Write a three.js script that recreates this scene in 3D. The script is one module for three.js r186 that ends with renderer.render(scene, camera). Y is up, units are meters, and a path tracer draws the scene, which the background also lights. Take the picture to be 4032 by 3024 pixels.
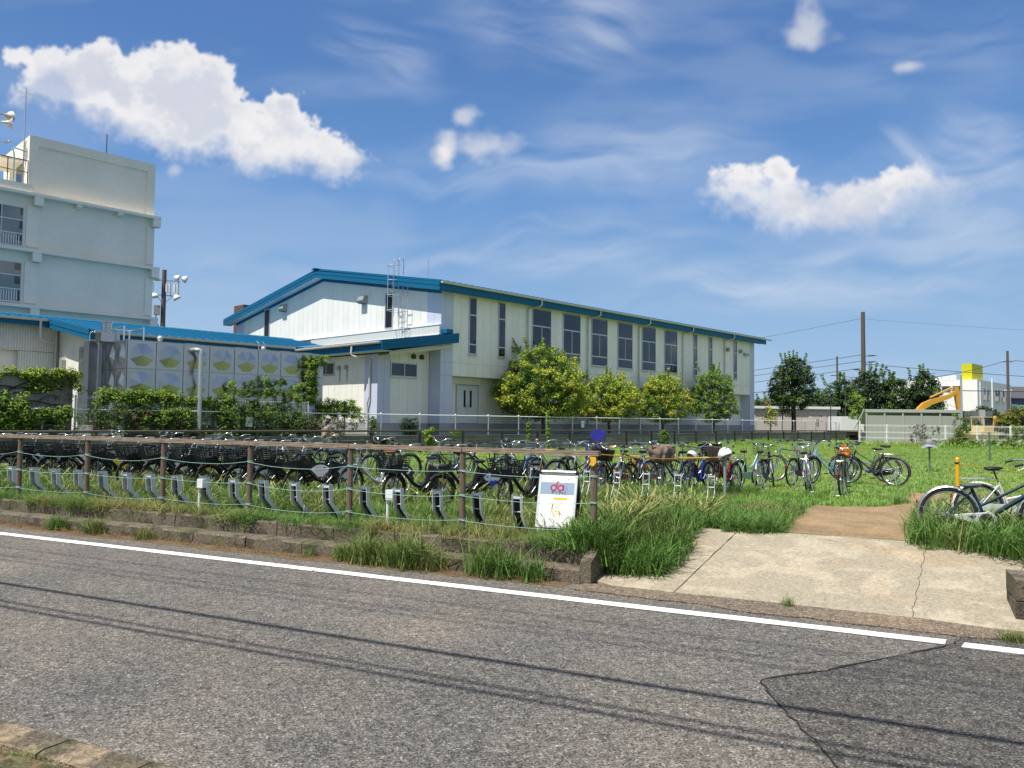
import * as THREE from 'three';
import { mergeGeometries } from 'three/addons/utils/BufferGeometryUtils.js';
import { MarchingCubes } from 'three/addons/objects/MarchingCubes.js';

// ---------------------------------------------------------------- camera, sky, sun, exposure
const scene = new THREE.Scene();
const camera = new THREE.PerspectiveCamera(52.3, 4 / 3, 0.1, 3000);
camera.rotation.order = 'YXZ';
camera.position.set(0, 1.5, 0);
camera.rotation.set(0.04607, 0, 0.0115);
const renderer = new THREE.WebGLRenderer({ antialias: true });
renderer.toneMapping = THREE.LinearToneMapping;
renderer.toneMappingExposure = 1.28;
renderer.shadowMap.enabled = true;
renderer.shadowMap.type = THREE.PCFSoftShadowMap;
const SKY_GAIN = 0.8;

const sunDir = new THREE.Vector3(-0.304, 0.899, 0.316).normalize();
const sun = new THREE.DirectionalLight(new THREE.Color(1, 0.955, 0.87), 5);
sun.position.copy(sunDir).multiplyScalar(120).add(new THREE.Vector3(0, 0, -30));
sun.target.position.set(0, 0, -30);
sun.castShadow = true;
sun.shadow.mapSize.set(4096, 4096);
Object.assign(sun.shadow.camera, { left: -80, right: 80, top: 80, bottom: -80, near: 1, far: 320 });
scene.add(sun, sun.target);

// ---------------------------------------------------------------- random numbers and noise
function rng(seed) { let a = seed >>> 0; return () => { a = (a + 0x6d2b79f5) | 0; let t = Math.imul(a ^ (a >>> 15), 1 | a); t = (t + Math.imul(t ^ (t >>> 7), 61 | t)) ^ t; return ((t ^ (t >>> 14)) >>> 0) / 4294967296; }; }
let rnd = rng(11);
const rr = (a, b) => a + (b - a) * rnd();
const clamp = (x, a = 0, b = 1) => (x < a ? a : x > b ? b : x);
const smooth = (a, b, x) => { const t = clamp((x - a) / (b - a)); return t * t * (3 - 2 * t); };
const mix = (a, b, t) => a + (b - a) * t;
function hash2(x, y) { let h = (Math.imul(x, 374761393) + Math.imul(y, 668265263)) | 0; h = Math.imul(h ^ (h >>> 13), 1274126177); return ((h ^ (h >>> 16)) >>> 0) / 4294967296; }
function vnoise(x, y) {
  const xi = Math.floor(x), yi = Math.floor(y), fx = x - xi, fy = y - yi, u = fx * fx * (3 - 2 * fx), v = fy * fy * (3 - 2 * fy);
  const a = hash2(xi, yi), b = hash2(xi + 1, yi), c = hash2(xi, yi + 1), d = hash2(xi + 1, yi + 1);
  return a + (b - a) * u + (c - a) * v + (a - b - c + d) * u * v;
}
function fbm(x, y, o) { let s = 0, a = 0.5, n = 0; for (let i = 0; i < o; i++) { s += a * vnoise(x, y); n += a; a *= 0.5; x = x * 2.03 + 17.7; y = y * 2.03 + 9.2; } return s / n; }
// tileable noise: n x n, `f` cells across
function tile(n, f, o, seed) {
  const out = new Float32Array(n * n); let amp = 0.5, tot = 0;
  for (let k = 0; k < o; k++, f *= 2, amp *= 0.55) {
    tot += amp;
    const g = new Float32Array(f * f); for (let j = 0; j < f; j++) for (let i = 0; i < f; i++) g[j * f + i] = hash2(i + seed * 131 + k * 977, j + seed * 57);
    for (let j = 0; j < n; j++) {
      const y = (j / n) * f, yi = Math.floor(y), fy = y - yi, v = fy * fy * (3 - 2 * fy), r0 = (yi % f) * f, r1 = ((yi + 1) % f) * f;
      for (let i = 0; i < n; i++) {
        const x = (i / n) * f, xi = Math.floor(x), fx = x - xi, u = fx * fx * (3 - 2 * fx), c0 = xi % f, c1 = (xi + 1) % f;
        const a = g[r0 + c0], b = g[r0 + c1], c = g[r1 + c0], d = g[r1 + c1];
        out[j * n + i] += amp * (a + (b - a) * u + (c - a) * v + (a - b - c + d) * u * v);
      }
    }
  }
  for (let i = 0; i < out.length; i++) out[i] /= tot;
  return out;
}

// ---------------------------------------------------------------- the sky: air and clouds
const polyA = [[-0.673, 0.476], [-0.634, 0.48], [-0.573, 0.476], [-0.541, 0.489], [-0.504, 0.483], [-0.462, 0.485], [-0.426, 0.489], [-0.392, 0.472], [-0.367, 0.456], [-0.361, 0.431], [-0.345, 0.413], [-0.336, 0.404], [-0.323, 0.385], [-0.315, 0.401], [-0.325, 0.434], [-0.31, 0.432], [-0.288, 0.42], [-0.269, 0.392], [-0.248, 0.377], [-0.221, 0.365], [-0.193, 0.356], [-0.178, 0.335], [-0.199, 0.32], [-0.238, 0.313], [-0.292, 0.316], [-0.367, 0.327], [-0.412, 0.336], [-0.433, 0.341], [-0.46, 0.341], [-0.491, 0.362], [-0.528, 0.374], [-0.567, 0.383], [-0.61, 0.394], [-0.647, 0.418], [-0.639, 0.452], [-0.673, 0.469]];
const polyB = [[0.237, 0.294], [0.249, 0.316], [0.291, 0.325], [0.327, 0.326], [0.342, 0.338], [0.372, 0.334], [0.372, 0.32], [0.396, 0.299], [0.405, 0.303], [0.423, 0.315], [0.453, 0.318], [0.477, 0.331], [0.489, 0.338], [0.531, 0.339], [0.546, 0.325], [0.582, 0.32], [0.552, 0.298], [0.506, 0.285], [0.464, 0.261], [0.386, 0.252], [0.315, 0.256], [0.285, 0.277]];
const puffs = [[-0.093, 0.349, 0.013, 0.017, 1], [-0.042, 0.353, 0.024, 0.014, 0.62], [-0.065, 0.395, 0.012, 0.009, 0.6], [0.37, 0.503, 0.03, 0.013, 0.62], [0.384, 0.512, 0.014, 0.022, 0.6], [0.51, 0.466, 0.014, 0.006, 0.55], [-0.44, 0.32, 0.006, 0.006, 0.4]];
const streaks = [[-0.253, 0.499, -0.113, 0.45, 0.019, 0.62], [-0.061, 0.528, 0.139, 0.493, 0.036, 0.6], [0.022, 0.529, 0.188, 0.531, 0.029, 0.35], [-0.173, 0.312, 0.288, 0.344, 0.024, 0.5], [-0.138, 0.199, 0.222, 0.256, 0.023, 0.5], [-0.007, 0.188, 0.189, 0.216, 0.019, 0.4], [0.14, 0.163, 0.659, 0.235, 0.019, 0.55], [0.19, 0.154, 0.658, 0.192, 0.018, 0.5], [0.479, 0.379, 0.558, 0.34, 0.014, 0.55], [0.552, 0.4, 0.65, 0.355, 0.019, 0.55], [0.518, 0.32, 0.683, 0.315, 0.045, 0.45], [-0.423, 0.196, -0.253, 0.208, 0.019, 0.3], [0.421, 0.47, 0.686, 0.49, 0.039, 0.25], [0.024, 0.361, 0.321, 0.391, 0.023, 0.28], [0.42, 0.262, 0.62, 0.27, 0.02, 0.35]];
function sdPoly(p, x, y) {
  let d = 1e9, inside = false;
  for (let i = 0, j = p.length - 1; i < p.length; j = i++) {
    const ax = p[i][0], ay = p[i][1], bx = p[j][0], by = p[j][1], ex = bx - ax, ey = by - ay;
    const t = clamp(((x - ax) * ex + (y - ay) * ey) / (ex * ex + ey * ey)), qx = x - ax - ex * t, qy = y - ay - ey * t;
    d = Math.min(d, qx * qx + qy * qy);
    if (ay > y !== by > y && x < ((bx - ax) * (y - ay)) / (by - ay) + ax) inside = !inside;
  }
  return (inside ? -1 : 1) * Math.sqrt(d);
}
{
  const W = 4096, H = 2048, data = new Float32Array(W * H * 4);
  const grad = [[0, 0.40, 0.56, 0.74], [0.1, 0.315, 0.50, 0.735], [0.28, 0.145, 0.315, 0.635], [0.42, 0.1, 0.225, 0.51], [0.52, 0.088, 0.2, 0.475], [0.75, 0.08, 0.185, 0.46], [1.01, 0.065, 0.16, 0.41]];
  const col = [0, 0, 0];
  for (let j = 0; j < H; j++) {
    const el = ((j + 0.5) / H - 0.5) * Math.PI, y = Math.sin(el), ce = Math.cos(el);
    let k = 0; const yy = Math.max(0, y); while (k < grad.length - 2 && yy > grad[k + 1][0]) k++;
    const t = clamp((yy - grad[k][0]) / (grad[k + 1][0] - grad[k][0]));
    for (let i = 0; i < W; i++) {
      const o = (j * W + i) * 4; data[o + 3] = 1;
      for (let c = 0; c < 3; c++) col[c] = mix(grad[k][c + 1], grad[k + 1][c + 1], t);
      if (y < 0) { data[o] = 0.2 * SKY_GAIN; data[o + 1] = 0.21 * SKY_GAIN; data[o + 2] = 0.18 * SKY_GAIN; continue; }
      const az = ((i + 0.5) / W - 0.5) * 2 * Math.PI, dx = Math.cos(az) * ce, dz = Math.sin(az) * ce;
      let cover = 0, lum = 0.9, veil = 0, dim = 0;
      const front = -dz > 0.2, gx = dx / -dz, gy = y / -dz;
      const inView = front ? smooth(0.82, 0.72, Math.abs(gx)) * smooth(0.66, 0.58, gy) : 0;
      if (inView > 0) {
        const n1 = fbm(gx * 26, gy * 30, 5), n2 = fbm(gx * 90 + 5, gy * 90, 4), n0 = fbm(gx * 9 + 3, gy * 11, 3);
        if (gx < -0.1 && gy > 0.26) {
          const n3 = fbm(gx * 230, gy * 230, 3), s = -sdPoly(polyA, gx, gy) + (n1 - 0.5) * 0.05 + (n2 - 0.5) * 0.022 + (n3 - 0.5) * 0.009;
          const soft = mix(0.02, 0.0045, smooth(0.0, 0.02, gy - (0.375 - (gx + 0.45) * 0.17)));
          const hole = smooth(0.012, 0.03, Math.hypot((gx + 0.6) * 0.7, gy - 0.425) + (n1 - 0.5) * 0.03);
          cover = smooth(-soft * 0.9, soft * 1.7, s) * mix(0.5, 1, hole) * mix(0.9, 1, n1);
          const bil = fbm(gx * 20 + (n2 - 0.5) * 0.7, gy * 26 + 7 + (n1 - 0.5) * 0.8, 5);
          dim = smooth(0.004, 0.035, s + (n1 - 0.5) * 0.02) * smooth(0.66, 0.36, bil); lum = 0.9 - 0.06 * n2;
        }
        if (gx > 0.15 && gx < 0.7 && gy > 0.2 && gy < 0.4) {
          const n3 = fbm(gx * 230, gy * 230, 3), s = -sdPoly(polyB, gx, gy) + (n1 - 0.5) * 0.04 + (n2 - 0.5) * 0.018 + (n3 - 0.5) * 0.007;
          const soft = mix(0.022, 0.005, smooth(0.285, 0.33, gy)) * mix(1, 2.2, smooth(0.46, 0.58, gx));
          const c = smooth(-soft * 0.7, soft * 1.5, s);
          if (c > cover) { cover = c * mix(1, 0.75, smooth(0.47, 0.58, gx)); lum = 0.9 - 0.06 * n2; dim = smooth(0.004, 0.03, s + (n1 - 0.5) * 0.02 + (0.3 - gy) * 0.35) * smooth(0.7, 0.36, fbm(gx * 24 + (n2 - 0.5) * 0.6, gy * 28 + 3, 5)); }
        }
        for (const p of puffs) {
          const q = Math.hypot((gx - p[0]) / p[2], (gy - p[1]) / p[3]) - (n1 - 0.5) * 3.2 - (n2 - 0.5) * 1.0;
          const c = smooth(1.9, 0.0, q + (n2 - 0.5) * 1.2) * p[4]; if (c > cover) { cover = c; lum = 0.82; dim = 0; }
        }
        for (const p of streaks) {
          const ex = p[2] - p[0], ey = p[3] - p[1], L = Math.hypot(ex, ey), ux = ex / L, uy = ey / L, ax = gx - p[0], ay = gy - p[1];
          const a = (ax * ux + ay * uy) / L, b = (-ax * uy + ay * ux) / p[4];
          if (a < -0.2 || a > 1.2 || Math.abs(b) > 3) continue;
          const w = fbm((ax * ux + ay * uy) * 9 + p[0] * 60, (-ax * uy + ay * ux) * 55 + (n0 - 0.5) * 3 + p[1] * 40, 5);
          veil += 0.62 * p[5] * smooth(2.6, 0.0, Math.abs(b + (n0 - 0.5) * 2.0)) * smooth(-0.2, 0.3, a) * smooth(1.2, 0.7, a) * smooth(0.2, 0.85, w);
        }
        veil += 0.12 * smooth(0.45, 0.75, fbm(gx * 5 + 40, gy * 16, 4));
      }
      if (inView < 1 && y > 0.02) {
        const k2 = 1 / (y + 0.16), px = dx * k2, pz = dz * k2, f = fbm(px * 2.1 + 31, pz * 2.1 + 12, 5);
        const far = smooth(0.56, 0.68, f) * smooth(0.02, 0.12, y), ci = 0.4 * smooth(0.5, 0.8, fbm(px * 1.1 + 3, pz * 4 + 50, 4));
        cover = mix(far * 0.95, cover, inView); lum = mix(0.8 + 0.2 * f, lum, inView); veil = mix(ci, veil, inView);
      }
      veil = clamp(veil, 0, 0.75);
      for (let c = 0; c < 3; c++) {
        let v = mix(col[c], [0.72, 0.78, 0.86][c], veil);
        v = mix(v, mix(lum * [1.0, 0.99, 1.0][c], [0.56, 0.6, 0.71][c], dim * 0.7), cover);
        data[o + c] = v * SKY_GAIN;
      }
    }
  }
  const tex = new THREE.DataTexture(data, W, H, THREE.RGBAFormat, THREE.FloatType);
  tex.mapping = THREE.EquirectangularReflectionMapping; tex.magFilter = THREE.LinearFilter; tex.minFilter = THREE.LinearFilter; tex.wrapS = THREE.RepeatWrapping; tex.needsUpdate = true;
  scene.background = tex; scene.environment = tex;
}

// ---------------------------------------------------------------- frames: the school's axes and the road's axes
const A = (43.9 * Math.PI) / 180, TB = Math.PI / 2 - A;            // u runs away to the right along the hall, w away to the left
const RB = (64.8 * Math.PI) / 180, TR = -(Math.PI / 2 - RB);        // s runs along the road to the right, n away from the road
const B = (u, y, w) => new THREE.Vector3(u * Math.sin(A) - w * Math.cos(A), y, -u * Math.cos(A) - w * Math.sin(A));
const R = (s, y, n) => new THREE.Vector3(s * Math.sin(RB) + n * Math.cos(RB), y, s * Math.cos(RB) - n * Math.sin(RB));
const V = (x, y, z) => new THREE.Vector3(x, y, z);

// ---------------------------------------------------------------- scene helpers
const used = new Map(), bases = new WeakMap();
function numbered(name) { const n = used.get(name) ?? 0; used.set(name, n + 1); return n ? `${name}_${String(n).padStart(3, '0')}` : name; }
function thing(name, label, category, pos = V(0, 0, 0), turn = 0, group) {
  const o = new THREE.Group(); o.name = numbered(name); scene.add(o);
  o.position.copy(pos); o.rotation.y = turn; o.userData = { label, category };
  if (group) o.userData.group = group;
  bases.set(o, V(0, 0, 0)); return o;
}
// things whose parts are given in the school's (u, y, w) or the road's (s, y, n) coordinates
function thingB(name, label, category, u, y, w, group) { const o = thing(name, label, category, B(u, y, w), TB, group); bases.set(o, V(u, y, -w)); return o; }
function thingR(name, label, category, s, y, n, group) { const o = thing(name, label, category, R(s, y, n), TR, group); bases.set(o, V(s, y, -n)); return o; }
function structure(o) { o.userData = { kind: 'structure' }; return o; }
const baseOf = (o) => { while (o && !bases.has(o)) o = o.parent; return bases.get(o); };
function part(parent, name, geo, mat) {
  const b = baseOf(parent); geo.translate(-b.x, -b.y, -b.z);
  const m = new THREE.Mesh(geo, mat); m.name = name; m.castShadow = m.receiveShadow = true; parent.add(m); return m;
}
function piece(parent, name, geo, mat, x, y, z, turn) {            // shared geometry, own place
  const b = baseOf(parent), m = new THREE.Mesh(geo, mat); m.name = name; m.castShadow = m.receiveShadow = true;
  m.position.set(x - b.x, y - b.y, z - b.z); if (turn) m.rotation.y = turn; parent.add(m); return m;
}
function single(name, geo, mat, label, category, group, kind) {
  const m = new THREE.Mesh(geo, mat); m.name = numbered(name); m.castShadow = m.receiveShadow = true; scene.add(m);
  m.userData = kind === 'structure' ? { kind } : { label, category }; if (kind === 'stuff') m.userData.kind = kind; if (group) m.userData.group = group; return m;
}

// ---------------------------------------------------------------- geometry helpers
function finish(g, uvScale = 1) {                                   // flat normals and uv in metres, across the dominant axis
  if (g.index) g = g.toNonIndexed();
  g.computeVertexNormals();
  const p = g.attributes.position, n = g.attributes.normal, uv = new Float32Array(p.count * 2);
  for (let i = 0; i < p.count; i++) {
    const ax = Math.abs(n.getX(i)), ay = Math.abs(n.getY(i)), az = Math.abs(n.getZ(i));
    let a, b; if (ay >= ax && ay >= az) { a = p.getX(i); b = p.getZ(i); } else if (ax >= az) { a = p.getZ(i); b = p.getY(i); } else { a = p.getX(i); b = p.getY(i); }
    uv[i * 2] = a * uvScale; uv[i * 2 + 1] = b * uvScale;
  }
  g.setAttribute('uv', new THREE.BufferAttribute(uv, 2)); return g;
}
const box = (x0, x1, y0, y1, z0, z1) => finish(new THREE.BoxGeometry(x1 - x0, y1 - y0, z1 - z0).translate((x0 + x1) / 2, (y0 + y1) / 2, (z0 + z1) / 2));
const ubox = (u0, u1, y0, y1, w0, w1) => box(u0, u1, y0, y1, -w1, -w0);   // in u, y, w (or s, y, n)
function tris(list) { const g = new THREE.BufferGeometry(); g.setAttribute('position', new THREE.Float32BufferAttribute(list.flat(2), 3)); return finish(g); }
function prism(pts, t0, t1, map) {                                 // an outline pushed from t0 to t1; map(a, b, t) gives x, y, z
  const f = THREE.ShapeUtils.triangulateShape(pts.map((p) => new THREE.Vector2(p[0], p[1])), []), out = [];
  for (const [a, b, c] of f) { out.push([map(...pts[a], t0), map(...pts[b], t0), map(...pts[c], t0)], [map(...pts[c], t1), map(...pts[b], t1), map(...pts[a], t1)]); }
  for (let i = 0; i < pts.length; i++) { const p = pts[i], q = pts[(i + 1) % pts.length]; out.push([map(...p, t0), map(...q, t1), map(...q, t0)], [map(...p, t0), map(...p, t1), map(...q, t1)]); }
  return tris(out);
}
const alongU = (pts, u0, u1) => prism(pts, u0, u1, (w, y, u) => [u, y, -w]);   // outline in (w, y)
const alongW = (pts, w0, w1) => prism(pts, w0, w1, (u, y, w) => [u, y, -w]);   // outline in (u, y)
const flat = (pts, y0, y1) => prism(pts, y0, y1, (a, n, y) => [a, y, -n]);     // outline on the ground in (s, n)
function plain(g) { if (g.index) g = g.toNonIndexed(); for (const k of Object.keys(g.attributes)) if (!['position', 'normal', 'uv'].includes(k)) g.deleteAttribute(k); return g; }
const mg = (list) => mergeGeometries(list.map(plain));
const UP = V(0, 1, 0);
function rod(a, b, r, n = 6, r2 = r, open = false) {
  a = Array.isArray(a) ? V(...a) : a; b = Array.isArray(b) ? V(...b) : b;
  const d = b.clone().sub(a), L = d.length(), g = new THREE.CylinderGeometry(r2, r, L, n, 1, open);
  g.translate(0, L / 2, 0).applyQuaternion(new THREE.Quaternion().setFromUnitVectors(UP, d.normalize())).translate(a.x, a.y, a.z); return plain(g);
}
function tube(pts, r, n = 6, seg = 0, closed = false) {
  const c = new THREE.CatmullRomCurve3(pts.map((p) => (Array.isArray(p) ? V(...p) : p)), closed, 'catmullrom', 0.5);
  return plain(new THREE.TubeGeometry(c, seg || pts.length * 4, r, n, closed));
}
const lathe = (pts, n = 16) => plain(new THREE.LatheGeometry(pts.map((p) => new THREE.Vector2(p[0], p[1])), n));
const at = (g, x, y, z) => g.translate(x, y, z);

// ---------------------------------------------------------------- textures and materials
function tex(n, paint, srgb = true, size = 1) {                    // paint(i, j, k) -> [r, g, b] in 0..1 (sRGB for colour maps)
  const d = new Uint8Array(n * n * 4);
  for (let j = 0; j < n; j++) for (let i = 0; i < n; i++) { const c = paint(i, j, j * n + i), o = (j * n + i) * 4; d[o] = clamp(c[0]) * 255; d[o + 1] = clamp(c[1]) * 255; d[o + 2] = clamp(c[2]) * 255; d[o + 3] = 255; }
  const t = new THREE.DataTexture(d, n, n); t.wrapS = t.wrapT = THREE.RepeatWrapping; t.magFilter = THREE.LinearFilter; t.minFilter = THREE.LinearMipmapLinearFilter; t.generateMipmaps = true;
  if (srgb) t.colorSpace = THREE.SRGBColorSpace; t.repeat.set(1 / size, 1 / size); t.needsUpdate = true; return t;
}
const lin = (r, g, b) => new THREE.Color().setRGB(r, g, b);
const std = (c, roughness = 0.7, metalness = 0, extra = {}) => new THREE.MeshStandardMaterial({ color: c instanceof THREE.Color ? c : new THREE.Color(c), roughness, metalness, side: THREE.DoubleSide, ...extra });
function mottled(base, amount, size, seed, extra = {}, tintB = null) { // a surface of one colour with fine and coarse blotches of its own
  const n = 512, a = tile(n, 4, 5, seed), b = tile(n, 64, 3, seed + 1);
  const t = tex(n, (i, j, k) => { const v = 1 + (a[k] - 0.5) * amount * 2 + (b[k] - 0.5) * amount; const m = tintB ? smooth(0.5, 0.75, a[k]) : 0; return base.map((c, q) => mix(c, tintB ? tintB[q] : c, m) * v); }, true, size);
  const bt = tex(n, (i, j, k) => { const v = b[k] * 0.6 + a[k] * 0.4; return [v, v, v]; }, false, size);
  return new THREE.MeshStandardMaterial({ map: t, bumpMap: bt, bumpScale: 0.004, roughness: 0.85, side: THREE.DoubleSide, ...extra });
}

// ---------------------------------------------------------------- surface materials of the setting
const M = {};
{
  const n = 2048, fine = tile(n, 680, 2, 3), mid = tile(n, 170, 3, 4), big = tile(n, 5, 5, 5), str = tile(n, 8, 4, 6);
  const asphalt = (dark, warm) => (i, j, k) => {
    const streak = str[((j % n) * n) + ((i >> 4) % n)];
    let v = dark + (fine[k] - 0.5) * 0.42 + (mid[k] - 0.5) * 0.2 + (big[k] - 0.5) * 0.1 + (streak - 0.5) * 0.05;
    if (fine[k] > 0.8) v += 0.16; if (fine[k] < 0.22) v -= 0.1;
    return [v * (1.035 + warm * (big[k] - 0.3)), v, v * (0.94 - warm * (big[k] - 0.3))];
  };
  const bump = tex(n, (i, j, k) => { const v = fine[k] * 0.75 + mid[k] * 0.25; return [v, v, v]; }, false, 6);
  M.asphalt = new THREE.MeshStandardMaterial({ map: tex(n, asphalt(0.345, 0.06), true, 6), bumpMap: bump, bumpScale: 0.007, roughness: 0.86 });
  M.asphaltNew = new THREE.MeshStandardMaterial({ map: tex(n, asphalt(0.265, 0.06), true, 6), bumpMap: bump, bumpScale: 0.005, roughness: 0.88 });
}
{
  const n = 1024, a = tile(n, 4, 6, 21), b = tile(n, 96, 3, 22), c = tile(n, 10, 5, 23), d = tile(n, 256, 2, 24);
  const slab = (i, j, k) => { const rust = smooth(0.55, 0.8, a[k]) * 0.35, pale = smooth(0.48, 0.7, c[k]); let v = 0.59 + (b[k] - 0.5) * 0.13 + (d[k] - 0.5) * 0.13 + (pale - 0.4) * 0.06; if (d[k] < 0.25) v -= 0.08; return [v * (1.03 + rust * 0.1), v * (0.965 - rust * 0.03), v * (0.83 - rust * 0.14)]; };
  M.slab = new THREE.MeshStandardMaterial({ map: tex(n, slab, true, 3), bumpMap: tex(n, (i, j, k) => { const v = b[k] * 0.5 + d[k] * 0.5; return [v, v, v]; }, false, 3), bumpScale: 0.006, roughness: 0.92 });
  const dirt = (i, j, k) => { const v = 0.475 + (b[k] - 0.5) * 0.16 + (d[k] - 0.5) * 0.14 + (c[k] - 0.5) * 0.12 + (a[k] - 0.5) * 0.1; return [v * 1.12, v * 0.94, v * 0.68]; };
  M.dirt = new THREE.MeshStandardMaterial({ map: tex(n, dirt, true, 3), bumpMap: tex(n, (i, j, k) => { const v = b[k] * 0.4 + c[k] * 0.6; return [v, v, v]; }, false, 3), bumpScale: 0.02, roughness: 0.97 });
  const soil = (i, j, k) => { const g = smooth(0.4, 0.66, c[k]); const v = 0.3 + (b[k] - 0.5) * 0.24 + (d[k] - 0.5) * 0.2; return [mix(v * 1.15, v * 0.72, g), mix(v, v * 1.05, g), mix(v * 0.7, v * 0.42, g)]; };
  M.soil = new THREE.MeshStandardMaterial({ map: tex(n, soil, true, 4), bumpMap: tex(n, (i, j, k) => [b[k], b[k], b[k]], false, 4), bumpScale: 0.03, roughness: 1 });
  const kerb = (i, j, k) => { const moss = smooth(0.5, 0.68, a[k]), stain = smooth(0.5, 0.7, c[k]); const v = 0.37 + (b[k] - 0.5) * 0.2 + (d[k] - 0.5) * 0.2 - stain * 0.12; return [v * mix(1.08, 0.93, moss), v * mix(0.98, 0.94, moss), v * mix(0.83, 0.64, moss)]; };
  M.kerb = new THREE.MeshStandardMaterial({ map: tex(n, kerb, true, 2.3), bumpMap: tex(n, (i, j, k) => { const v = b[k] * 0.5 + d[k] * 0.5; return [v, v, v]; }, false, 2.3), bumpScale: 0.012, roughness: 0.95 });
  const wood = (i, j, k) => { const g = tileWood[k]; const v = 0.47 + (g - 0.5) * 0.34 + (d[k] - 0.5) * 0.12; return [v * 1.1, v * 0.97, v * 0.84]; };
  const w0 = tile(512, 64, 3, 31), tileWood = new Float32Array(n * n);
  for (let j = 0; j < n; j++) for (let i = 0; i < n; i++) tileWood[j * n + i] = w0[((j) % 512) * 512 + ((i >> 4) % 512)];
  M.wood = new THREE.MeshStandardMaterial({ map: tex(n, wood, true, 1), bumpMap: tex(n, (i, j, k) => [tileWood[k], tileWood[k], tileWood[k]], false, 1), bumpScale: 0.006, roughness: 0.9 });
  M.woodUp = M.wood.clone(); M.woodUp.map = M.wood.map.clone(); M.woodUp.map.rotation = Math.PI / 2; M.woodUp.map.needsUpdate = true; M.woodUp.bumpMap = null; M.woodUp.color = lin(0.62, 0.6, 0.58);
  const conc = (i, j, k) => { const run = w0[((i >> 1) % 512)]; const v = 0.5 + (b[k] - 0.5) * 0.12 + (c[k] - 0.5) * 0.2 + (run - 0.5) * 0.14; return [v, v * 0.99, v * 0.96]; };
  M.concrete = new THREE.MeshStandardMaterial({ map: tex(n, conc, true, 4), bumpMap: tex(n, (i, j, k) => [b[k], b[k], b[k]], false, 4), bumpScale: 0.006, roughness: 0.92 });
  const line = (i, j, k) => { const worn = smooth(0.56, 0.7, a[k] * 0.5 + d[k] * 0.5); const v = mix(0.93, 0.6, worn) + (d[k] - 0.5) * 0.08; return [v, v, v * 0.985]; };
  M.line = new THREE.MeshStandardMaterial({ map: tex(n, line, true, 2), roughness: 0.75 });
}
M.tar = std(lin(0.012, 0.012, 0.012), 0.9);
M.steelWhite = std(lin(0.62, 0.64, 0.65), 0.45, 0.1);
M.sediment = M.dirt.clone(); M.sediment.color = lin(0.48, 0.48, 0.48);
M.sedimentPale = M.asphalt.clone(); M.sedimentPale.color = lin(1.25, 1.06, 0.84);
M.galv = std(lin(0.5, 0.52, 0.53), 0.45, 0.6);
M.darkSteel = std(lin(0.06, 0.055, 0.05), 0.6, 0.3);
M.black = std(lin(0.012, 0.012, 0.013), 0.45);
M.rubber = std(lin(0.02, 0.02, 0.02), 0.85);
M.chrome = std(lin(0.75, 0.76, 0.77), 0.2, 1);
M.alloy = std(lin(0.62, 0.63, 0.64), 0.32, 0.95);
M.white = std(lin(0.78, 0.79, 0.78), 0.45);
M.whiteMetal = std(lin(0.74, 0.75, 0.75), 0.4, 0.05);

// ---------------------------------------------------------------- ground, road, kerbs, driveway
const roadY = -0.35;
const groundPlane = structure(single('ground', flat([[-900, -300], [900, -300], [900, 1200], [-900, 1200]], -0.56, -0.5), M.soil, '', '', null, 'structure')); groundPlane.rotation.y = TR;
function sheet(name, pts, y, mat, thick = 0.05) { const m = structure(single(name, flat(pts, y - thick, y), mat, '', '', null, 'structure')); m.rotation.y = TR; return m; }
sheet('road', [[-120, 2.86], [90, 2.86], [90, 8.56], [-120, 8.56]], roadY, M.asphalt, 0.1);
// newer asphalt laid at the right, with its ragged joint
const seam = [[0.62, 7.92], [0.56, 7.67], [0.4, 7.42], [0.23, 7.22], [0.06, 6.98], [-0.13, 6.75], [-0.3, 6.5], [-0.47, 6.3], [-0.66, 6.1], [-0.79, 5.94], [-0.72, 5.7], [-0.56, 5.4], [-0.42, 5.05], [-0.22, 4.65], [-0.05, 4.2], [0.2, 3.6], [0.42, 2.95]];
sheet('asphalt_patch', [...seam, [60, 2.95], [60, 7.92]], roadY + 0.005, M.asphaltNew, 0.012);
{
  const jag = []; for (let i = 0; i + 1 < seam.length; i++) for (let k = 0; k < 4; k++) { const t = k / 4; jag.push([mix(seam[i][0], seam[i + 1][0], t) + rr(-0.022, 0.022), mix(seam[i][1], seam[i + 1][1], t) + rr(-0.018, 0.018)]); }
  const L = [], Rr = []; jag.forEach((p) => { const w = rr(0.002, 0.006); L.push([p[0] - w, p[1] - w]); Rr.unshift([p[0] + w, p[1] + w]); });
  sheet('road_crack', [...L, ...Rr], roadY + 0.0095, M.tar, 0.004);
}
{ // white edge line, with cracks across it where the asphalt has split
  const cuts = [[-40, -12.02], [-12.0, -11.72], [-11.7, -11.32], [-11.3, -10.9], [-10.88, -7.47], [-7.45, -6.92], [-6.9, -6.67], [-6.655, -6.2], [-6.185, 0.48], [0.6, 40]];
  const g = structure(thing('edge_line', '', '', R(0, 0, 0), TR)); bases.set(g, V(0, 0, 0));
  cuts.forEach(([a, b], i) => {
    const pts = []; const N = Math.max(2, Math.min(70, Math.round((b - a) * 4))); const off = i === cuts.length - 1 ? -0.03 : 0;
    for (let k = 0; k <= N; k++) pts.push([mix(a, b, k / N) + (k === 0 || k === N ? rr(-0.015, 0.015) : 0), 7.6 + off + rr(-0.006, 0.006)]);
    for (let k = N; k >= 0; k--) pts.push([mix(a, b, k / N) + (k === 0 || k === N ? rr(0, 0.05) : 0), 7.755 + off + rr(-0.006, 0.006)]);
    part(g, 'paint_stripe', flat(pts, roadY + 0.006, roadY + 0.0105), M.line);
  });
}
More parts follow.
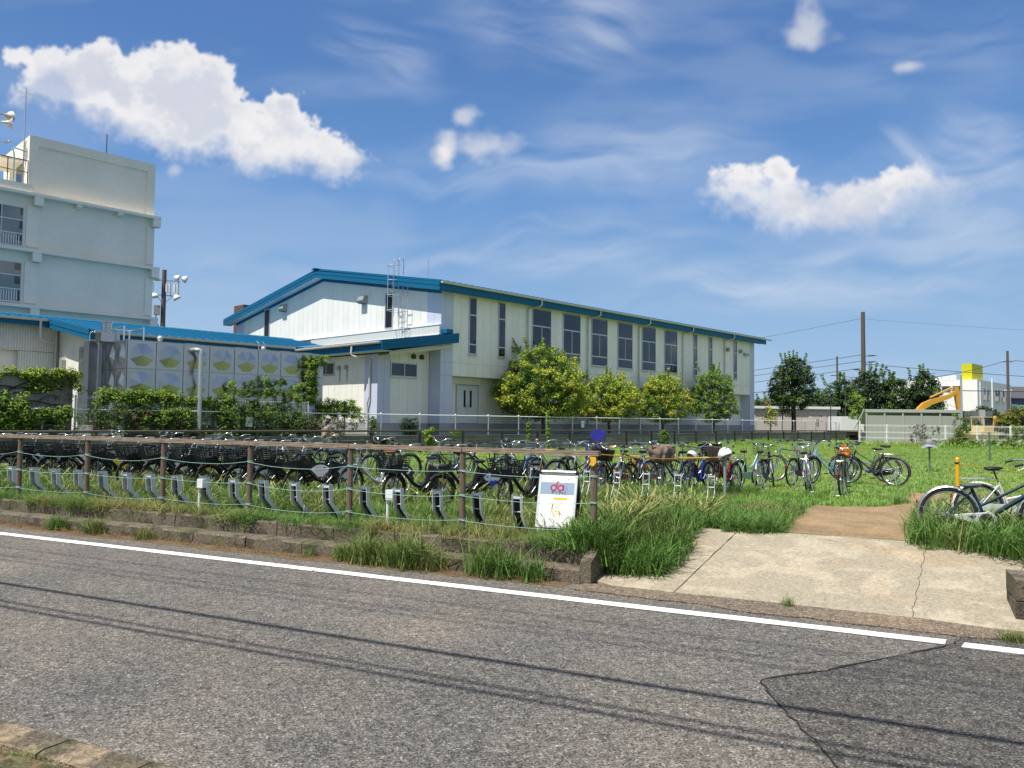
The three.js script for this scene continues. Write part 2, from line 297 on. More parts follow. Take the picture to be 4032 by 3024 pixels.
{ // sediment swept against the far kerb and the foot of the driveway
  const a = [], b = []; for (let s = -34; s <= -3.1; s += 0.28) { a.push([s, 8.47]); b.unshift([s, 8.22 - 0.16 * fbm(s * 1.3, 4, 3) + rr(-0.02, 0.02)]); }
  sheet('roadside_dirt', [...b.reverse(), ...a.reverse()], roadY + 0.004, M.sediment, 0.01);
  const c = [], d = []; for (let s = -3.05; s <= 3; s += 0.16) { c.push([s, 8.5]); d.push([s, 8.12 - 0.3 * smooth(-3, -1, s) * fbm(s * 1.7, 9, 3) + rr(-0.02, 0.02)]); }
  sheet('roadside_dirt', [...d, ...c.reverse()], roadY + 0.0135, M.sedimentPale, 0.012);
}
// near pavement, its kerb stones at the camera's feet
sheet('pavement', [[-120, -8], [90, -8], [90, 2.62], [-120, 2.62]], roadY + 0.12, M.soil, 0.2);
{
  M.kerbPale = M.kerb.clone(); M.kerbPale.color = lin(1.7, 1.62, 1.45); const g = structure(thing('near_kerb', '', '', R(0, roadY, 2.74), TR)); bases.set(g, V(0, roadY, -2.74));
  const prof = [[2.62, roadY - 0.05], [2.62, roadY + 0.145], [2.66, roadY + 0.155], [2.8, roadY + 0.152], [2.83, roadY + 0.14], [2.86, roadY - 0.05]];
  const stone = alongU(prof, 0.006, 0.594).translate(0, 0, 0), base = bases.get(g); stone.translate(0, -base.y, -base.z);
  for (let k = -24; k < 14; k++) { const m = new THREE.Mesh(stone, M.kerbPale); m.name = 'kerb_stone'; m.position.x = k * 0.6 - 0.25; m.rotation.z = rr(-0.004, 0.004); m.castShadow = m.receiveShadow = true; g.add(m); }
}
// the lot: earth under the grass
M.turf = mottled([0.42, 0.5, 0.26], 0.22, 4, 15, { bumpScale: 0.03, roughness: 1 }, [0.45, 0.4, 0.25]);
sheet('lot_ground', [[-70, 8.95], [-3.0, 8.95], [-2.8, 11.3], [2.3, 11.3], [2.3, 9.0], [90, 9.0], [90, 110], [-70, 110]], -0.01, M.turf, 0.3);
{ // two-step concrete edging of the lot
  const g = structure(thing('lot_edging', '', '', R(-3.1, roadY, 8.5), TR)); bases.set(g, V(-3.1, roadY, -8.5));
  for (let k = 0; k < 30; k++) {
    const s1 = -3.1 - k * 1.0, s0 = s1 - 0.985, j = rr(-0.008, 0.008), e = rr(-0.006, 0.006);
    part(g, 'kerb_block', alongU([[8.44 + j, roadY - 0.05], [8.455 + j, roadY + 0.145], [8.48 + j, roadY + 0.165], [8.8, roadY + 0.17], [8.8, roadY - 0.05]], s0, s1 + 0.0), M.kerb);
    part(g, 'wall_block', alongU([[8.735 + e, roadY + 0.17], [8.745 + e, -0.015], [8.765 + e, 0.0], [8.95, 0.002], [8.95, roadY + 0.17]], s0 + 0.3, s1 + (k ? 0.3 : 0.01)), M.kerb);
  }
  part(g, 'end_block', alongU([[8.46, roadY - 0.05], [8.46, -0.1], [8.74, 0.012], [9.5, 0.01], [9.5, roadY - 0.05]], -3.1, -2.97), M.kerb);
}
{ // concrete driveway of three slabs
  const g = structure(thing('driveway', '', '', R(0, 0, 9.8), TR)); bases.set(g, V(0, 0, -9.8));
  const yAt = (n) => -0.345 + 0.345 * clamp((n - 8.42) / 2.9), slab = (edge, name = 'concrete_slab') => {
    const top = edge, out = [], f = THREE.ShapeUtils.triangulateShape(top.map((p) => new THREE.Vector2(...p)), []);
    const P = (p, d = 0) => [p[0], yAt(p[1]) - d, -p[1]];
    for (const t of f) out.push(t.map((q) => P(top[q])));
    for (let i = 0; i < top.length; i++) { const p = top[i], q = top[(i + 1) % top.length]; out.push([P(p), P(q), P(q, 0.12)], [P(p), P(q, 0.12), P(p, 0.12)]); }
    part(g, name, tris(out), M.slab);
  };
  const j1 = (t, d) => [mix(-2.04, -1.8, t) + d + (t > 0 && t < 1 ? rr(-0.006, 0.006) : 0), mix(8.4, 11.32, t)], j2 = (t, d) => [mix(0.25, 0.53, t) + d + 0.01 * Math.sin(t * 37) + 0.006 * Math.sin(t * 91), mix(8.4, 11.36, t)];
  const run = (f, d, n = 12) => Array.from({ length: n + 1 }, (_, i) => f(i / n, d));
  slab([[-3.0, 8.62], [-2.75, 8.5], [-2.4, 8.44], ...run(j1, -0.008), [-2.5, 11.25], [-2.95, 11.1]]);
  slab([...run(j2, -0.003, 26), [-0.6, 11.36], ...run(j1, 0.008).reverse(), [-1.3, 8.42], [-0.6, 8.40], [-0.2, 8.37]]);
  slab([[2.4, 8.3], [2.4, 11.4], ...run(j2, 0.003, 26).reverse(), [0.9, 8.3], [1.1, 8.05], [1.6, 7.98]]);
}
{
  const P0 = [[-1.3, 11.45], [-1.36, 13.5], [-1.24, 14.7], [-1.17, 15.55], [-0.67, 15.5], [-0.02, 15.85], [0.5, 17.1], [0.5, 19.5], [1.4, 19.8], [3.5, 19.5], [3.5, 17.4], [1.2, 16.8], [0.72, 15.6], [0.55, 13.3], [0.5, 11.46], [-0.1, 11.46]], Q = [];
  P0.forEach((p, i) => { const q = P0[(i + 1) % P0.length], L = Math.hypot(q[0] - p[0], q[1] - p[1]), m = Math.max(1, Math.round(L / 0.15)); for (let k = 0; k < m; k++) { const t = k / m, x = mix(p[0], q[0], t), y = mix(p[1], q[1], t); Q.push([x + 0.3 * (fbm(x * 2 + 3, y * 2.3, 3) - 0.5), Math.max(11.375, y + 0.3 * (fbm(x * 2 + 40, y * 2.3, 3) - 0.5))]); } });
  sheet('dirt_path', Q, -0.003, M.dirt, 0.03);
}

{ // stacked kerb blocks at the other side of the driveway
  const t = thingR('block_pier', 'grey concrete block stack beside the driveway at the frame edge', 'block wall', 1.45, roadY, 9.0);
  for (let k = 0; k < 2; k++) for (let q = 0; q < 2; q++) part(t, 'block', alongU([[8.7 + rr(-0.01, 0.01) + q * 0.3, roadY + 0.02 + k * 0.2], [8.7 + q * 0.3, roadY + 0.208 + k * 0.2], [8.99 + q * 0.3, roadY + 0.212 + k * 0.2], [8.99 + q * 0.3, roadY + 0.02 + k * 0.2]], 1.13 + rr(-0.01, 0.01), 2.2), M.kerb);
}
// overhead lines along the road: their poles and cables stand outside the frame, their shadows cross the asphalt
{
  const h = 5.8, dx = (y) => y / Math.tan(Math.asin(sunDir.y));
  const hs = Math.hypot(sunDir.x, sunDir.z), toSun = V(sunDir.x / hs, 0, sunDir.z / hs), rs = V(Math.sin(RB), 0, Math.cos(RB)), rn = V(Math.cos(RB), 0, -Math.sin(RB));
  const dn = toSun.dot(rn);
  const cable = (n0, y, r, label) => { const n = n0 + dn * dx(y - roadY); single('overhead_cable', rod(R(-42, y, n), R(38, y, n), r, 6), M.black, label, 'cable', 'cables over the road'); };
  cable(5.47, 5.6, 0.034, 'thick black bundled cable over the road, lowest of the overhead lines');
  cable(4.96, 6.3, 0.018, 'thin black cable over the road, nearer of a close pair');
  cable(4.82, 6.4, 0.023, 'thin black cable over the road, outer of a close pair');
  for (const [n0, y] of [[6.55, 9.6], [6.35, 9.8], [6.95, 10.2]]) cable(n0, y, 0.012, ['slim high wire above the road, inner line', 'slim high wire above the road, middle line', 'slim high wire above the road, outer line'][Math.round((y - 9.6) / 0.3)]);
  for (const s of [-42, 38]) { const n = 5.47 + dn * dx(6); const p = thingR('roadside_pole', s < 0 ? 'concrete power pole far up the road beyond the bicycles' : 'concrete power pole down the road behind the viewer', 'utility pole', s, roadY, n); part(p, 'pole', rod([s, roadY, -n], [s, 10.8, -n], 0.17, 12, 0.12), M.concrete); part(p, 'crossarm', box(s - 0.06, s + 0.06, 9.4, 9.52, -n - 1.2, -n + 1.2), M.galv); }
}

// ---------------------------------------------------------------- the school: sports hall, lean-to annex, low wing, classroom block
M.cream = mottled([0.935, 0.925, 0.885], 0.025, 3, 41, { roughness: 0.55, bumpScale: 0.001 });
M.creamB = mottled([0.92, 0.91, 0.87], 0.025, 3, 43, { roughness: 0.55, bumpScale: 0.001 });
M.lilac = mottled([0.78, 0.8, 0.875], 0.02, 3, 45, { roughness: 0.55, bumpScale: 0.001 });
M.joint = std(lin(0.24, 0.24, 0.23), 0.9);
M.blue = new THREE.MeshPhysicalMaterial({ color: lin(0.01, 0.125, 0.245), roughness: 0.42, specularIntensity: 0.25, side: THREE.DoubleSide });
M.soffit = std(lin(0.72, 0.73, 0.72), 0.7);
M.ribbed = (() => { const n = 128; const t = tex(n, (i) => { const v = 0.84 + 0.05 * Math.sin((i / n) * Math.PI * 16); return [v, v, v * 0.97]; }, true, 1); const b = tex(n, (i) => { const v = 0.5 + 0.5 * Math.sin((i / n) * Math.PI * 16); return [v, v, v]; }, false, 1); return new THREE.MeshStandardMaterial({ map: t, bumpMap: b, bumpScale: 0.02, roughness: 0.6, side: THREE.DoubleSide }); })();
M.gutter = std(lin(0.62, 0.6, 0.54), 0.5);
M.frame = std(lin(0.55, 0.57, 0.6), 0.4, 0.4);
M.glass = new THREE.MeshPhysicalMaterial({ color: lin(0.022, 0.024, 0.028), roughness: 0.06, metalness: 0, specularIntensity: 1, side: THREE.DoubleSide });
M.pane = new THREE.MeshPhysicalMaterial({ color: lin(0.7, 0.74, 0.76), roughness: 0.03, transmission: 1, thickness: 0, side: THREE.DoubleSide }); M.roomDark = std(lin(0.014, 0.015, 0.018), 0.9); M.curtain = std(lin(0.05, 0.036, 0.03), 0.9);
M.glassB = new THREE.MeshPhysicalMaterial({ color: lin(0.05, 0.055, 0.06), roughness: 0.08, side: THREE.DoubleSide });
M.door = std(lin(0.66, 0.7, 0.74), 0.45, 0.05);
M.plinth = mottled([0.6, 0.61, 0.62], 0.06, 3, 47);
M.vent = std(lin(0.42, 0.41, 0.36), 0.5, 0.4);
M.mastBrown = std(lin(0.11, 0.085, 0.07), 0.7); M.brown = std(lin(0.14, 0.075, 0.055), 0.7);

function windowUnit(parent, u0, u1, y0, y1, w, splits, mulls) {   // in a wall facing -w; splits: heights of the transoms, mulls: u of the mullions per pane row
  const f = 0.045, g = [];
  g.push(ubox(u0, u0 + f, y0, y1, w - 0.05, w + 0.04), ubox(u1 - f, u1, y0, y1, w - 0.05, w + 0.04), ubox(u0 + f, u1 - f, y0, y0 + f, w - 0.05, w + 0.04), ubox(u0 + f, u1 - f, y1 - f, y1, w - 0.05, w + 0.04));
  const rows = [y0 + f, ...splits.flatMap((s) => [s - 0.035, s + 0.035]), y1 - f];
  for (const s of splits) g.push(ubox(u0 + f, u1 - f, s - 0.035, s + 0.035, w - 0.045, w + 0.04));
  const win = part(parent, 'window', mg(g), M.frame);
  for (let r = 0; r < rows.length; r += 2) {
    const cuts = mulls?.[r / 2] ?? [], edges = [u0 + f, ...cuts.flatMap((c) => [c - 0.025, c + 0.025]), u1 - f];
    for (const c of cuts) part(win, 'mullion', ubox(c - 0.025, c + 0.025, rows[r], rows[r + 1], w - 0.043, w + 0.04), M.frame);
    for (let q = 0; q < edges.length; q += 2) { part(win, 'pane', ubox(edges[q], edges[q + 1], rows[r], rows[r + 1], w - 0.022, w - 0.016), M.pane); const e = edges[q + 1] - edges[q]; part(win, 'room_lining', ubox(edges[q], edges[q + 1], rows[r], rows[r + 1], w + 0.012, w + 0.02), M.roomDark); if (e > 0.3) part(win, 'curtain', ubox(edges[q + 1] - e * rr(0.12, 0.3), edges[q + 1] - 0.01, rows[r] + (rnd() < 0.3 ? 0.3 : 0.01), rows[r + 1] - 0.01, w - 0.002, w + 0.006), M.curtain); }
  }
  part(win, 'sill', ubox(u0 - 0.03, u1 + 0.03, y0 - 0.06, y0 - 0.002, w - 0.1, w + 0.02), M.frame);
  return win;
}
const U0 = 27.58, U1 = 63.52, W0 = 31.9, W1 = 55.1, WP = 43.5, EAVE = 8.45, PEAK = 10.42, BASE = 0.67, PL = 1.28, P = 0.58;
const roofY = (w) => (w < WP ? mix(EAVE, PEAK, (w - W0) / (WP - W0)) : mix(PEAK, EAVE, (w - WP) / (W1 - WP)));
{
  const t = thingB('sports_hall', 'long cream sports hall with blue gabled roof and tall dark windows', 'building', U0, BASE, W0);
  const b = 0.03;
  part(t, 'wall', alongU([[32.73, BASE], [32.73, 3.9], [W0 + b, 3.9], [W0 + b, EAVE], [WP, PEAK], [W1 - b, EAVE], [W1 - b, BASE]], U0 + b, U1 - b), M.joint);
  part(t, 'corner_wall', ubox(U0 + b, 28.43 - b, BASE, 3.9, W0 + b, 32.73), M.joint); part(t, 'corner_wall', ubox(62.57 + b, U1 - b, BASE, 3.9, W0 + b, 32.73), M.joint);
  part(t, 'plinth', mg([ubox(U0 - 0.02, 28.46, BASE, PL - 0.02, W0 - 0.02, W0 + 0.028), ubox(28.46, 62.54, BASE, PL - 0.02, 32.66, 32.725), ubox(62.54, U1 + 0.02, BASE, PL - 0.02, W0 - 0.02, W0 + 0.028)]), M.plinth);
  // siding panels of the long side: upper storey, the band under it, the recessed ground floor
  const wins = []; // [column start, columns, bottom, top]
  const c0 = 29.61; const col = (k) => c0 + k * P;
  const slim = [[0, 5.15], [4, 5.15], [41, 5.1], [45, 5.12], [52, 5.12]], big = [[9, 5.15], [14, 5.15], [19, 5.15], [24, 5.15], [29, 5.15], [34, 5.15]];
  for (const [k, y] of slim) { wins.push([k, 1, y]); windowUnit(t, col(k), col(k) + P, y, 8.32, W0 - 0.005, [y + 0.55, y + 2.2]); }
  for (const [k, y] of big) { wins.push([k, 3, y]); windowUnit(t, col(k), col(k) + 3 * P, y, 8.3, W0 - 0.005, [y + 0.62, y + 2.1], [[], [col(k) + 1.5 * P], []]); }
  const g = 0.006, pm = (k) => ((k * 7) % 3 ? M.cream : M.creamB);
  const panel = (u0, u1, y0, y1, w, m) => part(t, 'siding_panel', ubox(u0 + g, u1 - g, y0 + g, y1 - g, w, w + 0.026), m);
  for (let k = -4; k <= 58; k++) {
    const u0 = Math.max(U0, col(k)), u1 = Math.min(U1, col(k + 1)); if (u1 - u0 < 0.03) continue;
    const m = u1 <= 28.5 || u0 >= 62.5 ? M.lilac : pm(k + 9), wi = wins.find((q) => k >= q[0] && k < q[0] + q[1]);
    if (wi) { panel(u0, u1, 4.6, wi[2] - 0.06, W0, m); panel(u0, u1, 8.32, EAVE, W0, m); } else panel(u0, u1, 4.6, EAVE, W0, m);
    panel(u0, u1, 3.88, 4.6, W0, m);
    if (m === M.lilac) panel(u0, u1, PL, 3.88, W0, m);
  }
  const doors = [[29.43, 31.15], [52.8, 54.52]];
  for (let k = -2; k <= 56; k++) {
    const u0 = Math.max(28.43, col(k)), u1 = Math.min(62.57, col(k + 1)); if (u1 - u0 < 0.03) continue;
    const dr = doors.find(([a, c]) => u1 > a && u0 < c); if (dr) { panel(u0, u1, 3.49, 3.88, 32.7, pm(k)); if (u0 < dr[0] - 0.03) panel(u0, dr[0], PL, 3.49, 32.7, pm(k)); if (u1 > dr[1] + 0.03) panel(dr[1], u1, PL, 3.49, 32.7, pm(k)); } else panel(u0, u1, PL, 3.88, 32.7, pm(k));
  }
  part(t, 'recess_soffit', ubox(28.46, 62.54, 3.885, 3.905, W0 + 0.03, 32.7), M.soffit);
  for (const s of [28.43, 62.57]) part(t, 'recess_cheek', ubox(s - 0.015, s + 0.015, BASE, 3.88, W0 + 0.03, 32.7), M.lilac);
  for (const [a, c] of doors) {
    const fr = part(t, 'door_frame', mg([ubox(a, a + 0.06, PL, 3.48, 32.63, 32.7), ubox(c - 0.06, c, PL, 3.48, 32.63, 32.7), ubox(a + 0.06, c - 0.06, 3.42, 3.48, 32.63, 32.7)]), M.frame);
    for (const q of [0, 1]) {
      const m = (a + c) / 2, x0 = q ? m + 0.006 : a + 0.066, x1 = q ? c - 0.066 : m - 0.006, h = q ? m + 0.1 : m - 0.1;
      const d = part(t, 'door', ubox(x0, x1, PL + 0.02, 3.41, 32.64, 32.68), M.door);
      part(d, 'vision_panel', ubox(q ? x0 + 0.16 : x1 - 0.3, q ? x0 + 0.3 : x1 - 0.16, 2.2, 3.15, 32.625, 32.645), M.glass);
      part(d, 'handle', rod([h, 2.1, -32.6], [h, 2.35, -32.6], 0.018), M.alloy);
    }
  }
  windowUnit(t, 59.5, 60.3, 2.0, 2.9, 32.69, []);
  // gable end, facing the sun
  const nG = 40, step = (W1 - W0) / nG;
  const gw = [{ a: 36.1, b: 36.86, y0: 6.7, y1: 8.8 }, { a: 50.16, b: 50.92, y0: 7.0, y1: 9.13 }];
  for (let k = 0; k < nG; k++) {
    const a = W0 + k * step, c = a + step, m = k < 2 || k >= nG - 2 ? M.lilac : pm(k);
    const tops = [[a + g, roofY(a + g)], [c - g, roofY(c - g)]], mid = a < WP && c > WP ? [[WP, PEAK]] : [];
    const y0 = a < 32.8 ? PL : 5.9;
    part(t, 'gable_panel', alongU([[a + g, y0 + (y0 < 2 ? 0 : 0.15)], ...[tops[0], ...mid, tops[1]].map((p) => [p[0], p[1] - 0.02]), [c - g, y0 + (y0 < 2 ? 0 : 0.15)]], U0, U0 + 0.026), m);
  }
  for (const q of gw) {
    const wn = part(t, 'window', mg([ubox(U0 - 0.06, U0, q.y0, q.y1, q.a, q.a + 0.07), ubox(U0 - 0.06, U0, q.y0, q.y1, q.b - 0.07, q.b), ubox(U0 - 0.06, U0, q.y1 - 0.07, q.y1, q.a + 0.07, q.b - 0.07), ubox(U0 - 0.06, U0, q.y0, q.y0 + 0.07, q.a + 0.07, q.b - 0.07)]), M.frame);
    part(wn, 'pane', ubox(U0 - 0.02, U0 - 0.004, q.y0 + 0.07, q.y1 - 0.07, q.a + 0.07, q.b - 0.07), M.glass);
  }
  for (const w of [38.95, 48.2]) { // weather hoods over the gable vents
    const y = w < 40 ? 8.4 : 8.75, hd = part(t, 'vent_hood', alongW([[U0 - 0.002, y], [U0 - 0.28, y], [U0 - 0.36, y + 0.16], [U0 - 0.3, y + 0.36], [U0 - 0.16, y + 0.46], [U0 - 0.002, y + 0.48]], w - 0.3, w + 0.3), M.vent);
    part(hd, 'mesh', ubox(U0 - 0.3, U0 - 0.02, y - 0.012, y - 0.002, w - 0.25, w + 0.25), M.darkSteel);
  }
  part(t, 'wall_lamp', mg([ubox(61.5, 62.2, 7.2, 7.42, W0 - 0.22, W0 - 0.03), ubox(61.75, 61.9, 7.25, 7.35, W0 - 0.03, W0)]), M.vent);
  for (const u of [58.6, 60.8]) part(t, 'wall_speaker', mg([alongW([[u - 0.1, 7.35], [u + 0.1, 7.35], [u + 0.1, 7.65], [u - 0.1, 7.65]], W0 - 0.3, W0 - 0.06), ubox(u - 0.03, u + 0.03, 7.45, 7.55, W0 - 0.06, W0)]), M.vent);
  // roof
  const OH = 0.6, rL = W0 - 0.55, rR = W1 + 0.9, yL = roofY(W0) - 0.55 * 0.17, yR = roofY(W1) - 0.9 * 0.17, rt = 0.5;
  const roof = part(t, 'roof', mg([alongU([[rL, yL + rt - 0.06], [rL, yL + rt], [WP, PEAK + rt + 0.06], [WP, PEAK + rt]], U0 - OH, U1 + 1.2), alongU([[WP, PEAK + rt], [WP, PEAK + rt + 0.06], [rR, yR + rt], [rR, yR + rt - 0.06]], U0 - OH, U1 + 1.2)]), M.blue);
  const dy = (PEAK - yL) / (WP - rL);
  for (let k = 0; k < 84; k++) { const u = U0 - OH + 0.12 + k * 0.45; part(roof, 'standing_seam', alongU([[rL - 0.03, yL + rt - 0.004], [rL - 0.03, yL + rt + 0.055], [WP - 0.1, PEAK + rt + 0.11], [WP - 0.1, PEAK + rt + 0.05]], u, u + 0.05), M.blue); }
  part(roof, 'ridge_cap', alongU([[WP - 0.35, PEAK + rt + 0.055], [WP, PEAK + rt + 0.16], [WP + 0.35, PEAK + rt + 0.055]], U0 - OH - 0.12, U1 + 1.3), M.blue);
  const fas = (name, lo, hi, x0, x1) => part(t, name, mg([alongU([[rL, yL + lo], [rL, yL + hi], [WP, PEAK + hi + 0.02], [WP, PEAK + lo + 0.02]], x0, x1), alongU([[WP, PEAK + lo + 0.02], [WP, PEAK + hi + 0.02], [rR, yR + hi], [rR, yR + lo]], x0, x1)]), M.blue);
  fas('fascia_board', 0.24, 0.43, U0 - OH - 0.035, U0 - OH); fas('fascia_board', 0.0, 0.225, U0 - OH - 0.02, U0 - OH + 0.02); fas('fascia_backing', 0.02, 0.43, U0 - OH + 0.021, U0 - OH + 0.04);
  part(t, 'gable_soffit', mg([alongU([[rL + 0.02, yL + 0.02], [rL + 0.02, yL + 0.05], [WP, PEAK + 0.07], [WP, PEAK + 0.04]], U0 - OH + 0.045, U0 - 0.002), alongU([[WP, PEAK + 0.04], [WP, PEAK + 0.07], [rR, yR + 0.05], [rR, yR + 0.02]], U0 - OH + 0.045, U0 - 0.002)]), M.soffit);
  part(t, 'gable_trim', mg([alongU([[W0, roofY(W0) - 0.16], [W0, roofY(W0) - 0.0], [WP, PEAK + 0.02], [WP, PEAK - 0.14]], U0 - 0.05, U0 - 0.004), alongU([[WP, PEAK - 0.14], [WP, PEAK + 0.02], [W1, roofY(W1)], [W1, roofY(W1) - 0.16]], U0 - 0.05, U0 - 0.004)]), M.blue);
  part(t, 'eave_fascia', ubox(U0 - OH + 0.045, U1 + 1.15, yL - 0.0, yL + 0.4, rL + 0.0, rL + 0.035), M.blue);
  part(t, 'eave_soffit', ubox(U0 - OH + 0.045, U1 + 1.1, EAVE - 0.02, EAVE - 0.0, rL + 0.04, W0 + 0.02), M.blue);
  const gut = part(t, 'gutter', mg([alongU(Array.from({ length: 9 }, (_, i) => { const a = Math.PI + (i / 8) * Math.PI; return [rL - 0.085 + 0.085 * Math.cos(a), yL + 0.46 + 0.1 * Math.sin(a)]; }).concat([[rL, yL + 0.47], [rL - 0.17, yL + 0.47]]), U0 - OH + 0.06, U1 + 1.9)]), M.gutter);
  for (const u of [34.4, 40.2, 46.0, 51.8, 58.2]) { const dp = part(t, 'downpipe', mg([tube([[u + 0.62, yL + 0.4, -(rL - 0.06)], [u + 0.6, yL + 0.08, -(rL - 0.06)], [u + 0.4, yL - 0.02, -(rL + 0.2)], [u + 0.05, EAVE - 0.25, -(W0 - 0.12)], [u, EAVE - 0.5, -(W0 - 0.1)]], 0.055, 7, 16), rod([u, EAVE - 0.5, -(W0 - 0.1)], [u, PL, -(W0 - 0.1)], 0.055, 7)]), M.gutter); for (const y of [7.4, 6.2, 4.8, 3]) part(dp, 'clamp', ubox(u - 0.075, u + 0.075, y, y + 0.03, W0 - 0.17, W0 - 0.02), M.frame); }
  for (const [w, h] of [[47.2, 1.5], [40.5, 1.9]]) part(t, 'lightning_rod', rod([U0 + 1.2 + (w < 42 ? 5 : 2), roofY(w) + 0.5, -w], [U0 + 1.2 + (w < 42 ? 5 : 2), roofY(w) + 0.5 + h, -w], 0.025, 6), M.galv);
  // caged ladder up the gable
  const lw = 34.6, lu = U0 - 0.35, lad = [];
  for (const d of [-0.22, 0.22]) lad.push(rod([lu, 6.2, -(lw + d)], [lu, 9.2, -(lw + d)], 0.025, 6));
  for (let y = 6.4; y < 9.1; y += 0.55) lad.push(rod([lu, y, -(lw - 0.22)], [lu, y, -(lw + 0.22)], 0.02, 5));
  const lp = part(t, 'ladder', mg(lad), M.galv);
  const cu = lu - 0.35, cw = 35.35, cage = [];
  for (const d of [-0.22, 0.22]) cage.push(tube([[cu + 0.3, 7.3, -(cw + d)], [cu + 0.3, 10.3, -(cw + d)], [cu + 0.34, 10.55, -(cw + d)], [cu + 0.6, 10.55, -(cw + d)], [cu + 0.62, 9.7, -(cw + d)]], 0.022, 5, 20));
  for (let y = 7.5; y < 10.2; y += 0.3) cage.push(rod([cu + 0.3, y, -(cw - 0.22)], [cu + 0.3, y, -(cw + 0.22)], 0.014, 5));
  for (const y of [7.6, 8.45, 9.3, 10.15]) cage.push(tube(Array.from({ length: 9 }, (_, i) => { const a = Math.PI / 2 + (i / 8) * Math.PI; return [cu + 0.3 + 0.6 * Math.cos(a), y, -(cw + 0.36 * Math.sin(a))]; }), 0.018, 5, 16));
  for (const a of [0.75, 1, 1.25]) cage.push(rod([cu + 0.3 + 0.6 * Math.cos(a * Math.PI), 7.6, -(cw + 0.36 * Math.sin(a * Math.PI))], [cu + 0.3 + 0.6 * Math.cos(a * Math.PI), 10.15, -(cw + 0.36 * Math.sin(a * Math.PI))], 0.014, 5));
  for (const y of [7.3, 6.9]) cage.push(rod([cu + 0.3, y, -(cw - 0.3)], [lu, y, -(lw + 0.22)], 0.02, 5));
  part(lp, 'safety_cage', mg(cage), M.galv);
  // brown shaft behind the far eave
  part(t, 'chimney_shaft', ubox(U0 + 0.5, U0 + 3.2, BASE, 9.95, 55.12, 56.6), M.brown);
}
{ // lean-to annex against the gable
  const AU = 24.13, AW = 32.82, t = thingB('annex', 'low cream lean-to annex with blue eaves at the gable foot', 'building', AU, BASE, AW);
  const top = (u) => 4.84 + (u - AU) * 0.154, b = 0.03, g = 0.006;
  part(t, 'wall', alongW([[AU + b, BASE], [AU + b, top(AU)], [U0 - 0.01, top(U0)], [U0 - 0.01, BASE]], AW + b, 40.05), M.joint);
  part(t, 'plinth', mg([ubox(AU - 0.02, AU + 0.028, BASE, PL - 0.02, AW - 0.02, 40), ubox(AU + 0.03, U0 - 0.02, BASE, PL - 0.02, AW - 0.02, AW + 0.028)]), M.plinth);
  const win = { a: 24.96, c: 26.7, y0: 3.72, y1: 4.45 };
  const ed = [AU, 24.55, 24.94, 25.53, 26.12, 26.7, 27.13, U0 - 0.02];
  for (let k = 0; k < 7; k++) {
    const a = ed[k], c = ed[k + 1], m = k < 2 ? M.lilac : k % 2 ? M.cream : M.creamB;
    const inW = (a + c) / 2 > win.a && (a + c) / 2 < win.c;
    const pan = (y0, y1, y2) => part(t, 'siding_panel', prism([[a + g, y0], [a + g, y1], [c - g, y2], [c - g, y0]], AW, AW + 0.026, (u, y, w) => [u, y, -w]), m);
    if (inW) { pan(PL, win.y0 - 0.06, win.y0 - 0.06); pan(win.y1 + 0.01, top(a) - 0.1, top(c) - 0.1); } else pan(PL, top(a) - 0.1, top(c) - 0.1);
  }
  windowUnit(t, win.a - 0.02, win.c, win.y0, win.y1, AW - 0.005, [], [[25.85]]);
  for (const u of [26.42, 26.98]) part(t, 'vent_cap', mg([prism([[u - 0.1, 4.72], [u - 0.1, 4.9], [u, 4.98], [u + 0.1, 4.9], [u + 0.1, 4.72]], AW - 0.16, AW, (x, y, w) => [x, y, -w])]), M.darkSteel);
  for (let k = 0; k < 13; k++) {
    const a = AW + k * 0.56, c = Math.min(40.03, a + 0.56), m = k < 2 ? M.lilac : k % 3 ? M.cream : M.creamB, inW = a + 0.28 > 36.6 && a + 0.28 < 37.98;
    const pan = (y0, y1) => part(t, 'siding_panel', ubox(AU, AU + 0.026, y0, y1, a + g, c - g), m);
    if (inW) { pan(PL, 3.84); pan(4.56, top(AU)); } else pan(PL, top(AU));
  }
  const wn = part(t, 'window', mg([ubox(AU - 0.05, AU, 3.86, 4.55, 36.74, 36.8), ubox(AU - 0.05, AU, 3.86, 4.55, 37.8, 37.86), ubox(AU - 0.05, AU, 4.49, 4.55, 36.8, 37.8), ubox(AU - 0.05, AU, 3.86, 3.92, 36.8, 37.8), ubox(AU - 0.05, AU, 3.92, 4.49, 37.5, 37.55)]), M.frame);
  part(wn, 'pane', ubox(AU - 0.02, AU - 0.005, 3.92, 4.49, 36.8, 37.8), M.glassB);
  const soot = std(lin(0.44, 0.41, 0.35), 0.9);
  for (const w of [36.24, 35.55]) { part(t, 'vent_cap', mg([prism([[w - 0.09, 4.12], [w - 0.09, 4.28], [w, 4.36], [w + 0.09, 4.28], [w + 0.09, 4.12]], AU - 0.16, AU, (x, y, u) => [u, y, -x])]), M.vent); part(t, 'soot_stain', prism([[w - 0.085, 4.1], [w - 0.06, 3.5], [w + 0.03, 3.42], [w + 0.085, 4.1]], AU - 0.004, AU - 0.001, (x, y, u) => [u, y, -x]), soot); }
  // roof: a sheet rising to the gable, verge over the shaded side, gutter along the low eave
  const EU = 23.35, VW = 31.42, ry = (u) => 5.36 + (u - EU) * 0.156;
  const roof = part(t, 'roof', mg([alongW([[EU, ry(EU) - 0.07], [EU, ry(EU)], [U0 + 0.02, ry(U0)], [U0 + 0.02, ry(U0) - 0.07]], VW, 39.4), alongW([[U0, ry(U0) - 0.07], [U0, ry(U0)], [28.4, ry(28.4)], [28.4, ry(28.4) - 0.07]], VW, W0 - 0.01)]), M.blue);
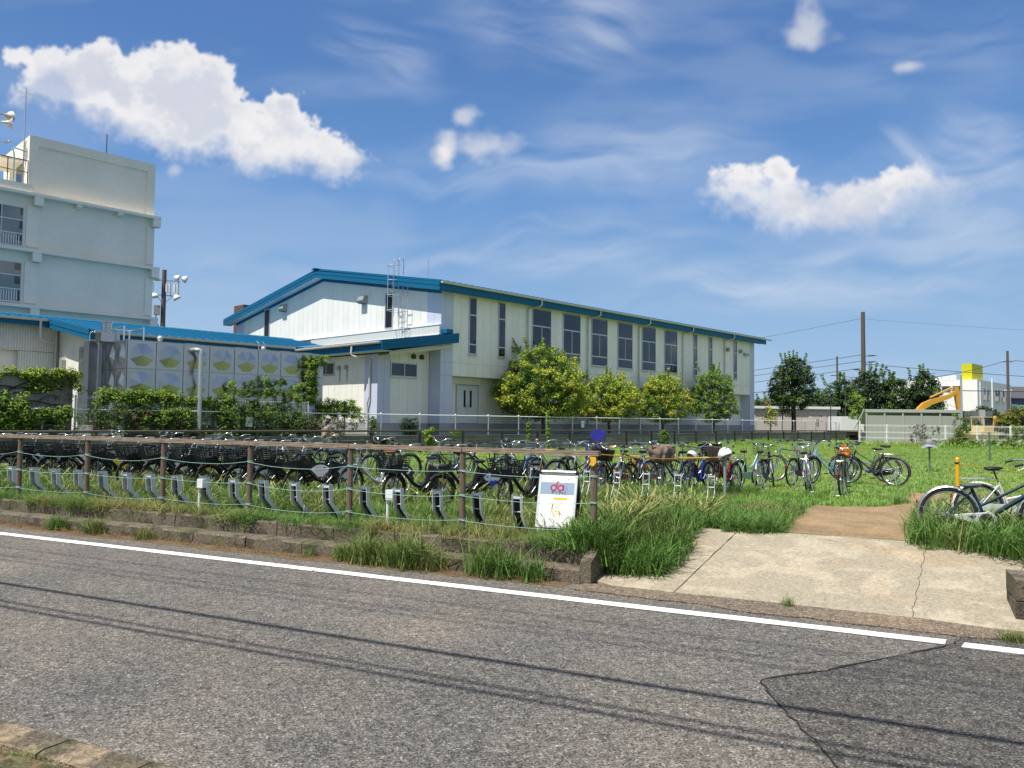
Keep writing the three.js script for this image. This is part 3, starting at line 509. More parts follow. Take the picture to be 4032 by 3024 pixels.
  // valley wedge between the two roofs
  part(roof, 'valley_sheet', tris([[[EU, ry(EU), -39.4], [U0, ry(U0), -39.4], [U0, ry(U0), -43.9]], [[EU, ry(EU), -39.4], [U0, ry(U0), -43.9], [EU, ry(EU), -39.55]]]), M.blue);
  for (let k = 0; k < 18; k++) { const w = VW + 0.1 + k * 0.45; part(roof, 'standing_seam', alongW([[EU - 0.03, ry(EU) - 0.004], [EU - 0.03, ry(EU) + 0.045], [U0 - 0.03, ry(U0) + 0.045], [U0 - 0.03, ry(U0) - 0.004]], w, w + 0.04), M.blue); }
  part(t, 'verge_fascia', alongW([[EU - 0.05, ry(EU) - 0.46], [EU - 0.05, ry(EU) + 0.02], [28.42, ry(28.42) + 0.03], [28.42, ry(28.42) - 0.5]], VW - 0.05, VW - 0.004), M.blue);
  part(t, 'verge_fascia', alongW([[EU - 0.05, ry(EU) - 0.26], [EU - 0.05, ry(EU) - 0.0], [28.42, ry(28.42) + 0.005], [28.42, ry(28.42) - 0.24]], VW - 0.07, VW - 0.052), M.blue);
  part(t, 'verge_return', ubox(28.38, 28.42, ry(28.4) - 0.5, ry(28.4) + 0.03, VW - 0.003, W0 - 0.01), M.blue);
  part(t, 'flashing_box', ubox(U0 + 0.03, 28.05, ry(U0) + 0.1, ry(U0) + 0.32, VW + 0.02, W0 - 0.02), M.blue);
  part(t, 'eave_fascia', ubox(EU, EU + 0.03, ry(EU) - 0.46, ry(EU) - 0.075, VW, 39.4), M.blue);
  part(t, 'eave_soffit', mg([ubox(EU + 0.035, AU + 0.03, 4.9, 4.92, VW + 0.1, 39.4), alongW([[AU + 0.035, 4.92], [AU + 0.035, 4.94], [28.3, 5.64], [28.3, 5.62]], VW + 0.03, W0 - 0.02), alongW([[AU + 0.035, 4.92], [AU + 0.035, 4.94], [U0 - 0.01, 5.47], [U0 - 0.01, 5.45]], W0 - 0.019, AW + 0.02)]), M.soffit);
  part(t, 'ribbed_band', alongW([[AU - 0.02, 4.74], [AU - 0.02, 4.9], [28.35, 5.58], [28.35, 5.36]], AW - 1.0, AW - 0.96), M.ribbed);
  part(t, 'gutter', prism(Array.from({ length: 8 }, (_, i) => { const a = Math.PI + (i / 7) * Math.PI; return [EU - 0.09 + 0.085 * Math.cos(a), ry(EU) - 0.04 + 0.1 * Math.sin(a)]; }).concat([[EU - 0.004, ry(EU) - 0.01], [EU - 0.175, ry(EU) - 0.01]]), VW + 0.05, 39.45, (u, y, w) => [u, y, -w]), M.gutter);
  const dw = 33.75; part(t, 'downpipe', mg([tube([[EU - 0.08, ry(EU) - 0.1, -33.9], [EU - 0.08, ry(EU) - 0.6, -33.9], [EU + 0.25, ry(EU) - 0.72, -33.7], [AU - 0.1, 4.5, -33.4], [AU - 0.1, 4.1, -33.38]], 0.055, 7, 20), rod([AU - 0.1, 4.1, -33.38], [AU - 0.1, 2.6, -33.38], 0.055, 7), tube([[AU - 0.1, 2.62, -33.38], [AU - 0.12, 2.4, -33.46], [AU - 0.12, 2.2, -33.52], [AU - 0.1, 1.9, -33.52]], 0.06, 7, 12), rod([AU - 0.1, 1.9, -33.52], [AU - 0.1, BASE, -33.52], 0.055, 7)]), M.gutter);
  // ribbed flashing where the sheet meets the gable wall
  part(t, 'ribbed_flashing', ubox(U0 - 0.14, U0 - 0.01, ry(U0) - 0.02, ry(U0) + 0.56, W0 - 0.04, 44.6), M.ribbed);
  part(t, 'flashing_cap', ubox(U0 - 0.17, U0 - 0.01, ry(U0) + 0.562, ry(U0) + 0.6, W0 - 0.05, 47.6), M.white);
  part(t, 'flashing_edge', ubox(U0 - 0.2, U0 - 0.145, ry(U0) - 0.01, ry(U0) + 0.06, W0 - 0.04, 44.2), M.white);
}
{ // low wing behind the tank
  const t = thingB('low_wing', 'low wing with long blue sheet roof behind the steel tank', 'building', 13.2, BASE, 40.1);
  const EW = 39.45, RW = 47.1, ry = (w) => 5.5 + (w - EW) * 0.162, g = 0.006;
  part(t, 'wall', mg([alongU([[40.13, BASE], [40.13, 5.3], [46.4, 6.3], [46.4, BASE]], 13.23, 27.5)]), M.joint);
  part(t, 'wall', ubox(2, 13.2, BASE, 6.3, 46.45, 46.7), M.creamB);
  for (let k = 0; k < 11; k++) { const a = 40.1 + k * 0.58, c = Math.min(46.42, a + 0.58); part(t, 'siding_panel', alongU([[a + g, BASE], [a + g, 5.24 + (a - 40.1) * 0.16], [c - g, 5.24 + (c - 40.1) * 0.16], [c - g, BASE]], 13.2, 13.226), k % 2 ? M.cream : M.creamB); }
  for (let k = 0; k < 19; k++) { const a = 13.2 + k * 0.58; part(t, 'siding_panel', ubox(a + g, a + 0.58 - g, BASE, 5.2, 40.1, 40.126), k % 2 ? M.cream : M.creamB); }
  part(t, 'ribbed_wall', ubox(4, 13.1, 4.8, 6.3, 46.2, 46.44), M.ribbed);
  part(t, 'canopy_wall', ubox(11.3, 13.1, BASE, 4.78, 46.22, 46.44), M.ribbed);
  const roof = part(t, 'roof', mg([alongU([[EW, ry(EW) - 0.07], [EW, ry(EW)], [RW, ry(RW)], [RW, ry(RW) - 0.07]], 12.55, U0 - 0.16), alongU([[45.6, ry(45.6) - 0.07], [45.6, ry(45.6)], [RW, ry(RW)], [RW, ry(RW) - 0.07]], 2, 12.55), alongU([[RW, ry(RW) - 0.07], [RW, ry(RW)], [54, ry(RW) - 1.1], [54, ry(RW) - 1.17]], 2, U0 - 0.02)]), M.blue);
  for (let k = 0; k < 31; k++) { const u = 12.7 + k * 0.48, e = EW - 0.03 + Math.max(0, u - 23.2) * 1.03; part(roof, 'standing_seam', alongU([[e, ry(e) - 0.004], [e, ry(e) + 0.05], [RW, ry(RW) + 0.05], [RW, ry(RW) - 0.004]], u, u + 0.045), M.blue); }
  for (let k = 0; k < 20; k++) { const u = 3 + k * 0.48; part(roof, 'standing_seam', alongU([[45.57, ry(45.6) - 0.004], [45.57, ry(45.6) + 0.045], [RW, ry(RW) + 0.045], [RW, ry(RW) - 0.004]], u, u + 0.045), M.blue); }
  part(roof, 'ridge_cap', alongU([[RW - 0.25, ry(RW) - 0.02], [RW, ry(RW) + 0.075], [RW + 0.25, ry(RW) - 0.02]], 2, U0 - 0.02), M.blue);
  part(t, 'verge_fascia', alongU([[EW - 0.02, ry(EW) - 0.25], [EW - 0.02, ry(EW) + 0.03], [RW, ry(RW) + 0.03], [RW, ry(RW) - 0.25]], 12.47, 12.54), M.blue);
  part(t, 'verge_fascia', alongU([[EW - 0.02, ry(EW) - 0.48], [EW - 0.02, ry(EW) - 0.27], [RW, ry(RW) - 0.27], [RW, ry(RW) - 0.48]], 12.49, 12.54), M.blue);
  part(t, 'verge_soffit', alongU([[EW + 0.05, ry(EW) - 0.45], [EW + 0.05, ry(EW) - 0.42], [46.1, ry(46.1) - 0.42], [46.1, ry(46.1) - 0.45]], 12.545, 13.19), M.soffit);
  part(t, 'eave_fascia', mg([ubox(12.55, 23.3, ry(EW) - 0.46, ry(EW) - 0.075, EW, EW + 0.03), ubox(2, 12.46, ry(45.6) - 0.4, ry(45.6) - 0.075, 45.6, 45.63)]), M.blue);
  const half = (w, y) => Array.from({ length: 8 }, (_, i) => { const a = Math.PI + (i / 7) * Math.PI; return [w - 0.085 + 0.085 * Math.cos(a), y + 0.1 * Math.sin(a)]; }).concat([[w - 0.004, y + 0.03], [w - 0.17, y + 0.03]]);
  part(t, 'gutter', alongU(half(EW, ry(EW) - 0.06), 12.7, 23.2), M.gutter); part(t, 'gutter', alongU(half(45.6, ry(45.6) - 0.06), 2, 12.44), M.gutter);
  part(t, 'downpipe', mg([tube([[12.1, ry(45.6) - 0.1, -45.5], [12.1, 5.55, -45.5], [12.3, 5.35, -45.7], [12.95, 5.25, -46.05], [13.0, 4.9, -46.1]], 0.06, 7, 20), rod([13.0, 4.9, -46.1], [13.0, BASE, -46.1], 0.06, 7)]), M.gutter);
  part(t, 'vent_cap', mg([alongU([[45.0, 3.9], [45.0, 4.35], [45.15, 4.5], [45.35, 4.5], [45.5, 4.35], [45.5, 3.9]], 13.0, 13.19)]), M.vent);
  const wn = part(t, 'window', mg([ubox(13.14, 13.2, 3.0, 3.95, 41.6, 42.3)]), M.frame); part(wn, 'pane', ubox(13.12, 13.138, 3.06, 3.89, 41.66, 42.24), M.glass);
}
M.stucco = mottled([0.9, 0.87, 0.81], 0.04, 5, 51, { bumpScale: 0.004 });
{ // four-storey classroom block
  const F = 56, t = thingB('classroom_block', 'tall white concrete classroom block with ledges and rooftop penthouse', 'building', 2, 0, F);
  const R1 = 21.72, L1 = 13.87;
  part(t, 'wall', mg([ubox(0, R1, 0, 15.42, F, F + 12)]), M.stucco);
  part(t, 'penthouse', mg([ubox(L1, R1 - 0.05, 15.42, 19.2, F + 0.12, F + 6)]), M.stucco);
  part(t, 'penthouse_border', mg([ubox(L1, R1 - 0.05, 18.62, 19.22, F, F + 0.118), ubox(L1, 14.4, 15.42, 18.62, F, F + 0.118), ubox(21.15, R1 - 0.05, 15.42, 18.62, F, F + 0.118)]), M.stucco);
  for (const y of [15.42, 11.85, 8.32, 4.8]) {
    part(t, 'ledge', ubox(0, R1 + 0.25, y - 0.16, y + 0.02, F - 0.55, F - 0.002), M.stucco);
    for (const u of [14.42, 21.72]) part(t, 'ledge_beam', ubox(u - 0.26, u + 0.24, y - 0.72, y - 0.162, F - 0.53, F - 0.002), M.stucco);
    if (y > 15) for (const u of [16.75, 19.3]) part(t, 'ledge_bracket', alongU([[F - 0.5, y - 0.162], [F - 0.5, y - 0.34], [F - 0.3, y - 0.42], [F - 0.002, y - 0.42], [F - 0.002, y - 0.162]], u - 0.16, u + 0.16), M.stucco);
    for (const [a, c] of [[13.85, 14.55], [21.2, R1 - 0.02]]) if (y < 15.5) part(t, 'pilaster', ubox(a, c, y - 3.35, y - 0.74, F - 0.1, F - 0.002), M.stucco);
  }
  part(t, 'parapet', ubox(0, 14.05, 15.45, 15.95, F - 0.42, F - 0.2), M.stucco);
  for (const y of [12.03, 8.53]) {
    const w = windowUnit(t, 10.2, 13.7, y, y + 2.48, F - 0.004, [y + 0.78, y + 1.65], [[11.35, 12.5], [11.35, 12.5], [11.35, 12.5]]);
    for (const k of [0, 1, 2, 3, 4, 5, 6]) part(w, 'blind_slat', ubox(12.62 + k * 0.14, 12.66 + k * 0.14, y + 0.08, y + 0.7, F - 0.03, F - 0.02), M.white);
  }
  // penthouse door, canopy, roof railing, siren mast and antenna on the sunny side
  part(t, 'door_recess', ubox(L1 - 0.02, L1 + 0.005, 15.5, 17.7, 57.4, 58.8), M.glassB);
  part(t, 'canopy', mg([ubox(L1 - 1.3, L1, 17.75, 17.92, 57.2, 60.5)]), M.stucco);
  part(t, 'side_hut', ubox(11.0, L1 - 1.6, 15.45, 17.7, 60, 61.5), M.stucco);
  part(t, 'machine_box', ubox(12.1, 12.6, 15.5, 17, 59.2, 59.9), M.vent);
  const teal = std(lin(0.25, 0.45, 0.42), 0.5);
  const rail = [rod([6, 17.5, -F + 0.1], [13.8, 17.5, -F + 0.1], 0.03), rod([6, 16.75, -F + 0.1], [13.8, 16.75, -F + 0.1], 0.025)];
  for (let u = 7.2; u < 13.8; u += 1.1) rail.push(rod([u, 15.9, -F + 0.1], [u, 17.5, -F + 0.1], 0.03));
  part(t, 'roof_railing', mg(rail), M.darkSteel);
  part(t, 'roof_ladder_rail', tube([[13.0, 15.9, -F + 0.2], [13.0, 17.6, -F + 0.2], [12.95, 18.1, -F + 0.15], [13.7, 18.05, -F + 0.1]], 0.045, 6, 16), teal);
  part(t, 'lightning_rod', rod([18.9, 19.2, -57.5], [18.9, 21.0, -57.5], 0.035), M.darkSteel);
  const mast = part(t, 'antenna_mast', rod([13.55, 15.9, -F + 0.05], [13.55, 22.1, -F + 0.05], 0.045, 6, 0.03), M.galv);
  const el = [rod([13.05, 21.75, -F + 0.05], [14.15, 21.75, -F + 0.05], 0.015, 4)]; for (let k = 0; k < 8; k++) el.push(rod([13.1 + k * 0.14, 21.75, -F - 0.35 + k * 0.02], [13.1 + k * 0.14, 21.75, -F + 0.45 - k * 0.02], 0.01, 4));
  part(mast, 'antenna', mg(el), M.alloy);
  const sp = part(t, 'siren_mast', rod([12.25, 15.45, -(F + 1)], [12.25, 20.5, -(F + 1)], 0.13, 10, 0.1), M.galv);
  for (const [y, q, a] of [[20.35, 0.45, 0.5], [19.85, 0.4, -0.2]]) { const h = lathe([[0.06, 0], [0.1, 0.2], [0.2, 0.42], [0.42, 0.6]], 18); h.rotateZ(-Math.PI / 2).rotateY(a).translate(12.45, y, -(F + 0.8)); part(sp, 'horn_speaker', h, M.vent); }
  part(sp, 'wind_gauge', mg([rod([12.25, 18.6, -(F + 0.95)], [12.95, 18.6, -(F + 0.95)], 0.02, 5), at(new THREE.SphereGeometry(0.1, 8, 6), 12.95, 18.75, -(F + 0.95)), at(new THREE.SphereGeometry(0.08, 8, 6), 12.75, 18.72, -(F + 0.95))]), M.vent);
}
{ // floodlight mast behind the wing
  const p = V(-33.7, 0, -75), t = thing('floodlight_mast', 'brown steel floodlight mast beside the white classroom block', 'floodlight', p, 0.5);
  part(t, 'pole', rod([0, 0, 0], [0, 15.6, 0], 0.26, 12, 0.2), M.mastBrown);
  part(t, 'platform', mg([box(-1.3, 1.4, 14.55, 14.63, -0.1, 0.1), box(-1.3, 1.4, 13.1, 13.18, -0.1, 0.1), ...[-1.2, -0.1, 0.6, 1.3].map((x) => box(x - 0.04, x + 0.04, 13.1, 14.6, -0.1, 0.1)), rod([-0.7, 13.1, 0], [0, 12.3, 0], 0.03), rod([0.8, 13.1, 0], [0, 12.3, 0], 0.03)]), M.galv);
  for (const x of [-1.0, 0.25, 0.5, 0.95, 1.2]) part(t, 'ballast', rod([x, 13.45, 0.15], [x, 14.25, 0.15], 0.11, 10), M.white);
  for (const [x, y, a] of [[-0.7, 15.0, -2.6], [0.85, 15.0, -0.6], [1.55, 14.95, -0.5], [-0.9, 13.3, -2.2], [0.95, 13.25, -1.57]]) { const h = lathe([[0.05, 0], [0.2, 0.08], [0.34, 0.3], [0.36, 0.5], [0.0, 0.46]], 18); h.rotateZ(-Math.PI / 2 + a * 0.6).translate(x, y, 0.1); part(t, 'floodlight', h, M.white); }
  part(t, 'junction_box', box(-0.85, -0.28, 11.2, 12.1, -0.2, 0.3), M.vent);
  part(t, 'conduit', tube([[-0.6, 11.2, 0.05], [-0.65, 10.6, 0.05], [-0.4, 10.2, 0.05], [-0.3, 9.4, 0.05]], 0.05, 6, 16), M.darkSteel);
}

// ---------------------------------------------------------------- pressed-steel water tank
M.stainless = std(lin(0.38, 0.385, 0.38), 0.22, 1);
M.stainlessEdge = std(lin(0.36, 0.37, 0.38), 0.32, 1);
{
  const TU = 10.45, TW = 29.0, TY = 1.18, nu = 8, nw = 5, t = thingB('water_tank', 'pressed stainless steel panel water tank behind the overgrown fence', 'water tank', TU, TY, TW);
  part(t, 'tank_body', ubox(TU + 0.02, TU + nu - 0.02, TY, TY + 2.98, TW + 0.02, TW + nw - 0.02), M.stainlessEdge);
  const press = () => {                                            // one square panel: flange, flat border, eight-sided pyramid; faces +z
    const h = 0.49, r = 0.43, out = [], oct = Array.from({ length: 8 }, (_, i) => { const a = Math.PI / 8 + (i * Math.PI) / 4; return [r * Math.cos(a), r * Math.sin(a), 0.03]; });
    const cor = [[h, h], [-h, h], [-h, -h], [h, -h]].map((p) => [p[0], p[1], 0.03]), apex = [0, -0.015, 0.085];
    for (let i = 0; i < 8; i++) out.push([oct[i], oct[(i + 1) % 8], apex]);
    for (let q = 0; q < 4; q++) { const i = q * 2; out.push([cor[q], oct[i + 1], oct[i]], [cor[q], cor[(q + 1) % 4], oct[(i + 1) % 8]], [cor[(q + 1) % 4], oct[(i + 2) % 8], oct[(i + 1) % 8]]); }
    for (let q = 0; q < 4; q++) { const a = cor[q], b = cor[(q + 1) % 4]; out.push([a, [a[0], a[1], 0], [b[0], b[1], 0]], [a, [b[0], b[1], 0], b]); }
    return tris(out);
  };
  const panel = press(), side = press().rotateY(-Math.PI / 2);
  for (let r = 0; r < 3; r++) {
    for (let k = 0; k < nu; k++) { const m = piece(t, 'tank_panel', panel, M.stainless, TU + k + 0.5, TY + r + 0.5, -TW); m.rotation.x = rr(-0.008, 0.008); m.rotation.y = rr(-0.008, 0.008); }
    for (let k = 0; k < nw; k++) { const m = piece(t, 'tank_panel', side, M.stainless, TU, TY + r + 0.5, -(TW + k + 0.5)); m.rotation.y = rr(-0.008, 0.008); m.rotation.z = rr(-0.006, 0.006); }
  }
  part(t, 'roof_deck', ubox(TU - 0.02, TU + nu, TY + 2.985, TY + 3.03, TW - 0.02, TW + nw), M.stainlessEdge);
  for (const k of [2, 4, 5, 6, 7]) part(t, 'roof_dome', at(new THREE.SphereGeometry(0.42, 14, 5, 0, Math.PI * 2, 0, Math.PI / 2).scale(1, 0.16, 1), TU + k + 0.5, TY + 3.03, -(TW + 0.6)), M.stainless);
  part(t, 'breather_vent', mg([rod([TU + 1.45, TY + 3.03, -(TW + 0.8)], [TU + 1.45, TY + 3.16, -(TW + 0.8)], 0.06, 10), at(new THREE.SphereGeometry(0.11, 12, 8), TU + 1.45, TY + 3.22, -(TW + 0.8))]), M.galv);
  part(t, 'breather_vent', mg([rod([TU + 5.6, TY + 3.03, -(TW + 0.7)], [TU + 5.6, TY + 3.1, -(TW + 0.7)], 0.05, 10), at(new THREE.SphereGeometry(0.1, 12, 8), TU + 5.6, TY + 3.14, -(TW + 0.7))]), M.galv);
  for (const du of [5.5, 5.75]) part(t, 'hook_rail', tube([[TU + du, TY + 3.03, -(TW + 0.9)], [TU + du, TY + 3.35, -(TW + 0.9)], [TU + du - 0.08, TY + 3.45, -(TW + 0.9)]], 0.014, 5, 10), M.chrome);
  const hr = [], hy = TY + 3.6; // handrail round the hatch
  const c = [[0.3, 1.2], [0.3, 2.6], [1.0, 2.6], [1.0, 1.2]].map(([a, b]) => [TU + a, -(TW + b)]);
  for (const [x, z] of c) hr.push(rod([x, TY + 3.03, z], [x, hy, z], 0.028, 7));
  for (let i = 0; i < 3; i++) hr.push(rod([c[i][0], hy, c[i][1]], [c[i + 1][0], hy, c[i + 1][1]], 0.03, 7));
  part(t, 'handrail', mg(hr), M.chrome);
  part(t, 'inspection_hatch', mg([box(TU - 0.35, TU + 0.3, TY + 3.03, TY + 3.35, -(TW + 2.2), -(TW + 1.6)), rod([TU - 0.05, TY + 3.35, -(TW + 1.9)], [TU - 0.05, TY + 3.75, -(TW + 1.9)], 0.16, 12), rod([TU - 0.05, TY + 3.75, -(TW + 1.9)], [TU - 0.05, TY + 3.82, -(TW + 1.9)], 0.2, 12)]), M.stainless);
  part(t, 'ladder_cover', ubox(TU - 0.42, TU - 0.14, TY, TY + 3.1, TW + 2.6, TW + 3.2), M.stainlessEdge);
  part(t, 'riser_pipe', mg([rod([TU - 0.3, TY, -(TW + 1.9)], [TU - 0.3, TY + 3.1, -(TW + 1.9)], 0.04, 8), rod([TU - 0.2, TY, -(TW + 1.95)], [TU - 0.2, TY + 3.1, -(TW + 1.95)], 0.04, 8)]), M.stainlessEdge);
  part(t, 'left_rail', tube([[TU + 0.1, TY + 3.03, -(TW + 4.2)], [TU + 0.1, TY + 3.5, -(TW + 4.2)], [TU + 0.2, TY + 3.62, -(TW + 4.2)]], 0.016, 5, 10), M.chrome);
  part(t, 'overflow_pipe', mg([tube([[TU + 2.3, TY + 2.8, -(TW - 0.02)], [TU + 2.35, TY + 2.8, -(TW - 0.32)], [TU + 2.46, TY + 2.76, -(TW - 0.4)], [TU + 2.48, TY + 2.6, -(TW - 0.42)]], 0.085, 10, 24), rod([TU + 2.48, TY + 2.6, -(TW - 0.42)], [TU + 2.48, 0.7, -(TW - 0.42)], 0.085, 10)]), M.galv);
  part(t, 'base_frame', ubox(TU, TU + nu, 0.67, TY - 0.002, TW + 0.05, TW + nw), M.concrete);
}

// ---------------------------------------------------------------- retaining wall, rails and fences round the school
const gardenY = 0.72;
{ const m = structure(single('school_ground', ubox(-20, 95, -0.4, 0.66, 28.42, 75), M.soil, '', '', null, 'structure')); m.rotation.y = TB; }
{
  const t = thingB('retaining_wall', 'low grey concrete retaining wall below the white mesh fence', 'wall', 28, -0.4, 28.3);
  for (let k = 0; k < 30; k++) { const u0 = -6 + k * 2.7; part(t, 'wall_section', ubox(u0 + 0.008, u0 + 2.692, -0.4, gardenY - 0.19, 28.14, 28.4), M.concrete); }
  M.coping = mottled([0.4, 0.4, 0.38], 0.1, 3, 61);
  for (let k = 0; k < 30; k++) { const u0 = -6 + k * 2.7; part(t, 'coping', ubox(u0 + 0.006, u0 + 2.694, gardenY - 0.19, gardenY + 0.03, 28.06, 28.42), M.coping); }
}
{
  const t = thingB('path_rail', 'dark steel post and rail barrier along the far side of the lot', 'railing', 20, 0, 26.6);
  const y = (u) => 0.985 - 0.1 * clamp((u - 30) / 42);
  const post = ubox(-0.045, 0.045, -0.3, 0.93, -0.04, 0.04); M.railBrown = std(lin(0.075, 0.065, 0.05), 0.65, 0.2);
  for (let u = 1.4; u < 73; u += 2.56) { const m = piece(t, 'post', post, M.railBrown, u, -(0.985 - y(u)), -26.6); }
  for (let u = 1.4; u < 72; u += 2.56) part(t, 'rail', rod([u, y(u), -26.6], [u + 2.56, y(u + 2.56), -26.6], 0.042, 8), M.railBrown);
  for (const h of [0.32, 0.62]) part(t, 'wire', rod([1.4, h, -26.6], [72.5, h - 0.08, -26.6], 0.006, 4), M.galv);
  for (const u of [74.6, 76]) part(t, 'stub_post', rod([u, -0.2, -26.9], [u, 0.95, -26.9], 0.09, 8), M.railBrown);
}
{
  const t = thingB('school_fence', 'pale steel fence with fine wires on the retaining wall', 'fence', 20, gardenY, 28.6);
  const top = 1.71;
  const post = mg([rod([0, gardenY - 0.05, 0], [0, top, 0], 0.032, 8), at(new THREE.SphereGeometry(0.05, 8, 6), 0, top + 0.01, 0)]);
  const us = []; for (let u = 1.0; u < 76; u += 2.25) us.push(u);
  us.forEach((u, i) => { piece(t, 'post', post, M.whiteMetal, u, 0, -28.6); if (i) part(t, 'top_rail', rod([us[i - 1], top - 0.02, -28.6], [u, top - 0.02, -28.6], 0.026, 7), M.whiteMetal); });
  for (let k = 0; k < 7; k++) part(t, 'wire', rod([1, gardenY + 0.1 + k * 0.12, -28.6], [75.5, gardenY + 0.1 + k * 0.12, -28.6], 0.0045, 3), M.galv);
}
{ // taller mesh fence round the tank
  const t = thingB('tank_fence', 'white welded mesh fence half swallowed by creepers below the tank', 'fence', 12, gardenY, 28.2);
  const top = 2.18;
  for (const u of [8.8, 9.6, 11.7, 13.7, 15.7, 17.7, 19.5]) part(t, 'post', rod([u, gardenY - 0.05, -28.95 + 0.1], [u, top, -28.85], 0.035, 8), M.whiteMetal);
  for (const [a, b, d] of [[8.8, 9.6, 0.075], [9.6, 19.5, 0.1]]) {
    const g = []; for (let u = a; u <= b; u += d) g.push(rod([u, gardenY, -28.85], [u, top, -28.85], 0.005, 3)); for (let y = gardenY + 0.1; y <= top; y += 0.25) g.push(rod([a, y, -28.84], [b, y, -28.84], 0.007, 3), rod([a, y + 0.05, -28.84], [b, y + 0.05, -28.84], 0.007, 3));
    part(t, 'mesh_panel', mg(g), M.whiteMetal);
  }
}
{ const t = thingB('creeper_wall', 'dark block wall hung with creeper stems beside the tank', 'wall', 4, 0.66, 28.9); part(t, 'wall', ubox(-4, 8.7, 0.66, 2.72, 28.85, 29.1), M.concrete); part(t, 'coping', ubox(-4, 8.74, 2.72, 2.82, 28.8, 29.15), M.coping);
  const st = []; for (let k = 0; k < 60; k++) { const u = rr(3, 8.6), y = rr(0.8, 2.3), p = []; let a = u, b = y; const d = rr(-0.6, 0.6); for (let q = 0; q < 6; q++) { p.push([a, b, -28.83]); a += 0.35 + rr(-0.05, 0.05); b += d * 0.22 + rr(-0.12, 0.12); if (a > 8.65) break; b = clamp(b, 0.75, 2.68); } if (p.length > 2) st.push(tube(p, rr(0.008, 0.02), 4, p.length * 3)); }
  part(t, 'creeper_stem', mg(st), std(lin(0.05, 0.04, 0.03), 0.9)); }
{ // notices wired to the fence
  for (const [u, w, lab] of [[14.9, 28.52, 'small white notice plate wired to the fence near the tall weeds'], [35.6, 28.52, 'small white notice plate on the fence near the second round tree']]) { const t = thingB('notice_plate', lab, 'sign', u, 1.1, w); part(t, 'plate', ubox(u - 0.14, u + 0.14, 1.12, 1.5, w, w + 0.012), M.white); for (const y of [1.42, 1.35, 1.28, 1.21]) part(t, 'print_line', ubox(u - 0.1, u + 0.1, y, y + 0.022, w - 0.003, w - 0.0005), M.galv); }
}

// ---------------------------------------------------------------- timber fence along the road
const fenceN = 9.1;
{
  const t = thingR('timber_fence', 'weathered timber post and rail fence with green wires along the road', 'fence', -8, 0, fenceN);
  const sP = [-17.7, -15.9, -14.14, -12.32, -10.5, -8.66, -6.8, -4.98, -3.16];
  for (const s of sP) { const l = rr(-0.02, 0.02); part(t, 'post', rod([s, -0.1, -fenceN], [s + l, 1.072, -fenceN], 0.043, 10, 0.041), M.woodUp); }
  for (let k = 0; k < sP.length; k++) { const a = k ? sP[k - 1] : -20, b = sP[k] + (k === sP.length - 1 ? 0.07 : 0), d = rr(-0.008, 0.008); part(t, 'rail', box(a + 0.004, b - 0.004, 1.074, 1.134, -fenceN - 0.05 + d, -fenceN + 0.05 + d), M.wood); }
  M.greenWire = std(lin(0.3, 0.52, 0.46), 0.5);
  for (const h of [0.82, 0.5, 0.18]) for (let k = 0; k < sP.length; k++) {
    const a = k ? sP[k - 1] : -19.5, b = sP[k], sag = rr(0.02, 0.07), z = -(fenceN - 0.047);
    part(t, 'wire', tube([[a, h, z], [mix(a, b, 0.25), h - sag * 0.75, z], [mix(a, b, 0.5), h - sag, z], [mix(a, b, 0.75), h - sag * 0.8, z], [b, h + 0.005, z]], 0.0033, 5, 14), M.greenWire);
    part(t, 'wire_wrap', mg([0, 0.014].map((q) => { const g = new THREE.TorusGeometry(0.046, 0.004, 5, 14); g.rotateX(Math.PI / 2).translate(b, h + q, -fenceN); return plain(g); })), M.greenWire);
  }
  part(t, 'yellow_tag', prism([[-3.2, 1.065], [-3.12, 1.065], [-3.11, 1.0], [-3.15, 0.95], [-3.2, 0.97], [-3.18, 1.01]], -fenceN + 0.06, -fenceN + 0.068, (x, y, z) => [x, y, z]), std(lin(0.75, 0.42, 0.02), 0.6));
}
{ // little white socket posts
  [[-6.29, 9.3, 'short white post with a box, nearer to the sandwich board'], [-9.9, 9.3, 'short white post with a box, farther along the timber fence']].forEach(([s, n, lab]) => {
    const t = thingR('socket_post', lab, 'post', s, 0, n, 'white socket posts');
    part(t, 'pipe', rod([s, -0.05, -n], [s, 0.5, -n], 0.022, 10), M.white); part(t, 'socket_box', box(s - 0.01, s + 0.11, 0.36, 0.5, -n - 0.05, -n + 0.05), M.white);
  });
}

// ---------------------------------------------------------------- bicycle racks: bent steel channels on foot plates
const rackParts = (() => {
  // two bent side plates joined by cross bars on a foot plate; the foot runs towards +x, the plates stand open towards -x
  const prof = [[0.48, 0.02], [0.38, 0.04], [0.06, 0.29], [0.03, 0.57]], D = 0.1;
  const plate = (z0, z1) => prism([...prof, [prof[3][0] - D, 0.57], [prof[2][0] - D, 0.29], [prof[1][0] - D * 1.1, 0.02]], z0, z1, (x, y, z) => [x, y, z]);
  const bar = (x, y) => rod([x, y, -0.052], [x, y, 0.052], 0.01, 6);
  return { sideA: plate(-0.06, -0.052), sideB: plate(0.052, 0.06), top: prism([[-0.05, 0.515], [0.028, 0.52], [0.028, 0.548], [-0.05, 0.538]], -0.052, 0.052, (x, y, z) => [x, y, z]), liner: prism([[0.47, 0.026], [0.38, 0.044], [0.06, 0.292], [0.03, 0.51], [0.022, 0.51], [0.05, 0.286], [0.372, 0.036], [0.47, 0.018]], -0.052, 0.052, (x, y, z) => [x, y, z]), foot: box(0.26, 0.54, 0.0, 0.018, -0.11, 0.11), cross: bar(0.03, 0.34) };
})();
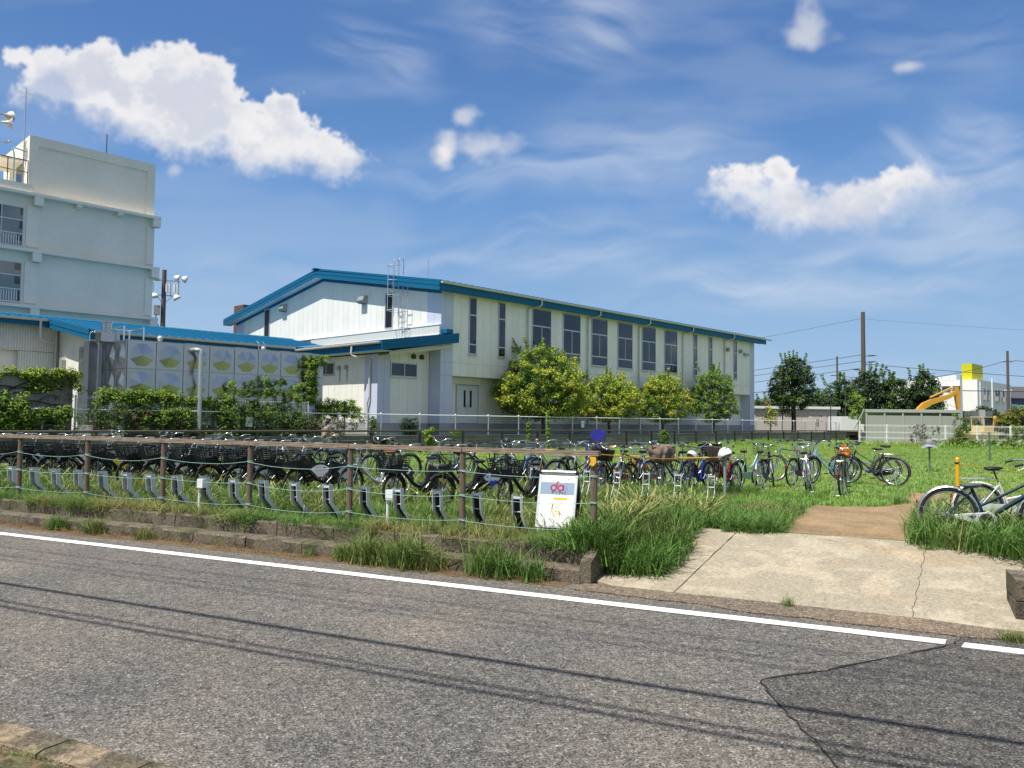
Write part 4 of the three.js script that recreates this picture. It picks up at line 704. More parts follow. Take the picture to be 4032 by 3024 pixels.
const ordinal = ['first', 'second', 'third', 'fourth', 'fifth', 'sixth', 'seventh', 'eighth', 'ninth', 'tenth', 'eleventh', 'twelfth', 'thirteenth', 'fourteenth', 'fifteenth', 'sixteenth', 'seventeenth', 'eighteenth', 'nineteenth', 'twentieth'];
function rack(s, n, turn, label, group, y = 0) {
  const t = thing('cycle_rack', label, 'bike rack', R(s, y, n), turn, group);
  for (const [k, name] of [['sideA', 'side_plate'], ['sideB', 'side_plate'], ['top', 'top_plate'], ...(y < 0 ? [['liner', 'rubber_liner']] : []), ['foot', 'foot_plate'], ['cross', 'cross_bar']]) { const m = new THREE.Mesh(rackParts[k], k === 'liner' ? M.rubber : M.steelWhite); m.name = name; m.castShadow = m.receiveShadow = true; t.add(m); }
}
M.rackDark = std(lin(0.3, 0.3, 0.3), 0.5, 0.4);
[-4.3, -4.91, -5.52, -6.13, -6.73, -7.37, -7.99, -8.6, -9.22, -9.86, -10.45, -11.07, -11.65, -12.28, -12.91, -13.51, -14.11, -14.72].forEach((s, i) => rack(s, 9.36 + rr(-0.03, 0.03), TR + Math.PI / 2 + rr(-0.05, 0.05) + 0.12, `white steel rack channel, ${ordinal[i]} from the sandwich board along the timber fence`, 'rack channels behind the timber fence', -0.04));
[-2.74, -3.34, -3.93, -4.49, -5.09, -5.65, -6.21, -6.74, -8.43].forEach((s, i) => rack(s, 14.25, TR - Math.PI / 2 + rr(-0.04, 0.04) + 0.1, `white steel rack channel, ${ordinal[i]} from the dirt path in the inner row`, 'rack channels of the inner row', 0));
single('rack_rail', (() => { const g = box(-5.4, -2.6, 0.0, 0.02, -14.2, -14.1); g.rotateY(TR); return g; })(), M.galv, 'pale flat steel strip joining the inner rack channels on the ground', 'rail');

// ---------------------------------------------------------------- sandwich board
{
  const s0 = -3.93, n0 = 9.9, t = thing('sandwich_board', 'white poster sandwich board leaning in tall grass by the fence end', 'sign', R(s0, -0.05, n0), TR + 0.06);
  const c = document.createElement('canvas'); c.width = 512; c.height = 760; const x = c.getContext('2d');
  x.fillStyle = '#fbfbf8'; x.fillRect(0, 0, 512, 760);
  x.fillStyle = '#8fa3bb'; x.fillRect(0, 112, 512, 188);
  x.strokeStyle = '#a8283c'; x.lineWidth = 22; x.beginPath(); x.arc(196, 196, 40, 0, 7); x.stroke(); x.beginPath(); x.arc(302, 196, 40, 0, 7); x.stroke();
  x.lineWidth = 16; x.beginPath(); x.moveTo(240, 200); x.lineTo(240, 122); x.quadraticCurveTo(246, 96, 276, 104); x.stroke(); x.beginPath(); x.moveTo(228, 140); x.lineTo(262, 140); x.stroke(); x.beginPath(); x.moveTo(350, 150); x.lineTo(350, 240); x.stroke();
  x.strokeStyle = '#7c93a8'; x.lineWidth = 15; x.beginPath(); x.moveTo(396, 150); x.lineTo(396, 190); x.quadraticCurveTo(390, 222, 372, 238); x.moveTo(396, 190); x.quadraticCurveTo(404, 222, 422, 240); x.stroke();
  // katakana under the emblem: da i cha ri
  x.strokeStyle = '#17202c'; x.lineWidth = 7; x.lineCap = 'round';
  const ink = (...ps) => { for (const p of ps) { x.beginPath(); p.forEach(([a, b], i) => (i ? x.lineTo(a, b) : x.moveTo(a, b))); x.stroke(); } };
  ink([[176, 248], [168, 266]], [[174, 256], [206, 254], [196, 276], [176, 292]], [[180, 268], [198, 278]], [[208, 244], [214, 250]], [[216, 242], [222, 248]]);
  ink([[262, 246], [234, 272]], [[248, 262], [248, 294]]);
  ink([[306, 246], [282, 254]], [[278, 264], [314, 262]], [[298, 252], [298, 276], [286, 292]]);
  ink([[322, 268], [344, 264], [338, 274]], [[328, 260], [336, 290]]);
  ink([[362, 250], [362, 272]], [[382, 246], [382, 272], [368, 292]]);
  x.fillStyle = '#9aa3ab'; x.font = '15px sans-serif'; x.fillText('DAICHARI', 232, 316);
  x.fillText('Powered by', 88, 360); x.fillStyle = '#efb73e'; x.fillRect(206, 340, 214, 38);
  x.strokeStyle = '#b9bfc2'; x.lineWidth = 2; x.strokeRect(118, 406, 270, 56); x.strokeStyle = '#8a9094'; x.lineWidth = 3;
  for (let k = 0; k < 8; k++) { const a = 140 + k * 28; ink([[a, 424], [a + 18, 424]], [[a + 2, 434], [a + 16, 434]], [[a + 9, 418], [a + 9, 446]], [[a + 2, 446], [a + 17, 446]]); }
  x.strokeStyle = '#efb73e'; x.lineWidth = 12; x.beginPath(); x.arc(256, 546, 56, 0, 7); x.stroke(); x.lineWidth = 9; x.beginPath(); x.moveTo(216, 506); x.lineTo(296, 586); x.stroke();
  x.strokeStyle = '#8a7a4e'; x.lineWidth = 4; x.beginPath(); x.arc(236, 556, 16, 0, 7); x.stroke(); x.beginPath(); x.arc(278, 556, 16, 0, 7); x.stroke(); ink([[236, 556], [252, 532], [270, 532], [278, 556]], [[252, 532], [262, 556], [270, 532]]);
  x.fillStyle = '#e3c98e'; x.fillRect(232, 622, 48, 8); x.fillStyle = '#b7bcc0'; x.beginPath(); x.arc(412, 66, 20, 0, 7); x.fill();
  const ct = new THREE.CanvasTexture(c); ct.colorSpace = THREE.SRGBColorSpace;
  const lean = 0.25, h = 0.74, w = 0.27;
  const leaf = (sgn) => (g) => { g.translate(0, -0.9, 0).rotateX(-sgn * lean).translate(0, 0.9, 0); return g; };
  const poster = new THREE.PlaneGeometry(w * 2 - 0.07, h - 0.06); poster.translate(0, 0.47, 0.016);
  part(t, 'poster', leaf(1)(poster), new THREE.MeshStandardMaterial({ map: ct, roughness: 0.35 }));
  part(t, 'backing', leaf(1)(box(-w + 0.02, w - 0.02, 0.11, 0.84, -0.004, 0.012)), M.white);
  part(t, 'frame', leaf(1)(mg([box(-w, -w + 0.035, 0.1, 0.84, -0.006, 0.022), box(w - 0.035, w, 0.1, 0.84, -0.006, 0.022), box(-w + 0.035, w - 0.035, 0.1, 0.13, -0.006, 0.021)])), M.steelWhite);
  part(t, 'top_bar', leaf(1)(mg([rod([-w + 0.02, 0.845, 0.01], [w - 0.02, 0.845, 0.01], 0.032, 10)])), M.alloy);
  for (const q of [-1, 1]) part(t, 'corner_cap', leaf(1)(at(new THREE.SphereGeometry(0.034, 10, 8), q * (w - 0.02), 0.845, 0.01)), M.black);
  for (const q of [-1, 1]) part(t, 'leg', leaf(1)(rod([q * (w - 0.04), 0.12, 0], [q * (w - 0.035), -0.04, 0.0], 0.014, 8)), M.white);
  const dark = std(lin(0.05, 0.055, 0.05), 0.5);
  part(t, 'rear_panel', leaf(-1)(box(-w + 0.01, w - 0.01, 0.02, 0.84, -0.05, -0.036)), dark);
  for (const q of [-1, 1]) part(t, 'rear_leg', leaf(-1)(rod([q * (w - 0.01), 0.86, -0.03], [q * (w - 0.01), -0.03, -0.03], 0.014, 8)), M.alloy);
}

// ---------------------------------------------------------------- rope posts, ropes, what hangs on them
M.rope = (() => { const n = 64; return new THREE.MeshStandardMaterial({ map: tex(n, (i, j) => ((i + j) % 32 < 17 ? [0.86, 0.68, 0.16] : [0.06, 0.06, 0.06]), true, 1), roughness: 0.8 }); })();
M.ropePlain = std(lin(0.62, 0.36, 0.08), 0.8);
function rope(pts, r, label, striped = true) {
  const P3 = pts.map((p) => (p.isVector3 ? p : V(...p))); let g;
  const c = new THREE.CatmullRomCurve3(P3, false, 'catmullrom', 0.5), L = c.getLength();
  g = new THREE.TubeGeometry(c, Math.max(24, Math.round(L * 5)), r, 5); const uv = g.attributes.uv; for (let i = 0; i < uv.count; i++) uv.setXY(i, uv.getX(i) * L * 14, uv.getY(i));
  return single('barrier_rope', g, striped ? M.rope : M.ropePlain, label, 'rope');
}
const postTop = {};
function ropePost(key, s, n, h, r, mat, label, yBase = 0) {
  const t = thing('rope_post', label, 'post', R(s, yBase, n)); part(t, 'pipe', rod([0, -0.1, 0], [0, h, 0], r, 10), mat); part(t, 'cap', rod([0, h, 0], [0, h + 0.035, 0], r * 1.12, 10, r * 0.7), mat); postTop[key] = R(s, yBase + h - 0.04, n); return t;
}
const toSN = (p) => [p.x * Math.sin(RB) + p.z * Math.cos(RB), p.x * Math.cos(RB) - p.z * Math.sin(RB)];
const M_galvPost = std(lin(0.3, 0.33, 0.33), 0.6, 0.3), M_green = std(lin(0.12, 0.19, 0.17), 0.6, 0.2), M_yel = std(lin(0.78, 0.42, 0.01), 0.45);
{
  const sn = (x, z) => toSN(V(x, 0, z));
  ropePost('helmet', ...sn(4.25, -15.6), 0.84, 0.03, M_galvPost, 'grey pipe post carrying the white helmet');
  ropePost('mid', ...sn(8.89, -20.7), 0.86, 0.03, M_galvPost, 'leaning grey pipe post among the parked bicycles by the dirt path');
  ropePost('hat', ...sn(13.44, -25.2), 0.9, 0.03, M_green, 'dark green pipe post under the grey bucket hat');
  ropePost('far', ...sn(20.56, -33.7), 1.2, 0.04, M_green, 'tall green pipe post alone on the lawn before the mesh fence');
  const y = ropePost('yellow', ...sn(8.36, -14.7), 0.86, 0.038, M_yel, 'yellow bollard post with black band beside the white bicycle');
  part(y, 'black_band', rod([0, 0.77, 0], [0, 0.81, 0], 0.0395, 10), M.black); part(y, 'lower_band', rod([0, 0.28, 0], [0, 0.36, 0], 0.0395, 10), std(lin(0.2, 0.03, 0.02), 0.6));
  ropePost('b1', -12.6, 17.6, 0.86, 0.03, M_galvPost, 'grey rope post deep among the shared bicycles'); ropePost('b2', -7.4, 17.4, 0.86, 0.03, M_galvPost, 'grey rope post behind the bicycle with the dark helmet');
  const end = R(-3.16, 1.1, fenceN - 0.02), mid = (a, b, t, sag) => a.clone().lerp(b, t).add(V(0, -sag, 0));
  const span = (a, b, sag) => [a, mid(a, b, 0.25, sag * 0.75), mid(a, b, 0.5, sag), mid(a, b, 0.75, sag * 0.75), b];
  rope([...span(end, postTop.helmet.clone().add(V(0, 0.03, 0)), 0.06)], 0.008, 'yellow and black rope from timber fence end to the helmet post');
  rope([...span(postTop.helmet, postTop.mid, 0.1)], 0.007, 'yellow rope from the helmet post to the leaning grey post');
  rope([...span(postTop.mid, postTop.far, 0.05)], 0.008, 'yellow and black rope from the leaning grey post across the lawn');
  rope([...span(postTop.b1, postTop.b2, 0.08)], 0.01, 'tan rope strung behind the shared bicycles', false);
  rope([...span(postTop.b2, postTop.helmet, 0.06)], 0.01, 'tan rope from behind the shared bicycles to the helmet post', false);
  rope([...span(postTop.yellow.clone().add(V(0, -0.04, 0)), R(3.6, 0.72, 13.6), 0.05)], 0.009, 'yellow and black rope leaving the yellow bollard towards the frame edge');
}
function ellip(rx, ry, rz, n = 18, m = 12) { return plain(new THREE.SphereGeometry(1, n, m).scale(rx, ry, rz)); }
function helmet(label, pos, turn, mat, s = 1, tilt = 0) {
  const t = thing('bicycle_helmet', label, 'helmet', pos, turn); t.rotation.order = 'YXZ'; t.rotation.x = tilt;
  const g = new THREE.SphereGeometry(1, 28, 14, 0, Math.PI * 2, 0, Math.PI * 0.6); const p = g.attributes.position;
  for (let i = 0; i < p.count; i++) { const x = p.getX(i), y = p.getY(i), z = p.getZ(i); p.setXYZ(i, x * 0.105 * s, y * 0.13 * s + (z > 0 ? 0 : -0.012 * s * -z), z * 0.14 * s); } g.computeVertexNormals();
  part(t, 'shell', plain(g), mat);
  for (let k = -2; k <= 2; k++) for (let q = 0; q < 2; q++) { const a = k * 0.4, e = q ? 0.75 : 1.15; const v = ellip(0.011 * s, 0.01 * s, 0.036 * s, 8, 6); v.translate(Math.sin(a) * 0.098 * s * Math.sin(e), Math.cos(a) * 0.118 * s * Math.sin(e) + 0.01 * s, Math.cos(e) * 0.13 * s * (q ? 1 : -1) * (q ? 0.9 : 0.8)); part(t, 'vent', v, M.black); }
  part(t, 'strap', tube([[-0.1 * s, -0.03 * s, 0], [-0.07 * s, -0.16 * s, 0.03 * s], [0.07 * s, -0.16 * s, 0.03 * s], [0.1 * s, -0.03 * s, 0]], 0.006, 4, 14), M.black);
}
helmet('white vented helmet perched on the grey pipe post', V(4.25, 0.86, -15.6), 0.6, M.white, 1.12, -0.5);
{ // bucket hat
  const t = thing('bucket_hat', 'pale grey bucket hat hung on the green pipe post', 'hat', V(13.44, 0.84, -25.2), 0.3); const fab = mottled([0.55, 0.55, 0.6], 0.12, 0.4, 71);
  const h = lathe([[0.001, 0.2], [0.07, 0.195], [0.1, 0.16], [0.115, 0.06], [0.13, 0.03], [0.21, -0.04], [0.235, -0.06]], 22); const p = h.attributes.position; for (let i = 0; i < p.count; i++) { const a = Math.atan2(p.getZ(i), p.getX(i)), r = Math.hypot(p.getX(i), p.getZ(i)); if (r > 0.14) p.setY(i, p.getY(i) + 0.03 * Math.sin(a * 3 + 1)); const f = 1 + 0.14 * (fbm(Math.cos(a) * 2 + 5, Math.sin(a) * 2 + p.getY(i) * 9, 3) - 0.5); p.setX(i, p.getX(i) * f); p.setZ(i, p.getZ(i) * f); } h.computeVertexNormals();
  part(t, 'crown', h, fab); part(t, 'band', rod([0, 0.04, 0], [0, 0.07, 0], 0.128, 22, 0.122, true), std(lin(0.12, 0.12, 0.14), 0.8));
}

// ---------------------------------------------------------------- bicycles
const paint = (r, g, b, rough = 0.35, metal = 0.2) => std(lin(r, g, b), rough, metal);
const PT = { black: paint(0.012, 0.012, 0.014), graphite: paint(0.05, 0.055, 0.06), silver: paint(0.5, 0.52, 0.54, 0.3, 0.7), white: paint(0.75, 0.76, 0.75), red: paint(0.35, 0.012, 0.016), crimson: paint(0.2, 0.008, 0.014), blue: paint(0.01, 0.025, 0.3), navy: paint(0.012, 0.02, 0.06), teal: paint(0.006, 0.03, 0.045), sky: paint(0.22, 0.4, 0.62), slate: paint(0.1, 0.14, 0.2), mint: paint(0.35, 0.6, 0.55), cyan: paint(0.05, 0.35, 0.6) };
M.saddleBlack = std(lin(0.014, 0.014, 0.016), 0.5); M.saddleBrown = std(lin(0.2, 0.055, 0.02), 0.55); M.saddleGrey = std(lin(0.09, 0.09, 0.09), 0.7);
M.lampGlass = std(lin(0.7, 0.72, 0.74), 0.1, 0.3); M.redGlass = std(lin(0.4, 0.008, 0.012), 0.2); M.taupe = std(lin(0.15, 0.11, 0.095), 0.7); M.amber = std(lin(0.7, 0.3, 0.02), 0.4);
const wheelCache = {};
function wheelGeos(r) {
  if (wheelCache[r]) return wheelCache[r];
  const tyre = plain(new THREE.TorusGeometry(r - 0.02, 0.02, 7, 36)), rim = plain(new THREE.TorusGeometry(r - 0.048, 0.012, 5, 36)), sp = [];
  for (let k = 0; k < 28; k++) { const a = (k / 28) * Math.PI * 2, b = a + (k % 2 ? 0.55 : -0.55), z = k % 4 < 2 ? 0.028 : -0.028; sp.push(rod([0.018 * Math.cos(b), 0.018 * Math.sin(b), z], [(r - 0.05) * Math.cos(a), (r - 0.05) * Math.sin(a), 0], 0.0018, 3, 0.0018, true)); }
  return (wheelCache[r] = { tyre, rim, spokes: mg(sp), hub: rod([0, 0, -0.05], [0, 0, 0.05], 0.022, 10) });
}
const saddleGeo = (() => {
  const g = new THREE.SphereGeometry(1, 20, 12), p = g.attributes.position;
  for (let i = 0; i < p.count; i++) { const x = p.getX(i), y = p.getY(i), z = p.getZ(i), t = clamp((x + 1) / 2); const w = mix(0.088, 0.026, smooth(0.25, 0.95, t)), rear = x < -0.6 ? 0.012 * (-x - 0.6) / 0.4 : 0; p.setXYZ(i, x * 0.135 - 0.01, (y > 0 ? y * 0.03 : y * 0.045 * (1 - 0.5 * t)) + rear, z * w); }
  g.computeVertexNormals(); return plain(g);
})();
function fenderGeo(r, a0, a1, w = 0.026) {
  const out = [], N = 18, prof = [[-w, -0.012], [-w * 0.6, 0.004], [0, 0.009], [w * 0.6, 0.004], [w, -0.012]];
  const P = (i, j) => { const a = mix(a0, a1, i / N), rad = r + 0.022 + prof[j][1]; return [rad * Math.cos(a), rad * Math.sin(a), prof[j][0]]; };
  for (let i = 0; i < N; i++) for (let j = 0; j < 4; j++) out.push([P(i, j), P(i + 1, j), P(i + 1, j + 1)], [P(i, j), P(i + 1, j + 1), P(i, j + 1)]);
  return tris(out);
}
function frustum(a, b, h, y, t = 0.006) { return { a, b, h, y, t }; }
function basketGeo(kind, wt, dt, wb, db, h) {                      // top and bottom width (z) and depth (x), bottom at y = 0, front at +x
  const at2 = (k) => ({ w: mix(wb, wt, k) / 2, x0: 0, x1: mix(db, dt, k) }), g = [];
  const ring = (k, th, tk) => { const q = at2(k), y = k * h; g.push(box(q.x0, q.x1, y, y + th, -q.w, -q.w + tk), box(q.x0, q.x1, y, y + th, q.w - tk, q.w), box(q.x0, q.x0 + tk, y, y + th, -q.w + tk, q.w - tk), box(q.x1 - tk, q.x1, y, y + th, -q.w + tk, q.w - tk)); };
  const post = (k0, z0, z1, x0, x1, r) => g.push(rod([x0, 0, z0], [x1, h, z1], r, 4, r, true));
  const b = at2(0), c = at2(1);
  if (kind === 'slat') {
    for (let k = 0; k < 8; k++) ring(k / 8 + 0.04, h * 0.042, 0.006);
    g.push(box(b.x0, b.x1, -0.005, 0.01, -b.w, b.w)); for (let k = 0; k < 5; k++) { const t = k / 4; for (const s of [-1, 1]) post(0, s * b.w, s * c.w, mix(b.x0 + 0.01, b.x1 - 0.01, t), mix(c.x0 + 0.01, c.x1 - 0.01, t), 0.007); post(0, mix(-b.w, b.w, t), mix(-c.w, c.w, t), b.x1 - 0.004, c.x1 - 0.004, 0.007); }
    g.push(box(b.x0, b.x1 + 0.01, -0.005, h * 0.24, -b.w - 0.004, -b.w + 0.004), box(b.x0, b.x1 + 0.01, -0.005, h * 0.24, b.w - 0.004, b.w + 0.004), box(b.x1, b.x1 + 0.012, -0.005, h * 0.24, -b.w, b.w));
  } else if (kind === 'solid') {
    const q = [[b.x0, -b.w], [b.x1, -b.w], [b.x1, b.w], [b.x0, b.w]], r = [[c.x0, -c.w], [c.x1, -c.w], [c.x1, c.w], [c.x0, c.w]], o = [];
    for (let i = 0; i < 4; i++) { const j = (i + 1) % 4; o.push([[q[i][0], 0, q[i][1]], [q[j][0], 0, q[j][1]], [r[j][0], h, r[j][1]]], [[q[i][0], 0, q[i][1]], [r[j][0], h, r[j][1]], [r[i][0], h, r[i][1]]]); }
    g.push(tris(o)); ring(0.96, 0.018, 0.012); g.push(box(b.x0, b.x1, 0, 0.008, -b.w, b.w));
    for (let k = 1; k < 9; k++) { const t = k / 9; post(0, mix(-b.w, b.w, t), mix(-c.w, c.w, t), b.x1 + 0.004, c.x1 + 0.004, 0.003); }
  } else {
    for (const k of [0, 0.25, 0.5, 0.75]) ring(k, 0.004, 0.004); ring(0.98, 0.012, 0.01);
    for (let k = 0; k <= 9; k++) { const t = k / 9; post(0, mix(-b.w, b.w, t), mix(-c.w, c.w, t), b.x1, c.x1, 0.0022); post(0, mix(-b.w, b.w, t), mix(-c.w, c.w, t), b.x0, c.x0, 0.0022); for (const s of [-1, 1]) post(0, s * b.w, s * c.w, mix(b.x0, b.x1, t), mix(c.x0, c.x1, t), 0.0022); g.push(rod([b.x0, 0.002, mix(-b.w, b.w, t)], [b.x1, 0.002, mix(-b.w, b.w, t)], 0.002, 3, 0.002, true)); }
  }
  return mg(g);
}
const fanCache = {};
function fanMaterial(kind) {
  if (fanCache[kind]) return fanCache[kind];
  const c = document.createElement('canvas'); c.width = c.height = 256; const x = c.getContext('2d'); const bg = { yellow: '#c9b81e', white: '#d9dcdc', blue: '#d5dce6', green: '#2f9a2c' }[kind];
  x.fillStyle = bg; x.fillRect(0, 0, 256, 256);
  if (kind === 'yellow') { x.fillStyle = '#4a4a12'; x.font = 'bold 50px sans-serif'; x.fillText('HELLO', 60, 92); }
  if (kind === 'white') { x.fillStyle = '#d8572f'; x.font = 'bold 46px sans-serif'; x.fillText('da', 78, 84); x.beginPath(); x.arc(168, 66, 16, 0, 7); x.fill(); x.fillStyle = '#8a8f94'; x.fillRect(84, 98, 90, 10); }
  if (kind === 'blue') { x.fillStyle = '#26377c'; x.font = 'bold 44px sans-serif'; x.fillText('Z', 62, 92); x.font = '22px sans-serif'; x.fillText('cycle', 104, 88); x.fillStyle = '#2643b0'; for (let k = 0; k < 9; k++) { x.beginPath(); x.arc(70 + k * 15, 150 + (k % 3) * 10, 16, 0, 7); x.fill(); } x.fillRect(60, 150, 140, 110); }
  if (kind === 'green') { x.fillStyle = '#9fd49b'; x.font = 'bold 34px sans-serif'; x.fillText('LCC', 84, 84); x.fillStyle = '#1d5a20'; x.fillRect(130, 110, 20, 60); }
  const t = new THREE.CanvasTexture(c); t.colorSpace = THREE.SRGBColorSpace; return (fanCache[kind] = new THREE.MeshStandardMaterial({ map: t, roughness: 0.4, side: THREE.DoubleSide }));
}
function bike(o, label, pos, heading, group) {
  const r = o.r ?? 0.33, wb = o.wb ?? 1.1, t = thing(o.name ?? 'bicycle', label, 'bicycle', pos, Math.atan2(-heading[1], heading[0]), group);
  t.rotation.order = 'YXZ'; t.rotation.x = o.lean ?? 0.06;
  const fm = o.paint ?? PT.black, tr = o.trim ?? M.alloy, RH = [-wb * 0.46, r], FH = [wb * 0.54, r], BBy = Math.min(0.29, r + 0.0), BB = [RH[0] + 0.43, BBy], ST = [BB[0] - 0.16, BBy + (o.high ? 0.5 : 0.4)];
  const HB = [FH[0] - 0.15, r + 0.36], HT = [FH[0] - 0.2, r + 0.5], barY = o.barY ?? r + 0.68;
  const ax = V(HT[0] - HB[0], HT[1] - HB[1], 0).normalize(), piv = V(HB[0], HB[1], 0), q = new THREE.Quaternion().setFromAxisAngle(ax, o.steer ?? 0.2);
  const turnF = (m) => { m.quaternion.premultiply(q); m.position.sub(piv).applyQuaternion(q).add(piv); return m; };
  const add = (name, g, mat, parent = t) => { const m = new THREE.Mesh(g, mat); m.name = name; m.castShadow = m.receiveShadow = true; parent.add(m); return m; };
  const W = wheelGeos(r), wheel = (name, c) => { const w = new THREE.Group(); w.name = name; w.position.set(c[0], c[1], 0); w.rotation.z = rr(0, 0.2); t.add(w); add('tyre', W.tyre, M.rubber, w); add('rim', W.rim, o.rim ?? M.alloy, w); add('spoke', W.spokes, M.alloy, w); add('hub', W.hub, M.alloy, w); return w; };
  wheel('rear_wheel', RH); turnF(wheel('front_wheel', FH));
  const z = (p, zz = 0) => [p[0], p[1], zz], fr = [];
  const fat = o.fat ?? 0.02;
  if (o.frame === 'diamond') fr.push(rod(z(HB), z(BB), fat, 8), rod(z(HT), z([ST[0] + 0.01, ST[1] - 0.03]), fat * 0.85, 8));
  else if (o.frame === 'straight') fr.push(rod(z(HB), z(BB), fat * 1.15, 8), rod(z([HT[0] + 0.02, HT[1] - 0.03]), z([BB[0] - 0.07, BB[1] + 0.17]), fat * 0.7, 8));
  else fr.push(tube([z(HB), [mix(HB[0], BB[0], 0.35), mix(HB[1], BB[1], 0.48), 0], [mix(HB[0], BB[0], 0.65), mix(HB[1], BB[1], 0.86), 0], z(BB)], fat * 1.2, 8, 14));
  if (o.frame === 'step') fr.push(tube([z([HT[0] + 0.02, HT[1] - 0.05]), [mix(HT[0], BB[0], 0.45), mix(HT[1], BB[1], 0.5) - 0.02, 0], [BB[0] - 0.05, BB[1] + 0.16, 0]], fat * 0.75, 7, 14));
  fr.push(rod(z(BB), z(ST), fat * 0.85, 8), rod(z(HB), z(HT), fat * 1.1, 8), rod([BB[0], BB[1], -0.045], [BB[0], BB[1], 0.045], 0.024, 10));
  for (const s of [-1, 1]) fr.push(rod([BB[0] - 0.05, BB[1], s * 0.035], [RH[0], RH[1], s * 0.055], 0.01, 6), rod([ST[0], ST[1] - 0.04, s * 0.02], [RH[0], RH[1], s * 0.055], 0.008, 6));
  add('frame', mg(fr), fm);
  const fk = [rod(z([HB[0], HB[1] + 0.005]), z([HB[0] + 0.02, HB[1] - 0.03]), 0.022, 8)]; for (const s of [-1, 1]) fk.push(tube([[HB[0] + 0.015, HB[1] - 0.03, s * 0.05], [mix(HB[0], FH[0], 0.55), mix(HB[1], FH[1], 0.6), s * 0.05], [FH[0] - 0.03, mix(HB[1], FH[1], 0.85), s * 0.05], [FH[0], FH[1], s * 0.05]], 0.011, 6, 10));
  fk.push(rod([HB[0] + 0.015, HB[1] - 0.03, -0.05], [HB[0] + 0.015, HB[1] - 0.03, 0.05], 0.014, 6));
  turnF(add('fork', mg(fk), o.fork ?? fm));
  const sx = HT[0] - 0.035, st = turnF(add('stem', rod(z(HT), [sx, barY - 0.05, 0], 0.013, 8), M.alloy));
  const hb = o.bar ?? 'city', bars = { city: [[sx - 0.2, barY + 0.0, 0.29], [sx - 0.1, barY + 0.03, 0.27], [sx + 0.0, barY + 0.03, 0.19], [sx + 0.06, barY - 0.035, 0.09], [sx + 0.05, barY - 0.06, 0]], flat: [[sx - 0.04, barY, 0.3], [sx - 0.01, barY - 0.005, 0.2], [sx + 0.01, barY - 0.03, 0.1], [sx + 0.01, barY - 0.045, 0]], wide: [[sx - 0.22, barY + 0.03, 0.3], [sx - 0.12, barY + 0.06, 0.27], [sx + 0.02, barY + 0.05, 0.2], [sx + 0.08, barY - 0.02, 0.1], [sx + 0.05, barY - 0.06, 0]] }[hb];
  const full = [...bars, ...bars.slice(0, -1).reverse().map((p) => [p[0], p[1], -p[2]])];
  const hbM = turnF(add('handlebar', tube(full, 0.0115, 7, 40), o.barMat ?? M.chrome));
  for (const s of [-1, 1]) {
    add('grip', rod([bars[0][0], bars[0][1], s * bars[0][2]], [mix(bars[0][0], bars[1][0], 0.9), mix(bars[0][1], bars[1][1], 0.9), s * mix(bars[0][2], bars[1][2], 0.9)], 0.017, 8), o.grip ?? M.black, hbM);
    add('brake_lever', tube([[bars[1][0] + 0.02, bars[1][1] - 0.015, s * bars[1][2]], [bars[1][0] + 0.0, bars[1][1] - 0.05, s * (bars[1][2] + 0.015)], [bars[0][0] + 0.03, bars[0][1] - 0.055, s * (bars[0][2] + 0.01)]], 0.006, 5, 10), M.chrome, hbM);
  }
  add('brake_cable', tube([[bars[1][0], bars[1][1] - 0.01, 0.24], [sx + 0.14, barY + 0.04, 0.12], [sx + 0.12, barY - 0.12, 0.04], [HB[0] + 0.03, HB[1] + 0.02, 0.02]], 0.0035, 4, 14), M.black, hbM);
  if (o.bell) add('bell', at(ellip(0.028, 0.02, 0.028, 10, 8), sx + 0.01, barY + 0.045, 0.17), o.bell, hbM);
  const sy = o.seatY ?? ST[1] + 0.13, spX = ST[0] - (sy - ST[1]) * 0.35;
  add('seat_post', rod(z(ST), [spX, sy, 0], 0.0125, 8), o.postMat ?? M.chrome); const sd = add('saddle', saddleGeo, o.saddle ?? M.saddleBlack); sd.position.set(spX + 0.01, sy + 0.035, 0); sd.rotation.z = 0.03;
  add('saddle_rail', mg([rod([spX - 0.07, sy + 0.005, 0.02], [spX + 0.09, sy + 0.0, 0.02], 0.004, 4), rod([spX - 0.07, sy + 0.005, -0.02], [spX + 0.09, sy + 0.0, -0.02], 0.004, 4)]), M.chrome, sd).position.set(-spX - 0.01, -sy - 0.035, 0);
  const cr = [rod([BB[0], BB[1], 0.06], [BB[0] + 0.12, BB[1] - 0.12, 0.075], 0.009, 6), rod([BB[0], BB[1], -0.06], [BB[0] - 0.12, BB[1] + 0.12, -0.075], 0.009, 6), plain(new THREE.TorusGeometry(0.075, 0.007, 5, 20).translate(BB[0], BB[1], 0.05))];
  const ck = add('crank', mg(cr), M.alloy); for (const [s, a] of [[1, [0.12, -0.12]], [-1, [-0.12, 0.12]]]) add('pedal', box(BB[0] + a[0] - 0.045, BB[0] + a[0] + 0.045, BB[1] + a[1] - 0.012, BB[1] + a[1] + 0.012, s > 0 ? 0.08 : -0.16, s > 0 ? 0.16 : -0.08), M.black, ck);
  if (o.fenders !== false) {
    const fe = o.fenderMat ?? M.black, a = add('rear_fender', fenderGeo(r, 0.15, Math.PI + 0.25), fe); a.position.set(RH[0], RH[1], 0); const b = add('front_fender', fenderGeo(r, 0.75, Math.PI - 0.05), fe); b.position.set(FH[0], FH[1], 0); turnF(b);
    const stays = []; for (const s of [-1, 1]) stays.push(rod([RH[0], RH[1], s * 0.055], [RH[0] - (r + 0.02) * Math.cos(0.25), RH[1] + (r + 0.02) * Math.sin(0.25), s * 0.02], 0.0025, 4)); add('fender_stay', mg(stays), M.alloy);
